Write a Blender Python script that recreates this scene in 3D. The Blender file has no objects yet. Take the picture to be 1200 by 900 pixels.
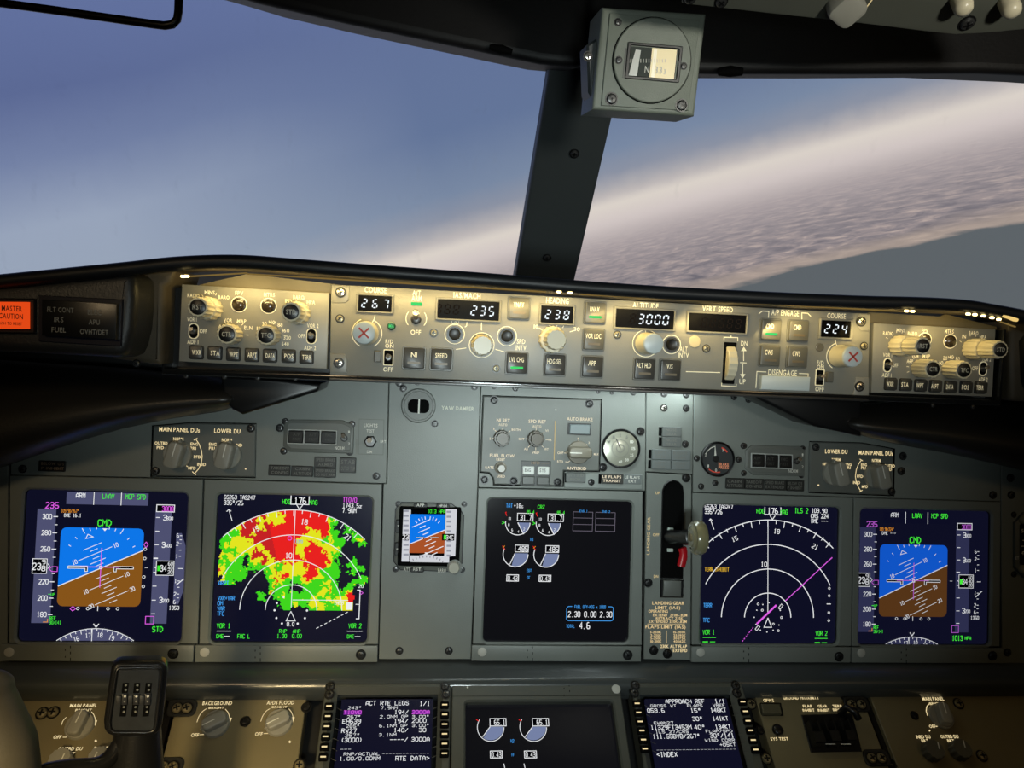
import bpy, bmesh, math, random
from mathutils import Vector, Matrix
SC = bpy.context.scene
COL = SC.collection
R = math.radians
random.seed(7)

# ------------------------------------------------------------------ camera
F_PX = 867.0
TILT = R(14.0)                       # the main panel leans back by this angle
PX_ = Vector((1, 0, 0)); PY_ = Vector((0, math.sin(TILT), math.cos(TILT))); PZ_ = Vector((0, math.cos(TILT), -math.sin(TILT)))
ORG = Vector((0, 0, 0.85))           # centre of the centre display
def pw(x, y, z): return PX_ * x + PY_ * y + PZ_ * z
CAM = ORG + pw(-0.1504, 0.1874, -0.8648)
_a, _b, _c = R(5.778), R(2.015), R(1.9966)
_F = Vector((math.sin(_a) * math.cos(_b), math.sin(_b), math.cos(_a) * math.cos(_b)))
_R0 = Vector((math.cos(_a), 0, -math.sin(_a))); _U0 = _F.cross(_R0)
_R = _R0 * math.cos(_c) + _U0 * math.sin(_c); _U = -_R0 * math.sin(_c) + _U0 * math.cos(_c)
CR, CU, CF = pw(*_R), pw(*_U), pw(*_F)
cam = bpy.data.cameras.new('camera'); co = bpy.data.objects.new('camera', cam); COL.objects.link(co)
co.matrix_world = Matrix(((CR.x, CU.x, -CF.x, CAM.x), (CR.y, CU.y, -CF.y, CAM.y), (CR.z, CU.z, -CF.z, CAM.z), (0, 0, 0, 1)))
cam.sensor_width = 36; cam.lens = F_PX / 1200 * 36; cam.clip_start = 0.02; cam.clip_end = 2000
SC.camera = co
def ray(px, py):
    return (CF + CR * ((px - 600) / F_PX) - CU * ((py - 450) / F_PX))
def pix(w):
    d = Vector(w) - CAM; z = d.dot(CF); return 600 + F_PX * d.dot(CR) / z, 450 - F_PX * d.dot(CU) / z
def at(px, py, z): return CAM + ray(px, py) * z          # a point seen there, z metres along the view axis

# ------------------------------------------------------------------ colour, world, lights, exposure
def lin(c):
    return tuple(((v / 255) / 12.92 if v / 255 <= 0.04045 else ((v / 255 + 0.055) / 1.055) ** 2.4) for v in c)
vs = SC.view_settings
SC.display_settings.display_device = 'sRGB'
vs.view_transform = 'Standard'; vs.look = 'None'; vs.gamma = 1.0; vs.use_curve_mapping = False; vs.exposure = 0.0

def nd(nt, kind, loc=None, **kw):
    n = nt.nodes.new(kind)
    for k, v in kw.items():
        if k.startswith('i_'):
            key = k[2:]
            n.inputs[int(key) if key.isdigit() else key.replace('_', ' ')].default_value = v
        else: setattr(n, k, v)
    return n
def make_world():
    w = bpy.data.worlds.new('sky'); SC.world = w; w.use_nodes = True
    nt = w.node_tree; nt.nodes.clear(); L = nt.links.new
    # the aircraft is banked: the horizon of the outside world is tilted in the cockpit's frame
    d1, d2 = ray(727, 222).normalized(), ray(1177, 97).normalized()
    up = d2.cross(d1).normalized()
    if up.z < 0: up = -up
    fw = (CF - up * CF.dot(up)).normalized(); rt = fw.cross(up)
    tc = nd(nt, 'ShaderNodeTexCoord')
    def dot(v):
        n = nd(nt, 'ShaderNodeVectorMath', operation='DOT_PRODUCT'); n.inputs[1].default_value = v; L(tc.outputs['Generated'], n.inputs[0]); return n.outputs['Value']
    def m(op, a, b=None, clamp=False):
        n = nd(nt, 'ShaderNodeMath', operation=op); n.use_clamp = clamp
        for i, q in enumerate((a, b)):
            if q is None: continue
            if isinstance(q, (int, float)): n.inputs[i].default_value = q
            else: L(q, n.inputs[i])
        return n.outputs[0]
    def ramp(fac, stops, interp='LINEAR'):
        r = nd(nt, 'ShaderNodeValToRGB'); L(fac, r.inputs[0]); r.color_ramp.interpolation = interp
        while len(r.color_ramp.elements) > 1: r.color_ramp.elements.remove(r.color_ramp.elements[0])
        r.color_ramp.elements[0].position = stops[0][0]; r.color_ramp.elements[0].color = (*lin(stops[0][1]), 1)
        for p, c in stops[1:]:
            e = r.color_ramp.elements.new(p); e.color = (*lin(c), 1)
        return r.outputs[0]
    def mix(f, a, b):
        n = nd(nt, 'ShaderNodeMix', data_type='RGBA'); L(f, n.inputs[0]) if not isinstance(f, float) else None
        L(a, n.inputs[6]); L(b, n.inputs[7]); return n.outputs[2]
    h, x, y = dot(up), dot(rt), dot(fw)
    soft = nd(nt, 'ShaderNodeTexNoise', i_Scale=2.2, i_Detail=2.0, i_Roughness=0.5); L(tc.outputs['Generated'], soft.inputs['Vector'])
    sv = m('MULTIPLY', m('SUBTRACT', soft.outputs[0], 0.5), 0.10)
    fine = nd(nt, 'ShaderNodeTexNoise', i_Scale=40, i_Detail=3.0); L(tc.outputs['Generated'], fine.inputs['Vector'])
    hh = m('ADD', m('ADD', h, m('MULTIPLY', sv, m('MULTIPLY', h, 5.0, True))), m('MULTIPLY', m('SUBTRACT', fine.outputs[0], 0.5), 0.010))
    skyc = ramp(hh, [(0.0, (190, 184, 184)), (0.022, (146, 152, 168)), (0.05, (126, 142, 168)), (0.12, (104, 122, 158)), (0.25, (102, 118, 158)), (0.38, (106, 121, 168)), (0.9, (90, 104, 160))])
    # haze lies thicker to the left of the course
    hz = ramp(hh, [(0.0, (176, 184, 192)), (0.05, (158, 170, 188)), (0.13, (158, 170, 192)), (0.20, (120, 134, 170)), (0.27, (96, 110, 154)), (0.42, (106, 122, 170)), (0.9, (95, 110, 165))])
    hf = m('MULTIPLY', m('SUBTRACT', m('MULTIPLY', x, -1.0), 0.02), 2.6, True)
    skyc = mix(hf, skyc, hz)
    # cloud deck below: ground-plane coordinates
    inv = m('DIVIDE', 1.0, m('MAXIMUM', m('MULTIPLY', h, -1.0), 0.004))
    gx, gy = m('MULTIPLY', x, inv), m('MULTIPLY', y, inv)
    cb = nd(nt, 'ShaderNodeCombineXYZ'); L(gx, cb.inputs[0]); L(m('MULTIPLY', gy, 0.55), cb.inputs[1])
    n1 = nd(nt, 'ShaderNodeTexNoise', i_Scale=4.2, i_Detail=7.0, i_Roughness=0.64, i_Distortion=0.5); L(cb.outputs[0], n1.inputs['Vector'])
    deck = ramp(n1.outputs[0], [(0.34, (112, 108, 116)), (0.48, (140, 132, 136)), (0.58, (166, 152, 150)), (0.70, (204, 184, 174))])
    far = ramp(m('MULTIPLY', h, -1.0), [(0.0, (200, 192, 190)), (0.016, (228, 218, 208)), (0.035, (218, 206, 202)), (0.065, (188, 176, 176)), (0.10, (168, 158, 160)), (0.2, (148, 140, 144)), (0.6, (120, 116, 122))])
    ff = nd(nt, 'ShaderNodeMapRange', i_1=0.04, i_2=0.14); L(m('MULTIPLY', h, -1.0), ff.inputs[0])
    land = mix(ff.outputs[0], far, deck)
    n2 = nd(nt, 'ShaderNodeTexNoise', i_Scale=1.3, i_Detail=5.0); L(cb.outputs[0], n2.inputs['Vector'])
    coast = m('ADD', m('MULTIPLY', h, -1.0), m('MULTIPLY', m('SUBTRACT', n2.outputs[0], 0.5), 0.03))
    ea, eb = ray(876, 330).normalized(), ray(1200, 256).normalized(); cc = (eb.dot(up) - ea.dot(up)) / (eb.dot(rt) - ea.dot(rt)); T0 = -ea.dot(up) + cc * ea.dot(rt)
    coast = m('ADD', coast, m('MULTIPLY', x, cc))
    sea = nd(nt, 'ShaderNodeMapRange', i_1=T0, i_2=T0 + 0.004); L(coast, sea.inputs[0])
    shore = nd(nt, 'ShaderNodeMapRange', i_1=T0 - 0.02, i_2=T0 - 0.004); L(coast, shore.inputs[0])
    sc_ = nd(nt, 'ShaderNodeRGB'); sc_.outputs[0].default_value = (*lin((98, 104, 108)), 1)
    sb_ = nd(nt, 'ShaderNodeRGB'); sb_.outputs[0].default_value = (*lin((184, 166, 152)), 1)
    land = mix(m('MULTIPLY', shore.outputs[0], 0.7), land, sb_.outputs[0])
    land = mix(sea.outputs[0], land, sc_.outputs[0])
    hor = nd(nt, 'ShaderNodeMapRange', i_1=-0.012, i_2=0.006); L(hh, hor.inputs[0]); hor.interpolation_type = 'SMOOTHSTEP'
    c = mix(hor.outputs[0], land, skyc)
    bg = nd(nt, 'ShaderNodeBackground'); L(c, bg.inputs[0]); bg.inputs[1].default_value = 1.0
    o = nd(nt, 'ShaderNodeOutputWorld'); L(bg.outputs[0], o.inputs[0])
make_world()

def area(name, loc, target, sx, sy, power, col, label, spread=180):
    l = bpy.data.lights.new(name, 'AREA'); l.shape = 'RECTANGLE'; l.size = sx; l.size_y = sy; l.energy = power; l.color = col; l.spread = R(spread)
    o = bpy.data.objects.new(name, l); COL.objects.link(o); o.location = loc
    o.rotation_euler = (Vector(target) - Vector(loc)).to_track_quat('-Z', 'Y').to_euler()
    o['label'] = label; o['category'] = 'lamp light'
    return o
# cool dome light over the aisle, warm flood lights above each seat
area('aisle_flood_light', (-0.10, -1.05, 1.18), (-0.04, 0.0, 1.01), 0.12, 0.08, 0.62, (0.86, 1.0, 1.0), 'cool white flood light on the aisle stand behind the seats', 58)
area('flood_light', (-0.60, -0.85, 1.50), (-0.48, 0.0, 0.74), 0.10, 0.10, 0.22, (1.0, 0.74, 0.42), 'warm flood light above the left seat', 80)
area('left_fill_light', (-0.42, -0.80, 1.05), (-0.33, -0.02, 0.54), 0.08, 0.08, 0.30, (1.0, 0.76, 0.38), 'warm fill light added beside the left seat for the lower panels', 42)  # warm fill lamp added so the lower left panels get enough light
area('overhead_fill_light', (0.32, -1.15, 1.36), (0.22, -0.2, 1.50), 0.10, 0.08, 0.55, (1.0, 0.98, 0.86), 'unseen fill light added behind the seats to brighten the overhead panel', 55)  # unseen fill lamp added to brighten the overhead panel and compass
area('flood_light', (0.75, -0.85, 1.50), (0.55, 0.0, 0.60), 0.10, 0.10, 0.12, (1.0, 0.68, 0.32), 'warm flood light beside the right seat', 110)

# ------------------------------------------------------------------ materials
MATS = {}
def mat(name, col, rough=0.5, metal=0.0, emit=0.0, noise=0.0, nscale=40.0, bump=0.0, ecol=None, spec=0.5, coat=0.0, bscale=None):
    if name in MATS: return MATS[name]
    m = bpy.data.materials.new(name); m.use_nodes = True; nt = m.node_tree; b = nt.nodes['Principled BSDF']
    c = (*lin(col), 1); b.inputs['Base Color'].default_value = c
    b.inputs['Roughness'].default_value = rough; b.inputs['Metallic'].default_value = metal
    b.inputs['Specular IOR Level'].default_value = spec; b.inputs['Coat Weight'].default_value = coat
    if emit:
        b.inputs['Emission Color'].default_value = (*lin(ecol or col), 1); b.inputs['Emission Strength'].default_value = emit
    if noise or bump:
        tc = nt.nodes.new('ShaderNodeTexCoord')
        n = nd(nt, 'ShaderNodeTexNoise', i_Scale=nscale, i_Detail=4.0, i_Roughness=0.6); nt.links.new(tc.outputs['Object'], n.inputs['Vector'])
        if noise:
            r = nd(nt, 'ShaderNodeValToRGB'); nt.links.new(n.outputs[0], r.inputs[0])
            r.color_ramp.elements[0].position = 0.3; r.color_ramp.elements[1].position = 0.7
            r.color_ramp.elements[0].color = (*[v * (1 - noise) for v in c[:3]], 1); r.color_ramp.elements[1].color = (*[min(1, v * (1 + noise)) for v in c[:3]], 1)
            nt.links.new(r.outputs[0], b.inputs['Base Color'])
        if bump:
            n2 = nd(nt, 'ShaderNodeTexNoise', i_Scale=bscale or 900.0, i_Detail=2.0); nt.links.new(tc.outputs['Object'], n2.inputs['Vector'])
            bp = nd(nt, 'ShaderNodeBump', i_Strength=bump, i_Distance=0.0005); nt.links.new(n2.outputs[0], bp.inputs['Height']); nt.links.new(bp.outputs[0], b.inputs['Normal'])
    MATS[name] = m; return m
def glow(name, col, s=1.0):
    if name in MATS: return MATS[name]
    m = mat(name, (0, 0, 0), 0.6, emit=s, ecol=col, spec=0.0); return m
PANEL = mat('grey_panel_paint', (124, 129, 124), 0.42, noise=0.07, nscale=9, bump=0.25, bscale=700)
PANEL2 = mat('dark_grey_panel_paint', (104, 107, 102), 0.42, noise=0.06, nscale=12, bump=0.25, bscale=700)
MCPG = mat('warm_grey_faceplate_paint', (132, 130, 122), 0.38, noise=0.07, nscale=14, bump=0.2)
BACK = mat('black_backing', (14, 14, 14), 0.7)
SHIELD = mat('black_moulded_plastic', (30, 31, 32), 0.45, noise=0.1, nscale=20, bump=0.5, bscale=500)
SHIELD2 = mat('black_satin_roll', (20, 22, 25), 0.45, noise=0.05, spec=0.35)
INNER = mat('dark_hood_lining', (74, 66, 52), 0.6, noise=0.15, nscale=40, bump=0.4)
RUB = mat('black_rubber', (16, 16, 17), 0.5)
FRAME = mat('black_painted_frame', (56, 61, 62), 0.5, noise=0.06, nscale=8, bump=0.2)
KEY = mat('dark_key_cap', (58, 57, 54), 0.35)
KEYE = mat('dark_key_surround', (40, 40, 40), 0.5)
KEYG = mat('grey_key_cap', (92, 90, 82), 0.4)
CHROME = mat('bright_metal', (205, 200, 190), 0.25, metal=0.9)
STEEL = mat('dark_metal', (92, 92, 92), 0.35, metal=0.8)
BLK = mat('black_plastic', (17, 17, 18), 0.35)
SLOT = mat('black_recess', (4, 4, 4), 0.8, spec=0.1)
KNOBW = mat('ivory_knob', (214, 204, 176), 0.32, noise=0.03)
KNOBG = mat('pale_grey_knob', (196, 204, 204), 0.35)
KNOBT = mat('taupe_knob', (150, 147, 136), 0.38, noise=0.04)
INKW = mat('white_print', (232, 230, 220), 0.6)
INKR = mat('red_print', (196, 70, 56), 0.6)
INKD = mat('grey_print', (118, 118, 112), 0.6)
INKF = mat('faint_grey_print', (74, 74, 70), 0.6)
SCRN = mat('navy_display_glass', (4, 4, 8), 0.25, emit=1.0, ecol=(13, 14, 34), spec=0.25)
SCRK = mat('unlit_display_glass', (8, 8, 9), 0.12, emit=1.0, ecol=(12, 12, 16), spec=0.4)
DARKLCD = mat('smoked_window', (6, 5, 5), 0.4, spec=0.06)
GW = glow('white_symbols', (236, 238, 240)); GG = glow('green_symbols', (70, 236, 60)); GM = glow('magenta_symbols', (226, 96, 232))
GC = glow('cyan_symbols', (70, 160, 240)); GY = glow('amber_symbols', (236, 186, 50)); GB = glow('sky_blue_display', (14, 118, 232)); GBr = glow('earth_brown_display', (134, 84, 26))
GB2 = glow('deep_blue_display', (16, 84, 196)); GBr2 = glow('deep_brown_display', (84, 52, 24)); GV = glow('violet_grey_tape', (78, 80, 112)); GV2 = glow('dim_violet_tape', (44, 46, 76)); GK = glow('display_black', (3, 3, 6))
GR = glow('radar_red', (232, 34, 32)); GRY = glow('radar_yellow', (226, 228, 32)); GRG = glow('radar_green', (64, 214, 30)); GRD = glow('radar_dark_red', (196, 34, 36))
GS = glow('slate_blue_fill', (116, 128, 164)); GN = glow('navy_display', (12, 13, 34)); GGy = glow('grey_outline', (110, 104, 118)); GMb = glow('magenta_highlight', (120, 40, 150))
GL = glow('backlit_legend', (250, 226, 170), 0.95); GL2 = glow('dim_backlit_legend', (226, 204, 150), 0.75); GL3 = glow('faint_backlit_legend', (176, 166, 140), 0.55)
GSEG = glow('white_segments', (236, 244, 250), 1.2); GSEGD = glow('unlit_segments', (44, 36, 28), 0.7); GBAR = glow('green_lamp_bar', (70, 220, 110), 1.0)
GRED = glow('orange_lit_caption', (226, 72, 22), 1.0); GLED = glow('warm_light_strip', (255, 226, 150), 7.0); GLED2 = glow('dim_warm_light_strip', (132, 108, 58), 0.8)
PALE = glow('pale_display', (206, 208, 214)); PALE2 = glow('pale_grey_display', (150, 152, 164)); MORA = glow('amber_readout', (236, 150, 40))
DOT = mat('pale_round_sensor', (190, 190, 182), 0.5)

# ------------------------------------------------------------------ mesh helpers
def mk(name, V, Fs, mats, fm=None, smooth=None):
    me = bpy.data.meshes.new(name); me.from_pydata([tuple(v) for v in V], [], Fs)
    for m_ in (mats if isinstance(mats, (list, tuple)) else [mats]): me.materials.append(m_)
    if fm: me.polygons.foreach_set('material_index', fm)
    if smooth is not None:
        me.polygons.foreach_set('use_smooth', [True] * len(me.polygons)); me.update(); me.set_sharp_from_angle(angle=R(smooth))
    me.update(); return me
def rr(w, h, r, n=4, cx=0, cy=0):
    r = min(r, w / 2 - 1e-5, h / 2 - 1e-5); P = []
    for k, (sx, sy) in enumerate(((1, 1), (-1, 1), (-1, -1), (1, -1))):
        for i in range(n + 1):
            a = R(90 * k + 90 * i / n); P.append((cx + sx * (w / 2 - r) + r * math.cos(a), cy + sy * (h / 2 - r) + r * math.sin(a)))
    return P
def inset(P, d):
    n = len(P); out = []
    A = sum(P[i][0] * P[(i + 1) % n][1] - P[(i + 1) % n][0] * P[i][1] for i in range(n)); sg = 1 if A > 0 else -1
    for i in range(n):
        p0, p1, p2 = Vector(P[i - 1]), Vector(P[i]), Vector(P[(i + 1) % n])
        a, b = (p1 - p0), (p2 - p1)
        if a.length < 1e-9: a = b
        if b.length < 1e-9: b = a
        a = a.normalized(); b = b.normalized()
        na, nb = Vector((-a.y, a.x)) * sg, Vector((-b.y, b.x)) * sg
        m_ = na + nb
        if m_.length < 1e-6: m_ = na
        m_ = m_.normalized(); c = max(0.35, m_.dot(na)); q = p1 + m_ * (d / c); out.append((q.x, q.y))
    return out
def ccw(P):
    A = sum(P[i][0] * P[(i + 1) % len(P)][1] - P[(i + 1) % len(P)][0] * P[i][1] for i in range(len(P)))
    return P if A > 0 else P[::-1]
def slab(P, z0, z1, bev=0.0, steps=1):
    """prism over outline P with a bevelled front edge -> V, F"""
    P = ccw(P); n = len(P); rings = [[(x, y, z0) for x, y in P]]
    if bev > 0:
        for k in range(steps + 1):
            a = math.pi / 2 * k / steps
            d = bev * (1 - math.cos(a)); z = z1 - bev + bev * math.sin(a)
            rings.append([(x, y, z) for x, y in (inset(P, d) if d > 1e-9 else P)])
    else: rings.append([(x, y, z1) for x, y in P])
    V = [v for r_ in rings for v in r_]; Fc = []
    for k in range(len(rings) - 1):
        for i in range(n): j = (i + 1) % n; Fc.append((k * n + i, k * n + j, (k + 1) * n + j, (k + 1) * n + i))
    Fc.append(tuple((len(rings) - 1) * n + i for i in range(n))); Fc.append(tuple(n - 1 - i for i in range(n)))
    return V, Fc
def ringslab(Po, Pi, z0, z1, bev=0.0, zi=None, bi=None):
    """frame between outline Po and hole Pi (same point count)"""
    n = len(Po); bi = bev if bi is None else bi
    zi = z0 if zi is None else zi
    rings = [[(x, y, z0) for x, y in Po], [(x, y, z1 - bev) for x, y in Po], [(x, y, z1) for x, y in (inset(Po, bev) if bev else Po)],
             [(x, y, z1) for x, y in (inset(Pi, -bi) if bi else Pi)], [(x, y, z1 - bi) for x, y in Pi], [(x, y, zi) for x, y in Pi]]
    V = [v for r_ in rings for v in r_]; Fc = []
    for k in range(len(rings)):
        k2 = (k + 1) % len(rings)
        for i in range(n): j = (i + 1) % n; Fc.append((k * n + i, k * n + j, k2 * n + j, k2 * n + i))
    return V, Fc
def lathe(prof, n=20, flute=0, fa=0.08, caps=True):
    V, Fc = [], []
    for r_, z in prof:
        for i in range(n):
            a = 2 * math.pi * i / n; q = r_
            if flute and r_ > 0: q = r_ * (1 - fa * (0.5 + 0.5 * math.cos(flute * a)))
            V.append((q * math.cos(a), q * math.sin(a), z))
    for k in range(len(prof) - 1):
        for i in range(n): j = (i + 1) % n; Fc.append((k * n + i, k * n + j, (k + 1) * n + j, (k + 1) * n + i))
    if caps: Fc.append(tuple((len(prof) - 1) * n + i for i in range(n))); Fc.append(tuple(n - 1 - i for i in range(n)))
    return V, Fc
def tube(pts, rad, n=10, closed=False, flat=1.0):
    pts = [Vector(p) for p in pts]; V, Fc = [], []; N = len(pts); prev = None
    for i, p in enumerate(pts):
        t = ((pts[min(i + 1, N - 1)] - pts[max(i - 1, 0)])).normalized()
        if prev is None:
            u = t.orthogonal().normalized()
            zc = Vector((0, 0, 1)); u = (zc - t * zc.dot(t)).normalized() if abs(t.z) < 0.95 else u
        else: u = (prev - t * prev.dot(t)).normalized()
        prev = u; w = t.cross(u); r_ = rad[i] if isinstance(rad, (list, tuple)) else rad
        for k in range(n):
            a = 2 * math.pi * k / n; V.append(p + u * (r_ * math.cos(a)) + w * (r_ * flat * math.sin(a)))
    for i in range(N - 1):
        for k in range(n): j = (k + 1) % n; Fc.append((i * n + k, i * n + j, (i + 1) * n + j, (i + 1) * n + k))
    Fc.append(tuple(range(n))[::-1]); Fc.append(tuple((N - 1) * n + k for k in range(n)))
    return V, Fc
def boxv(x0, x1, y0, y1, z0, z1):
    V = [(x, y, z) for z in (z0, z1) for y in (y0, y1) for x in (x0, x1)]
    return V, [(0, 2, 3, 1), (4, 5, 7, 6), (0, 1, 5, 4), (2, 6, 7, 3), (0, 4, 6, 2), (1, 3, 7, 5)]
def join(*lst):
    V, Fc, fm = [], [], []
    for it in lst:
        v, f = it[0], it[1]; mi = it[2] if len(it) > 2 else 0; o = len(V)
        V += [tuple(q) for q in v]; Fc += [tuple(i + o for i in q) for q in f]; fm += [mi] * len(f)
    return V, Fc, fm
def moved(vf, dx=0, dy=0, dz=0, rot=0, sx=1, sy=1):
    c, s = math.cos(rot), math.sin(rot)
    return [((x * sx) * c - (y * sy) * s + dx, (x * sx) * s + (y * sy) * c + dy, z + dz) for x, y, z in vf[0]], vf[1]
def catmull(P, k=6):
    P = [Vector(p) for p in P]; out = []
    for i in range(len(P) - 1):
        p0 = P[max(i - 1, 0)]; p1 = P[i]; p2 = P[i + 1]; p3 = P[min(i + 2, len(P) - 1)]
        for j in range(k):
            t = j / k; out.append(0.5 * ((2 * p1) + (p2 - p0) * t + (2 * p0 - 5 * p1 + 4 * p2 - p3) * t * t + (3 * p1 - p0 - 3 * p2 + p3) * t ** 3))
    out.append(P[-1]); return out
CACHE = {}
def cached(key, fn):
    if key not in CACHE: CACHE[key] = fn()
    return CACHE[key]

# ------------------------------------------------------------------ planes, things, parts
class Plane:
    def __init__(s, o, ux, uy):
        s.o = Vector(o); s.x = Vector(ux).normalized(); s.y = Vector(uy).normalized(); s.n = s.x.cross(s.y).normalized()
        s.M = Matrix(((s.x.x, s.y.x, s.n.x, s.o.x), (s.x.y, s.y.y, s.n.y, s.o.y), (s.x.z, s.y.z, s.n.z, s.o.z), (0, 0, 0, 1)))
    def st(s, px, py, h=0.0):
        d = ray(px, py); q = s.o + s.n * h; k = (q - CAM).dot(s.n) / d.dot(s.n); p = CAM + d * k - s.o
        return (p.dot(s.x), p.dot(s.y))
    def ks(s, px, py, h=0.0):
        a = Vector(s.st(px - 2, py, h)); b = Vector(s.st(px + 2, py, h)); return (a - b).length / 4
    def P(s, px, py, h=0.0):
        a, b = s.st(px, py, h); return s.o + s.x * a + s.y * b + s.n * h
    def poly(s, pts, h=0.0): return [s.st(x, y, h) for x, y in pts]
def tag(o, label=None, cat=None, group=None, kind=None):
    if label: o['label'] = label
    if cat: o['category'] = cat
    if group: o['group'] = group
    if kind: o['kind'] = kind
    return o
class Part:
    def __init__(s, o, pos): s.o = o; s.pos = Vector(pos)
class Thing:
    def __init__(s, name, plane, px, py, label, cat, group=None, h=0.0, kind=None):
        a, b = plane.st(px, py, h); s.pl = plane; s.pos = Vector((a, b, h))
        s.o = bpy.data.objects.new(name, None); s.o.empty_display_size = 0.02; COL.objects.link(s.o)
        s.o.matrix_world = plane.M @ Matrix.Translation(s.pos); tag(s.o, label, cat, group, kind)
    def addl(s, name, me, a, b, h, rot=0.0, parent=None, label=None):
        """part whose mesh is centred at plane coordinates (a, b, h)"""
        par = parent or s; o = bpy.data.objects.new(name, me); COL.objects.link(o); o.parent = par.o
        o.location = Vector((a, b, h)) - par.pos; o.rotation_euler = (0, 0, rot)
        if label: o['label'] = label
        return Part(o, (a, b, h))
    def add(s, name, me, px, py, h=0.0, rot=0.0, parent=None, label=None):
        a, b = s.pl.st(px, py, h); return s.addl(name, me, a, b, h, rot, parent, label)
    def abs(s, name, V, Fc, mats, fm=None, smooth=None, parent=None, label=None):
        """part whose vertices are given in plane coordinates"""
        par = parent or s; V = [(v[0] - par.pos[0], v[1] - par.pos[1], v[2] - par.pos[2]) for v in V]
        o = bpy.data.objects.new(name, mk(name, V, Fc, mats, fm, smooth)); COL.objects.link(o); o.parent = par.o
        if label: o['label'] = label
        return Part(o, par.pos)
def wobj(name, V, Fc, mats, label=None, cat=None, kind=None, parent=None, smooth=None, fm=None, group=None):
    """object given in world coordinates; origin moved to its middle"""
    V = [Vector(v) for v in V]
    if parent is None:
        c = sum(V, Vector()) / len(V)
    else: c = Vector((0, 0, 0))
    base = Vector(parent.matrix_world.translation) if parent else Vector()
    o = bpy.data.objects.new(name, mk(name, [v - (c if parent is None else base) for v in V], Fc, mats, fm, smooth)); COL.objects.link(o)
    if parent: o.parent = parent
    else: o.location = c
    return tag(o, label, cat, group, kind)
def wempty(name, loc, label, cat, group=None, kind=None):
    o = bpy.data.objects.new(name, None); o.empty_display_size = 0.03; COL.objects.link(o); o.matrix_world = Matrix.Translation(Vector(loc)); return tag(o, label, cat, group, kind)

# ------------------------------------------------------------------ glyphs and flat print
GLY = {}
def load_glyphs():
    cu = bpy.data.curves.new('glyph', 'FONT'); ob = bpy.data.objects.new('glyph', cu); COL.objects.link(ob)
    cu.resolution_u = 2; cu.offset = 0.014
    for ch in "ABCDEFGHIJKLMNOPQRSTUVWXYZabcdefghijklmnopqrstuvwxyz0123456789/-.+()<>°:*":
        cu.body = ch; bpy.context.view_layer.update()
        ev = ob.evaluated_get(bpy.context.evaluated_depsgraph_get()); me = ev.to_mesh()
        V = [(v.co.x, v.co.y) for v in me.vertices]; Fc = [tuple(p.vertices) for p in me.polygons]; ev.to_mesh_clear()
        x0 = min(v[0] for v in V); x1 = max(v[0] for v in V); GLY[ch] = ([(a - x0, b) for a, b in V], Fc, x1 - x0)
    bpy.data.objects.remove(ob); bpy.data.curves.remove(cu)
load_glyphs()
CAP = 0.70
STROKE = dict(A='0004264440 0242', B='00063645443303 3342413000', C='4536160501103041', D='00062644422000', E='46060040 0333', F='460600 0333', G='45361605011030414323', H='0600 4640 0343', I='1636 2620 1030',
    J='4641301001', K='0600 460340', L='060040', M='0006234640', N='00064046', O='100105163645413010', P='00063645443303', Q='100105163645413010 2240', R='00063645443303 2340', S='453616050413334241301001', T='0646 2620',
    U='060110304146', V='062046', W='0610233046', X='0640 0046', Y='062346 2320', Z='06460040', c='4333130201103041', z='03430040')
STROKE.update({'0': '100105163645413010', '1': '152620 1030', '2': '05163645440040', '3': '05163645443313 334241301001', '4': '30360242', '5': '46060333424130' + '1001', '6': '36160501103041423303', '7': '064620', '8': '13040516364544331302011030414233',
    '9': '103041453616050413' + '43', '/': '0046', '-': '0343', '.': '1020', '+': '0343 2521', '(': '36242230', ')': '16242210', '<': '450341', '>': '054301', 'x': '0440 0044', '°': '1614343616', ':': '2425 2122', '*': '0343'})
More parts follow.
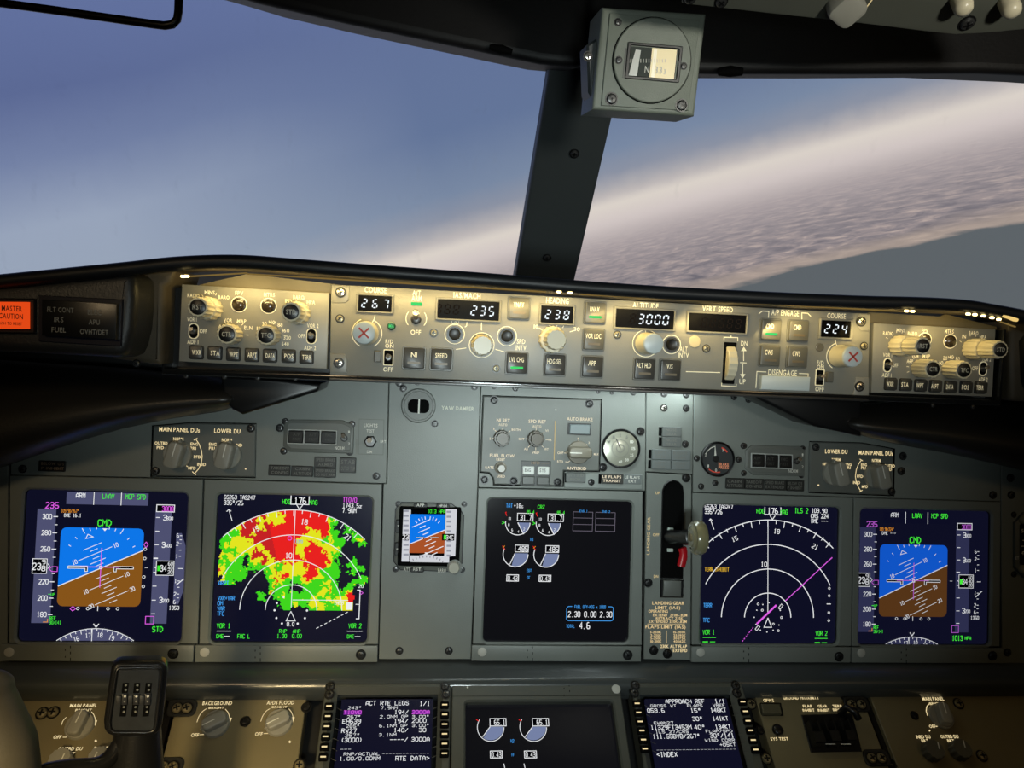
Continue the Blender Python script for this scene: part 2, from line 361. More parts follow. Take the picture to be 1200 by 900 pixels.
class Ink:
    def __init__(s, th, h, f=None, k=None, zoom=None):
        s.th = th; s.h = h; s.V = []; s.F = []; s.fm = []; s.mats = []; s.z = 0.0; s.kr = 1.0; s.stroke = False
        if f: s.f = f; s.k = lambda x, y: k
        else:
            ox, oy, sc = zoom or (0, 0, 1)
            s.f = lambda x, y: th.pl.st(ox + x / sc, oy + y / sc, h); s.k = lambda x, y: th.pl.ks(ox + x / sc, oy + y / sc, h) / sc
    def mi(s, m_):
        if m_ not in s.mats: s.mats.append(m_)
        return s.mats.index(m_)
    def put(s, P, Fs, m_):
        o = len(s.V); s.z += 4e-6; z = s.h + 1.5e-4 + s.z
        s.V += [(a, b, z) for a, b in P]; s.F += [tuple(i + o for i in q) for q in Fs]; s.fm += [s.mi(m_)] * len(Fs)
    def poly(s, pts, m_):
        P = ccw([s.f(*p) for p in pts]); s.put(P, [tuple(range(len(P)))], m_)
    def rect(s, cx, cy, w, h, m_, r=0.0):
        a, b = s.f(cx, cy); k = s.k(cx, cy); h = h * s.kr; P = rr(w * k, h * k, r * k, 3, a, b) if r else [(a - w * k / 2, b - h * k / 2), (a + w * k / 2, b - h * k / 2), (a + w * k / 2, b + h * k / 2), (a - w * k / 2, b + h * k / 2)]
        s.put(P, [tuple(range(len(P)))], m_)
    def frame(s, cx, cy, w, h, t, m_, r=0.0):
        a, b = s.f(cx, cy); k = s.k(cx, cy); h = h * s.kr
        Po = rr(w * k, h * k, max(r * k, 1e-5), 3, a, b); Pi = rr((w - 2 * t) * k, (h - 2 * t) * k, max((r - t) * k, 1e-5), 3, a, b); n = len(Po)
        s.put(Po + Pi, [(i, (i + 1) % n, n + (i + 1) % n, n + i) for i in range(n)], m_)
    def strip(s, P, w, m_, closed=False):
        P = [Vector(p) for p in P]; n = len(P); out = []
        for i in range(n):
            if closed: a, b = P[i] - P[i - 1], P[(i + 1) % n] - P[i]
            else: a = P[i] - P[i - 1] if i else P[1] - P[0]; b = P[i + 1] - P[i] if i < n - 1 else P[-1] - P[-2]
            a = a.normalized(); b = b.normalized(); na, nb = Vector((-a.y, a.x)), Vector((-b.y, b.x)); m2 = na + nb
            m2 = m2.normalized() if m2.length > 1e-6 else na; c = max(0.4, m2.dot(na)); d = m2 * (w / 2 / c); out += [tuple(P[i] + d), tuple(P[i] - d)]
        rng = range(n if closed else n - 1)
        s.put(out, [(2 * i, 2 * i + 1, 2 * ((i + 1) % n) + 1, 2 * ((i + 1) % n)) for i in rng], m_)
    def line(s, pts, w, m_, closed=False):
        k = s.k(*pts[0]); s.strip([s.f(*p) for p in pts], w * k, m_, closed)
    def dash(s, p, q, n, duty, w, m_):
        for i in range(n):
            a = i / n; b = (i + duty) / n; s.line([(p[0] + (q[0] - p[0]) * a, p[1] + (q[1] - p[1]) * a), (p[0] + (q[0] - p[0]) * b, p[1] + (q[1] - p[1]) * b)], w, m_)
    def arc(s, cx, cy, r_, a0, a1, w, m_, n=None, closed=False):
        """angles in degrees, 0 = right, 90 = up"""
        a, b = s.f(cx, cy); k = s.k(cx, cy); r_ = r_ * s.kr; n = n or max(6, int(abs(a1 - a0) / 7))
        P = [(a + r_ * k * math.cos(R(a0 + (a1 - a0) * i / n)), b + r_ * k * math.sin(R(a0 + (a1 - a0) * i / n))) for i in range(n + (0 if closed else 1))]
        s.strip(P, w * k, m_, closed)
    def ring(s, cx, cy, r_, w, m_, n=None): s.arc(cx, cy, r_, 0, 360, w, m_, n or 20, True)
    def disc(s, cx, cy, r_, m_, n=14):
        a, b = s.f(cx, cy); k = s.k(cx, cy); s.put([(a + r_ * k * math.cos(2 * math.pi * i / n), b + r_ * k * math.sin(2 * math.pi * i / n)) for i in range(n)], [tuple(range(n))], m_)
    def sector(s, cx, cy, r_, a0, a1, m_, n=14, pts=()):
        a, b = s.f(cx, cy); k = s.k(cx, cy); P = [(a, b)] + [(a + r_ * k * math.cos(R(a0 + (a1 - a0) * i / n)), b + r_ * k * math.sin(R(a0 + (a1 - a0) * i / n))) for i in range(n + 1)]
        s.put(ccw(P), [tuple(range(len(P)))], m_)
    def text(s, cx, cy, t, h, w=None, m_=None, mono=False, rot=0.0, al='c', ws=0.86):
        """cap height h, optional total width w, in drawing units"""
        m_ = m_ or INKW; a, b = s.f(cx, cy); k = s.k(cx, cy); xs = []; X = 0; h = h * s.kr
        if s.stroke:
            n = len(t); W = (w or h * 0.78 * n) * k; pit = W / (n - 0.28); cw = pit * 0.72; H = h * k; c, sn = math.cos(rot), math.sin(rot)
            x0 = {'c': -W / 2, 'l': 0, 'r': -W}[al]
            for i, ch in enumerate(t):
                for pl_ in STROKE.get(ch, '').split():
                    Q = [(x0 + i * pit + cw * int(pl_[j]) / 4, H * (int(pl_[j + 1]) / 6 - 0.5)) for j in range(0, len(pl_), 2)]
                    s.strip([(a + u * c - v * sn, b + u * sn + v * c) for u, v in Q], min(H * 0.15, cw * 0.30), m_)
            return
        for ch in t:
            if mono: xs.append((ch, X + 0.33 - (GLY[ch][2] / 2 if ch in GLY else 0))); X += 0.72
            elif ch == ' ': X += 0.34
            else: xs.append((ch, X)); X += GLY[ch][2] + 0.10
        if not mono: X -= 0.10
        sc = h * k / CAP; tw = X * sc
        fx = (w * k / tw) if w else ws; tw *= fx; c, sn = math.cos(rot), math.sin(rot)
        x0 = {'c': -tw / 2, 'l': 0, 'r': -tw}[al]; P = []; Fs = []
        for ch, gx in xs:
            if ch not in GLY: continue
            o = len(P)
            for (u, v) in GLY[ch][0]:
                U, V2 = x0 + (gx + u) * sc * fx, v * sc - h * k / 2; P.append((a + U * c - V2 * sn, b + U * sn + V2 * c))
            Fs += [tuple(i + o for i in q) for q in GLY[ch][1]]
        s.put(P, Fs, m_)
    def seg7(s, cx, cy, t, h, pitch, m_=None, off=None, slant=0.12):
        a, b = s.f(cx, cy); k = s.k(cx, cy); H = h * k; W = H * 0.5; T = H * 0.13; n = len(t)
        SEG = {'0': 'abcdef', '1': 'bc', '2': 'abged', '3': 'abgcd', '4': 'fgbc', '5': 'afgcd', '6': 'afgedc', '7': 'abc', '8': 'abcdefg', '9': 'abcdfg', '_': ''}
        hseg = {'a': H / 2, 'g': 0, 'd': -H / 2}; vseg = {'f': (-1, 1), 'b': (1, 1), 'e': (-1, -1), 'c': (1, -1)}
        for i, ch in enumerate(t):
            ox = a + (i - (n - 1) / 2) * pitch * k
            for g in 'abcdefg':
                on = g in SEG[ch]
                mm = (m_ or GSEG) if on else off
                if mm is None: continue
                if g in hseg:
                    y = hseg[g] * 0.94; e = W / 2 - T * 0.55; Q = [(-e, y), (-e + T / 2, y + T / 2), (e - T / 2, y + T / 2), (e, y), (e - T / 2, y - T / 2), (-e + T / 2, y - T / 2)]
                else:
                    sx, sy = vseg[g]; x = sx * W / 2; y0, y1 = sy * T * 0.5, sy * H * 0.47; dy = sy * T / 2
                    Q = [(x, y0), (x + T / 2, y0 + dy), (x + T / 2, y1 - dy), (x, y1), (x - T / 2, y1 - dy), (x - T / 2, y0 + dy)]
                Q = ccw([(ox + u + slant * v, b + v) for u, v in Q]); s.put(Q, [tuple(range(6))], mm)
    def build(s, name='legend', parent=None, label=None):
        if s.V: return s.th.abs(name, s.V, s.F, s.mats, s.fm, None, parent, label)

# ------------------------------------------------------------------ small hardware (shared meshes)
def screw_mesh(r_, m_=None, deep=False):
    m_ = m_ or STEEL; t = r_ * 0.16
    head = lathe([(r_, 0), (r_, r_ * 0.25), (r_ * 0.8, r_ * 0.5), (r_ * 0.3, r_ * 0.6)], 14)
    c1 = boxv(-r_ * 0.62, r_ * 0.62, -t, t, r_ * 0.4, r_ * 0.64); c2 = boxv(-t, t, -r_ * 0.62, r_ * 0.62, r_ * 0.4, r_ * 0.64)
    wash = lathe([(r_ * 1.28, 0), (r_ * 1.28, r_ * 0.12)], 14)
    V, Fc, fm = join((*wash, 1), (*head, 0), (*c1, 1), (*c2, 1)); return mk('screw', V, Fc, [m_, BLK], fm, 40)
def screws(th, pts, r_=0.0033, m_=None, h=0.0, zoom=(0, 0, 1)):
    me = cached(('screw', round(r_, 4), m_.name if m_ else ''), lambda: screw_mesh(r_, m_))
    ox, oy, sc = zoom
    for x, y in pts: th.add('screw', me, ox + x / sc, oy + y / sc, h, random.uniform(0, 1.5))
def key_mesh(w, h, d, cap, m_, edge=None):
    V, Fc, fm = join((*slab(rr(w * 1.14, h * 1.14, 0.0018, 2), -0.0005, 0.0012, 0.0004), 1), (*slab(rr(w, h, 0.0014, 2), 0, d, 0.0009, 2), 0))
    return mk('key', V, Fc, [m_, edge or KEYE], fm, 35)
def fluted(rs, m_top, m_side, capdark=True, flute=14):
    """stepped knob: rs = [(radius, z0, z1), ...]"""
    parts = []
    for i, (r_, z0, z1) in enumerate(rs):
        last = i == len(rs) - 1
        parts.append((*lathe([(r_ * 0.97, z0), (r_, z0 + 0.001), (r_, z1 - 0.0012), (r_ * 0.93, z1)], 56, flute, 0.09), 0))
        if last and capdark: parts.append((*lathe([(r_ * 0.74, z1), (r_ * 0.74, z1 + 0.0006), (r_ * 0.66, z1 + 0.001)], 24), 1))
    V, Fc, fm = join(*parts); return mk('knob', V, Fc, [m_side, m_top], fm, 35)
def smoothknob(r0, r1, L, m_side, m_top, ringr=None):
    parts = [(*lathe([(r0, 0), (r0, 0.003), (r1 * 1.02, 0.0045), (r1, L - 0.002)], 28), 0), (*lathe([(r1, L - 0.002), (r1 * 0.93, L - 0.0003), (r1 * 0.88, L)], 28), 1)]
    V, Fc, fm = join(*parts); return mk('knob', V, Fc, [m_side, m_top], fm, 35)
def toggle_mesh(L=0.014, r_=0.0022, tilt=0.35):
    bush = lathe([(r_ * 2.0, 0), (r_ * 2.0, 0.002), (r_ * 1.5, 0.0028)], 12)
    V, Fc = tube([(0, 0, 0.001), (0, L * 0.5 * math.sin(tilt), L * 0.5), (0, L * math.sin(tilt), L * math.cos(tilt))], [r_ * 0.7, r_ * 0.9, r_ * 1.25], 10)
    V, Fc, fm = join((*bush, 1), (V, Fc, 0)); return mk('toggle', V, Fc, [CHROME, STEEL], fm, 40)
def pointer_knob_mesh(r_, L, gl, gw, m_):
    """rotary selector: round skirt with a raised bar grip of length gl, width gw along +y"""
    skirt = lathe([(r_, 0), (r_, 0.003), (r_ * 0.94, 0.0045)], 30)
    g = slab(rr(gw, gl, gw * 0.32, 4), 0.003, L, 0.0022, 3)
    tip = slab([(-gw / 2, gl * 0.2), (0, gl * 0.62), (gw / 2, gl * 0.2)], 0.003, L * 0.55, 0.0012)
    ln = boxv(-0.0005, 0.0005, -gl * 0.05, gl * 0.48, L - 0.0002, L + 0.0003)
    V, Fc, fm = join((*skirt, 0), (*g, 0), (*tip, 0), (*ln, 1)); return mk('selector_knob', V, Fc, [m_, INKW], fm, 35)
# ------------------------------------------------------------------ planes of the cockpit
MAIN = Plane(ORG, PX_, PY_)
MT = R(8.7)
def plane_through(px, py, z, tilt):
    ux = Vector((1, 0, 0)); uy = Vector((0, math.sin(tilt), math.cos(tilt))); return Plane(at(px, py, z), ux, uy)
MCP = plane_through(700, 400, 0.745, MT)
LOW = plane_through(600, 800, 0.850, R(90 - 33.5))

# ------------------------------------------------------------------ cabin shell
def wbox(name, x0, x1, y0, y1, z0, z1, m_, kind='structure', **kw):
    V, Fc = boxv(x0, x1, y0, y1, z0, z1); return wobj(name, V, Fc, m_, kind=kind, **kw)
WALLM = mat('cabin_wall_lining', (70, 70, 66), 0.7, noise=0.1, nscale=6, bump=0.3)
FLOORM = mat('dark_cabin_carpet', (34, 34, 36), 0.9, noise=0.3, nscale=120)
wbox('floor', -1.3, 1.3, -2.2, 0.75, -0.05, 0.0, FLOORM)
wbox('ceiling', -1.3, 1.3, -2.2, 0.12, 1.64, 1.70, WALLM)
wbox('wall_back', -1.3, 1.3, -2.25, -2.2, 0, 1.70, WALLM)
wbox('wall_left', -1.35, -1.3, -2.2, 0.2, 0, 1.70, WALLM)
wbox('wall_right', 1.3, 1.35, -2.2, 0.2, 0, 1.70, WALLM)
wbox('wall_front', -1.3, 1.3, 0.52, 0.57, 0, 0.83, BACK)
SIDEM = mat('dark_side_lining', (40, 40, 38), 0.6, noise=0.1, nscale=8)
wbox('wall_left', -1.35, -0.80, 0.2, 0.57, 0, 0.86, SIDEM); wbox('wall_right', 0.80, 1.35, 0.2, 0.57, 0, 0.86, SIDEM)
wbox('trim_6', -1.35, -0.86, -0.02, 0.2, 0, 0.98, SIDEM); wbox('trim_7', 0.90, 1.35, -0.02, 0.2, 0, 0.98, SIDEM)

# ------------------------------------------------------------------ windshield: post, header, panes, sill
def wprism(front, dirv, depth, bev=0.0):
    """front: world points of the front outline, pushed along dirv"""
    F0 = [Vector(p) for p in front]; n = len(F0); D = Vector(dirv).normalized() * depth
    V = F0 + [p + D for p in F0]; Fc = [tuple(range(n)), tuple(2 * n - 1 - i for i in range(n))] + [(i, n + i, n + (i + 1) % n, (i + 1) % n) for i in range(n)]
    return V, Fc
def fixn(o):
    bm = bmesh.new(); bm.from_mesh(o.data); bmesh.ops.recalc_face_normals(bm, faces=bm.faces); bm.to_mesh(o.data); bm.free(); return o
def bevel(o, w, seg=3, ang=40):
    md = o.modifiers.new('bevel', 'BEVEL'); md.width = w; md.segments = seg; md.limit_method = 'ANGLE'; md.angle_limit = R(ang); md.harden_normals = False
    for p in o.data.polygons: p.use_smooth = True
    o.data.set_sharp_from_angle(angle=R(50)); return o
ZB, ZT = 1.12, 0.88
def low_end(a, b, t=0.16): return Vector(a) + (Vector(a) - Vector(b)) * t
A0, A1 = at(604, 322, ZB), at(646, 66, ZT); B0, B1 = at(674, 326, ZB), at(734, 66, ZT)
post = fixn(wobj('trim_1', *wprism([low_end(A0, A1), low_end(B0, B1), B1, A1], (0, 1, 0.2), 0.035), FRAME, kind='structure')); bevel(post, 0.004)
C0, C1 = at(588.5, 322, ZB + .004), at(629, 66, ZT + .004)
seal = fixn(wobj('window_seal', *wprism([low_end(C0, C1), low_end(at(604.5, 322, ZB + .004), at(647, 66, ZT + .004)), at(647, 66, ZT + .004), C1], (0, 1, 0.2), 0.03), RUB, parent=post))
upv = (A1 - A0).normalized(); PP = Plane(A0 + Vector((0, -0.0005, 0)), B0 - A0, (A1 - A0) - (B0 - A0).normalized() * (A1 - A0).dot((B0 - A0).normalized()))
sm = screw_mesh(0.0052, STEEL)
for q in ((673, 180), (641, 302)):
    o = bpy.data.objects.new('screw', sm); COL.objects.link(o); M_ = PP.M.copy(); M_.translation = PP.P(*q); o.parent = post; o.matrix_parent_inverse = post.matrix_world.inverted() if False else Matrix.Translation(-post.location); o.matrix_basis = M_
def glass():
    m = bpy.data.materials.new('windshield_glass'); m.use_nodes = True; nt = m.node_tree; nt.nodes.clear(); L = nt.links.new
    tr = nd(nt, 'ShaderNodeBsdfTransparent'); tr.inputs[0].default_value = (0.975, 0.98, 0.985, 1)
    gl = nd(nt, 'ShaderNodeBsdfGlossy'); gl.inputs['Roughness'].default_value = 0.03
    df = nd(nt, 'ShaderNodeBsdfDiffuse'); df.inputs[0].default_value = (0.8, 0.85, 0.9, 1)
    a = nd(nt, 'ShaderNodeMixShader'); a.inputs[0].default_value = 0.025; L(tr.outputs[0], a.inputs[1]); L(gl.outputs[0], a.inputs[2])
    tc = nd(nt, 'ShaderNodeTexCoord'); mp = nd(nt, 'ShaderNodeMapping'); mp.inputs['Scale'].default_value = (70, 70, 16); L(tc.outputs['Object'], mp.inputs[0])
    n = nd(nt, 'ShaderNodeTexNoise', i_Scale=1.0, i_Detail=3.0); L(mp.outputs[0], n.inputs['Vector'])
    r = nd(nt, 'ShaderNodeMapRange', i_1=0.64, i_2=0.85, i_3=0.0, i_4=0.06); L(n.outputs[0], r.inputs[0])
    b = nd(nt, 'ShaderNodeMixShader'); L(r.outputs[0], b.inputs[0]); L(a.outputs[0], b.inputs[1]); L(df.outputs[0], b.inputs[2])
    o = nd(nt, 'ShaderNodeOutputMaterial'); L(b.outputs[0], o.inputs[0]); return m
GLASS = glass()
def pane(name, p0, p1, q0, qs):
    """pane in the plane of the post edge p0-p1 and the far lower corner q0; qs = pixel of the far upper corner"""
    n = (p1 - p0).cross(q0 - p0).normalized(); d = ray(*qs); k = (p0 - CAM).dot(n) / d.dot(n)
    V, Fc = wprism([p0, q0, CAM + d * k, p1], n, 0.006); return fixn(wobj(name, V, Fc, GLASS, kind='structure'))
off = Vector((0, 0.02, 0))
pane('window_1', at(602, 360, ZB + .01) + off, at(652, 20, ZT - 0.04) + off, at(-330, 400, 1.35), (-300, -230))
pane('window_2', at(668, 360, ZB + .01) + off, at(742, 20, ZT - 0.04) + off, at(1500, 420, 1.25), (1500, -60))
HEAD = mat('black_header_lining', (26, 24, 24), 0.55, noise=0.12, nscale=10, bump=0.4, bscale=300)
zl = 0.80
h1 = fixn(wobj('trim_2', *wprism([at(*p, zl) for p in ((-500, -190), (-100, -108), (120, -48), (250, -12), (300, 3), (400, 26), (500, 47), (600, 68), (634, 75), (690, 80), (700, -200), (-500, -280))], (0, 1, 0.15), 0.16), HEAD, kind='structure')); bevel(h1, 0.012, 4)
h2 = fixn(wobj('trim_3', *wprism([at(*p, zl) for p in ((686, 77), (740, 83), (830, 86.5), (1000, 87), (1150, 86), (1290, 92), (1500, 106), (1800, 130), (1800, -200), (686, -200))], (0, 1, 0.15), 0.16), HEAD, kind='structure')); bevel(h2, 0.012, 4)
Vt, Ft = tube([at(x, y, 0.795) for x, y in ((842, 84), (856, 83.5), (870, 84))], [0.004, 0.006, 0.004], 10)
wobj('trim_4', Vt, Ft, SLOT, kind='structure', smooth=50)
Vt, Ft = tube([at(x, y, 0.795) for x, y in ((574, 55), (588, 58), (600, 61))], [0.003, 0.005, 0.003], 10)
wobj('trim_5', Vt, Ft, SLOT, kind='structure', smooth=50)

# ------------------------------------------------------------------ overhead panel edge (top right)
OVM = mat('overhead_grey_paint', (84, 86, 78), 0.5, noise=0.06, nscale=15, bump=0.2)
zo = 0.56
pts = [(640, -330), (795, -40), (800, 6), (880, 15), (1000, 28), (1090, 39), (1120, 42), (1160, 40), (1230, 33), (1330, 30), (1500, -330)]
OVP = Plane(at(1000, 20, zo), (1, 0, 0), (0, -0.75, 0.66))
ov = Thing('overhead_panel', OVP, 1000, 10, 'grey edge of the overhead switch panel above the right windshield', 'overhead panel')
V, Fc = slab(OVP.poly(pts), -0.02, 0.0, 0.003, 2); ov.abs('panel_plate', V, Fc, OVM, smooth=40)
me = mk('toggle_guard', *slab(rr(0.024, 0.022, 0.006), 0, 0.012, 0.003, 2), mat('pale_grey_cover', (150, 148, 138), 0.45), smooth=40)
ov.add('switch_cover', me, 990, 4, 0, R(-28))
me = mk('dome_knob', *lathe([(0.0065, 0), (0.0068, 0.010), (0.0055, 0.014), (0.002, 0.0155)], 20), KNOBW, smooth=50)
for q in ((988 + 140, -8), (988 + 140, -8)): pass
ov.add('toggle_knob', me, 1124, -2, 0); ov.add('toggle_knob', me, 1180, 1, 0)
screws(ov, [(1133, 27)], 0.005, STEEL)
ik = Ink(ov, 0.0); ik.line([(1007, 20), (1026, -6)], 1.6, GL2); ik.build('light_line')
screws(ov, [(808, -2), (845, 2)], 0.004, STEEL)

# sun visor rail, top left
P = [at(x, y, 0.60) for x, y in ((-150, -200), (-146, -30), (-138, -17), (-120, -11), (-60, -4), (0, 3.5), (60, 11.5), (120, 20), (180, 28.5), (193, 30), (202, 28.5), (207.5, 23), (209, 14), (209.5, 0), (210, -40), (212, -200))]
fixn(wobj('sun_visor_rail', *tube(P, 0.0033, 12), BLK, 'thin black metal sun visor rail crossing the top left of the windshield', 'rail', smooth=60))

# ------------------------------------------------------------------ standby compass
CP = plane_through(757, 75, 0.640, R(-2))
cp = Thing('standby_compass', CP, 757, 75, 'grey boxed standby compass hanging above the centre post', 'compass')
CMPM = mat('compass_grey_paint', (132, 138, 126), 0.4, noise=0.05, nscale=60, bump=0.5, bscale=1500)
bx = CP.poly([(706, 8), (828, 16), (814, 136), (694, 128)])
V, Fc = slab(bx, -0.055, 0.0, 0.003, 3); cp.abs('housing', V, Fc, CMPM, smooth=40)
side = CP.poly([(688, 52), (706, 40), (700, 124), (690, 108)], -0.01)
V, Fc = slab(side, -0.045, -0.012, 0.002); cp.abs('mounting_bracket', V, Fc, FRAME, smooth=40)
ip = CP.poly([(714, 16), (820, 24), (806, 130), (704, 124)], 0.0)
V, Fc = slab(ip, 0.0, 0.0022, 0.0012, 2); cp.abs('face_plate', V, Fc, CMPM, smooth=40)
kc = CP.ks(757, 75)
V, Fc = lathe([(46.5 * kc, 0.0023), (46.5 * kc, 0.0026)], 48); V = V; a, b = CP.st(763, 72); V, Fc = moved((V, Fc), a, b)
cp.abs('dial_groove', V, Fc, SLOT)
me = mk('dial_ring', *lathe([(45.2 * kc, 0.0022), (45.2 * kc, 0.0042), (44.2 * kc, 0.005)], 48), CMPM, smooth=40)
cp.add('dial_ring', me, 763, 72)
wx, wy = 764, 74.5
Po = rr(64 * kc, 39 * kc, 0.001, 3); Pi = rr(56 * kc, 32 * kc, 0.0008, 3)
V, Fc = ringslab(Po, Pi, 0.004, 0.0065, 0.0006, -0.002); cp.add('window_frame', mk('window_frame', V, Fc, BLK, smooth=40), wx, wy)
CARD = mat('compass_card_drum', (150, 150, 146), 0.12, metal=0.4); CREAM = mat('cream_window_patch', (226, 208, 160), 0.3, emit=0.45)
wi = Ink(cp, 0.0052); wi.rect(wx, wy, 57, 33, mat('compass_bowl_glass', (84, 88, 84), 0.08, coat=0.5))
wi.rect(752 - 19, 74, 4, 32, CARD); wi.poly([(745, 58), (751, 59), (746, 91), (736, 90)], mat('painted_glare_strip', (226, 226, 220), 0.3))  # the slanted pale strip is a window reflection painted on
wi.rect(777, 75, 29, 32, CREAM); wi.rect(766.5, 75, 4, 32, mat('pale_patch_edge', (236, 226, 196), 0.3, emit=0.5))  # cream patch and its pale edge, both with some emission
for i in range(14): wi.line([(738 + i * 3.2, 69), (738 + i * 3.2, 73.5)], 0.8, INKW)
wi.text(758, 81, 'N', 7, 5); wi.text(771.5, 82, '33', 7.5, 9); wi.text(779, 84, '3', 5, 3)
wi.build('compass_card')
screws(cp, [(716.5, 116), (798.5, 123.5)], 0.0044, STEEL, 0.0022); screws(cp, [(725, 70.5), (801, 77.5)], 0.0026, STEEL, 0.005)
me = cached('cscrew', lambda: screw_mesh(0.0034, CHROME)); cp.add('screw', me, 689, 66, -0.010)
screws(cp, [(724, 26)], 0.0026, STEEL, 0.0022)

# ------------------------------------------------------------------ glareshield
GH = 0.055
gs = Thing('glareshield', MCP, 680, 335, 'black moulded glareshield with a rounded front roll over the autopilot panels', 'glareshield')
def mp(x, y, h): a, b = MCP.st(x, y, h); return Vector((a, b, h))
lip = [mp(x, y, h) for x, y, h in ((-420, 380, GH), (-250, 358, GH), (-80, 338, GH), (0, 330, GH), (80, 322, GH), (150, 315, GH), (200, 309.5, GH), (245, 307, GH), (285, 307, GH), (330, 310, GH), (420, 317, GH), (560, 327, GH), (700, 338, GH), (850, 347, GH), (1000, 353.5, GH), (1080, 355.5, GH), (1130, 358.5, GH), (1165, 364, GH), (1200, 370.5, GH), (1290, 388, GH), (1420, 410, GH), (1600, 440, GH))]
L2 = catmull(lip, 6)
V, Fc = tube(L2, 0.0062, 14); gs.abs('hood_roll', V, Fc, SHIELD2, smooth=60)
# hood top runs forward to the sill, hood lining runs back to the panels
back = [p + Vector((0, 0.014, -0.42)) for p in L2]
n = len(L2); top = [p + Vector((0, 0.003, -0.002)) for p in L2]
V = top + back + [p - Vector((0, 0.003, 0)) for p in back] + [p - Vector((0, 0.003, 0)) for p in top]
Fc = []
for i in range(n - 1):
    for k in range(4): k2 = (k + 1) % 4; Fc.append((k * n + i, k * n + i + 1, k2 * n + i + 1, k2 * n + i))
Fc += [(0, n, 2 * n, 3 * n), (n - 1, 4 * n - 1, 3 * n - 1, 2 * n - 1)]
gs.abs('hood_top', V, Fc, SHIELD, smooth=60)
LE = [p for p in L2 if mp(160, 315, GH).x < p.x < mp(1192, 369, GH).x]
def under(p):
    x, y = pix(MCP.o + MCP.x * p.x + MCP.y * p.y + MCP.n * p.z); return Vector((p.x, p.y - 0.004, p.z - 0.004)), mp(x, y + 8.5, 0.022), mp(x, y + 11.5, -0.012)
U = [under(p) for p in LE]; n = len(U)
V = [u[k] for k in range(3) for u in U] + [u[2] + Vector((0, 0.008, 0)) for u in U] + [u[0] + Vector((0, 0.005, 0)) for u in U]
Fc = []
for i in range(n - 1):
    for k in range(5): k2 = (k + 1) % 5; Fc.append((k * n + i, k * n + i + 1, k2 * n + i + 1, k2 * n + i))
gs.abs('hood_lining', V, Fc, INNER, smooth=60)
WEDGE = mat('olive_brown_backplate', (112, 102, 78), 0.45, noise=0.06)
for q_ in ([(222, 337), (245, 331), (290, 321), (392, 333), (392, 347), (222, 342)], [(1018, 366), (1102, 371), (1108, 368), (1168, 383), (1168, 392), (1018, 386)]):
    V, Fc = slab(MCP.poly(q_, -0.0145), -0.017, -0.0145); gs.abs('backplate', V, Fc, WEDGE)
# small warm lights under the roll
led = mk('lamp', *slab(rr(0.0045, 0.0022, 0.001, 2), 0, 0.0015, 0.0005), GLED)
for q in ((215, 318.5), (219, 318.3), (655, 336.5), (668, 337.5), (1062, 359), (1069, 359.3), (1134, 362.5), (1142, 363.3), (1152, 364.8), (1162, 366.8), (1170, 368.8)):
    gs.add('lamp', led, q[0], q[1] + 5.5, GH + 0.002)
def strip_light(x0, x1, y0, y1, name='lamp_strip'):
    P = [mp(x0 + (x1 - x0) * t, y0 + (y1 - y0) * t + 6, GH - 0.003) for t in (0, .25, .5, .75, 1)]
    V, Fc = tube(P, 0.0008, 6); gs.abs(name, V, Fc, GLED2, smooth=60)
strip_light(222, 290, 318, 314); strip_light(290, 640, 315, 336); strip_light(680, 1060, 339, 359); strip_light(1172, 1190, 371, 377)
P = [mp(x, y, GH + 0.003) for x, y in ((1174, 369), (1181, 371), (1188, 374), (1192, 375))]
V, Fc = tube(P, [0.002, 0.0022, 0.0022, 0.0018], 8); gs.abs('lamp_lens', V, Fc, glow('warm_lamp_lens', (236, 200, 120), 1.0), smooth=60)
# the strip's own light falls down and back on the panels
def strip_area(x0, y0, x1, y1, power):
    a, b = [MCP.o + MCP.x * q.x + MCP.y * (q.y - 0.0115) + MCP.n * 0.027 for q in (mp(x0, y0 - 14, GH), mp(x1, y1 - 14, GH))]; c = (a + b) / 2
    t = (MCP.P((x0 + x1) / 2, (y0 + y1) / 2 + 36, 0.0)) 
    l = bpy.data.lights.new('hood_light', 'AREA'); l.shape = 'RECTANGLE'; l.size = (b - a).length; l.size_y = 0.006; l.energy = power; l.color = (1.0, 0.75, 0.29)
    o = bpy.data.objects.new('hood_light', l); COL.objects.link(o); zz = -(t - c).normalized(); xx = (b - a).normalized(); yy = zz.cross(xx).normalized(); xx = yy.cross(zz)
    o.matrix_world = Matrix(((xx.x, yy.x, zz.x, c.x), (xx.y, yy.y, zz.y, c.y), (xx.z, yy.z, zz.z, c.z), (0, 0, 0, 1)))
    o['label'] = 'warm light strip tucked under the hood roll above the panels'; o['category'] = 'lamp light'; o['group'] = 'hood light strips'
def lipy(x):
    Q = ((200, 309.5), (245, 307), (285, 307), (330, 310), (420, 317), (560, 327), (700, 338), (850, 347), (1000, 353.5), (1080, 355.5), (1130, 358.5), (1165, 364), (1200, 370.5))
    for (x0, y0), (x1, y1) in zip(Q, Q[1:]):
        if x0 <= x <= x1: return y0 + (y1 - y0) * (x - x0) / (x1 - x0)
XS = (225, 305, 385, 490, 595, 700, 805, 910, 1015, 1095, 1170)
for xa_, xb_ in zip(XS, XS[1:]): strip_area(xa_ + 2, lipy(xa_ + 2) + 14, xb_ - 2, lipy(xb_ - 2) + 14, 0.00044 * (xb_ - xa_))
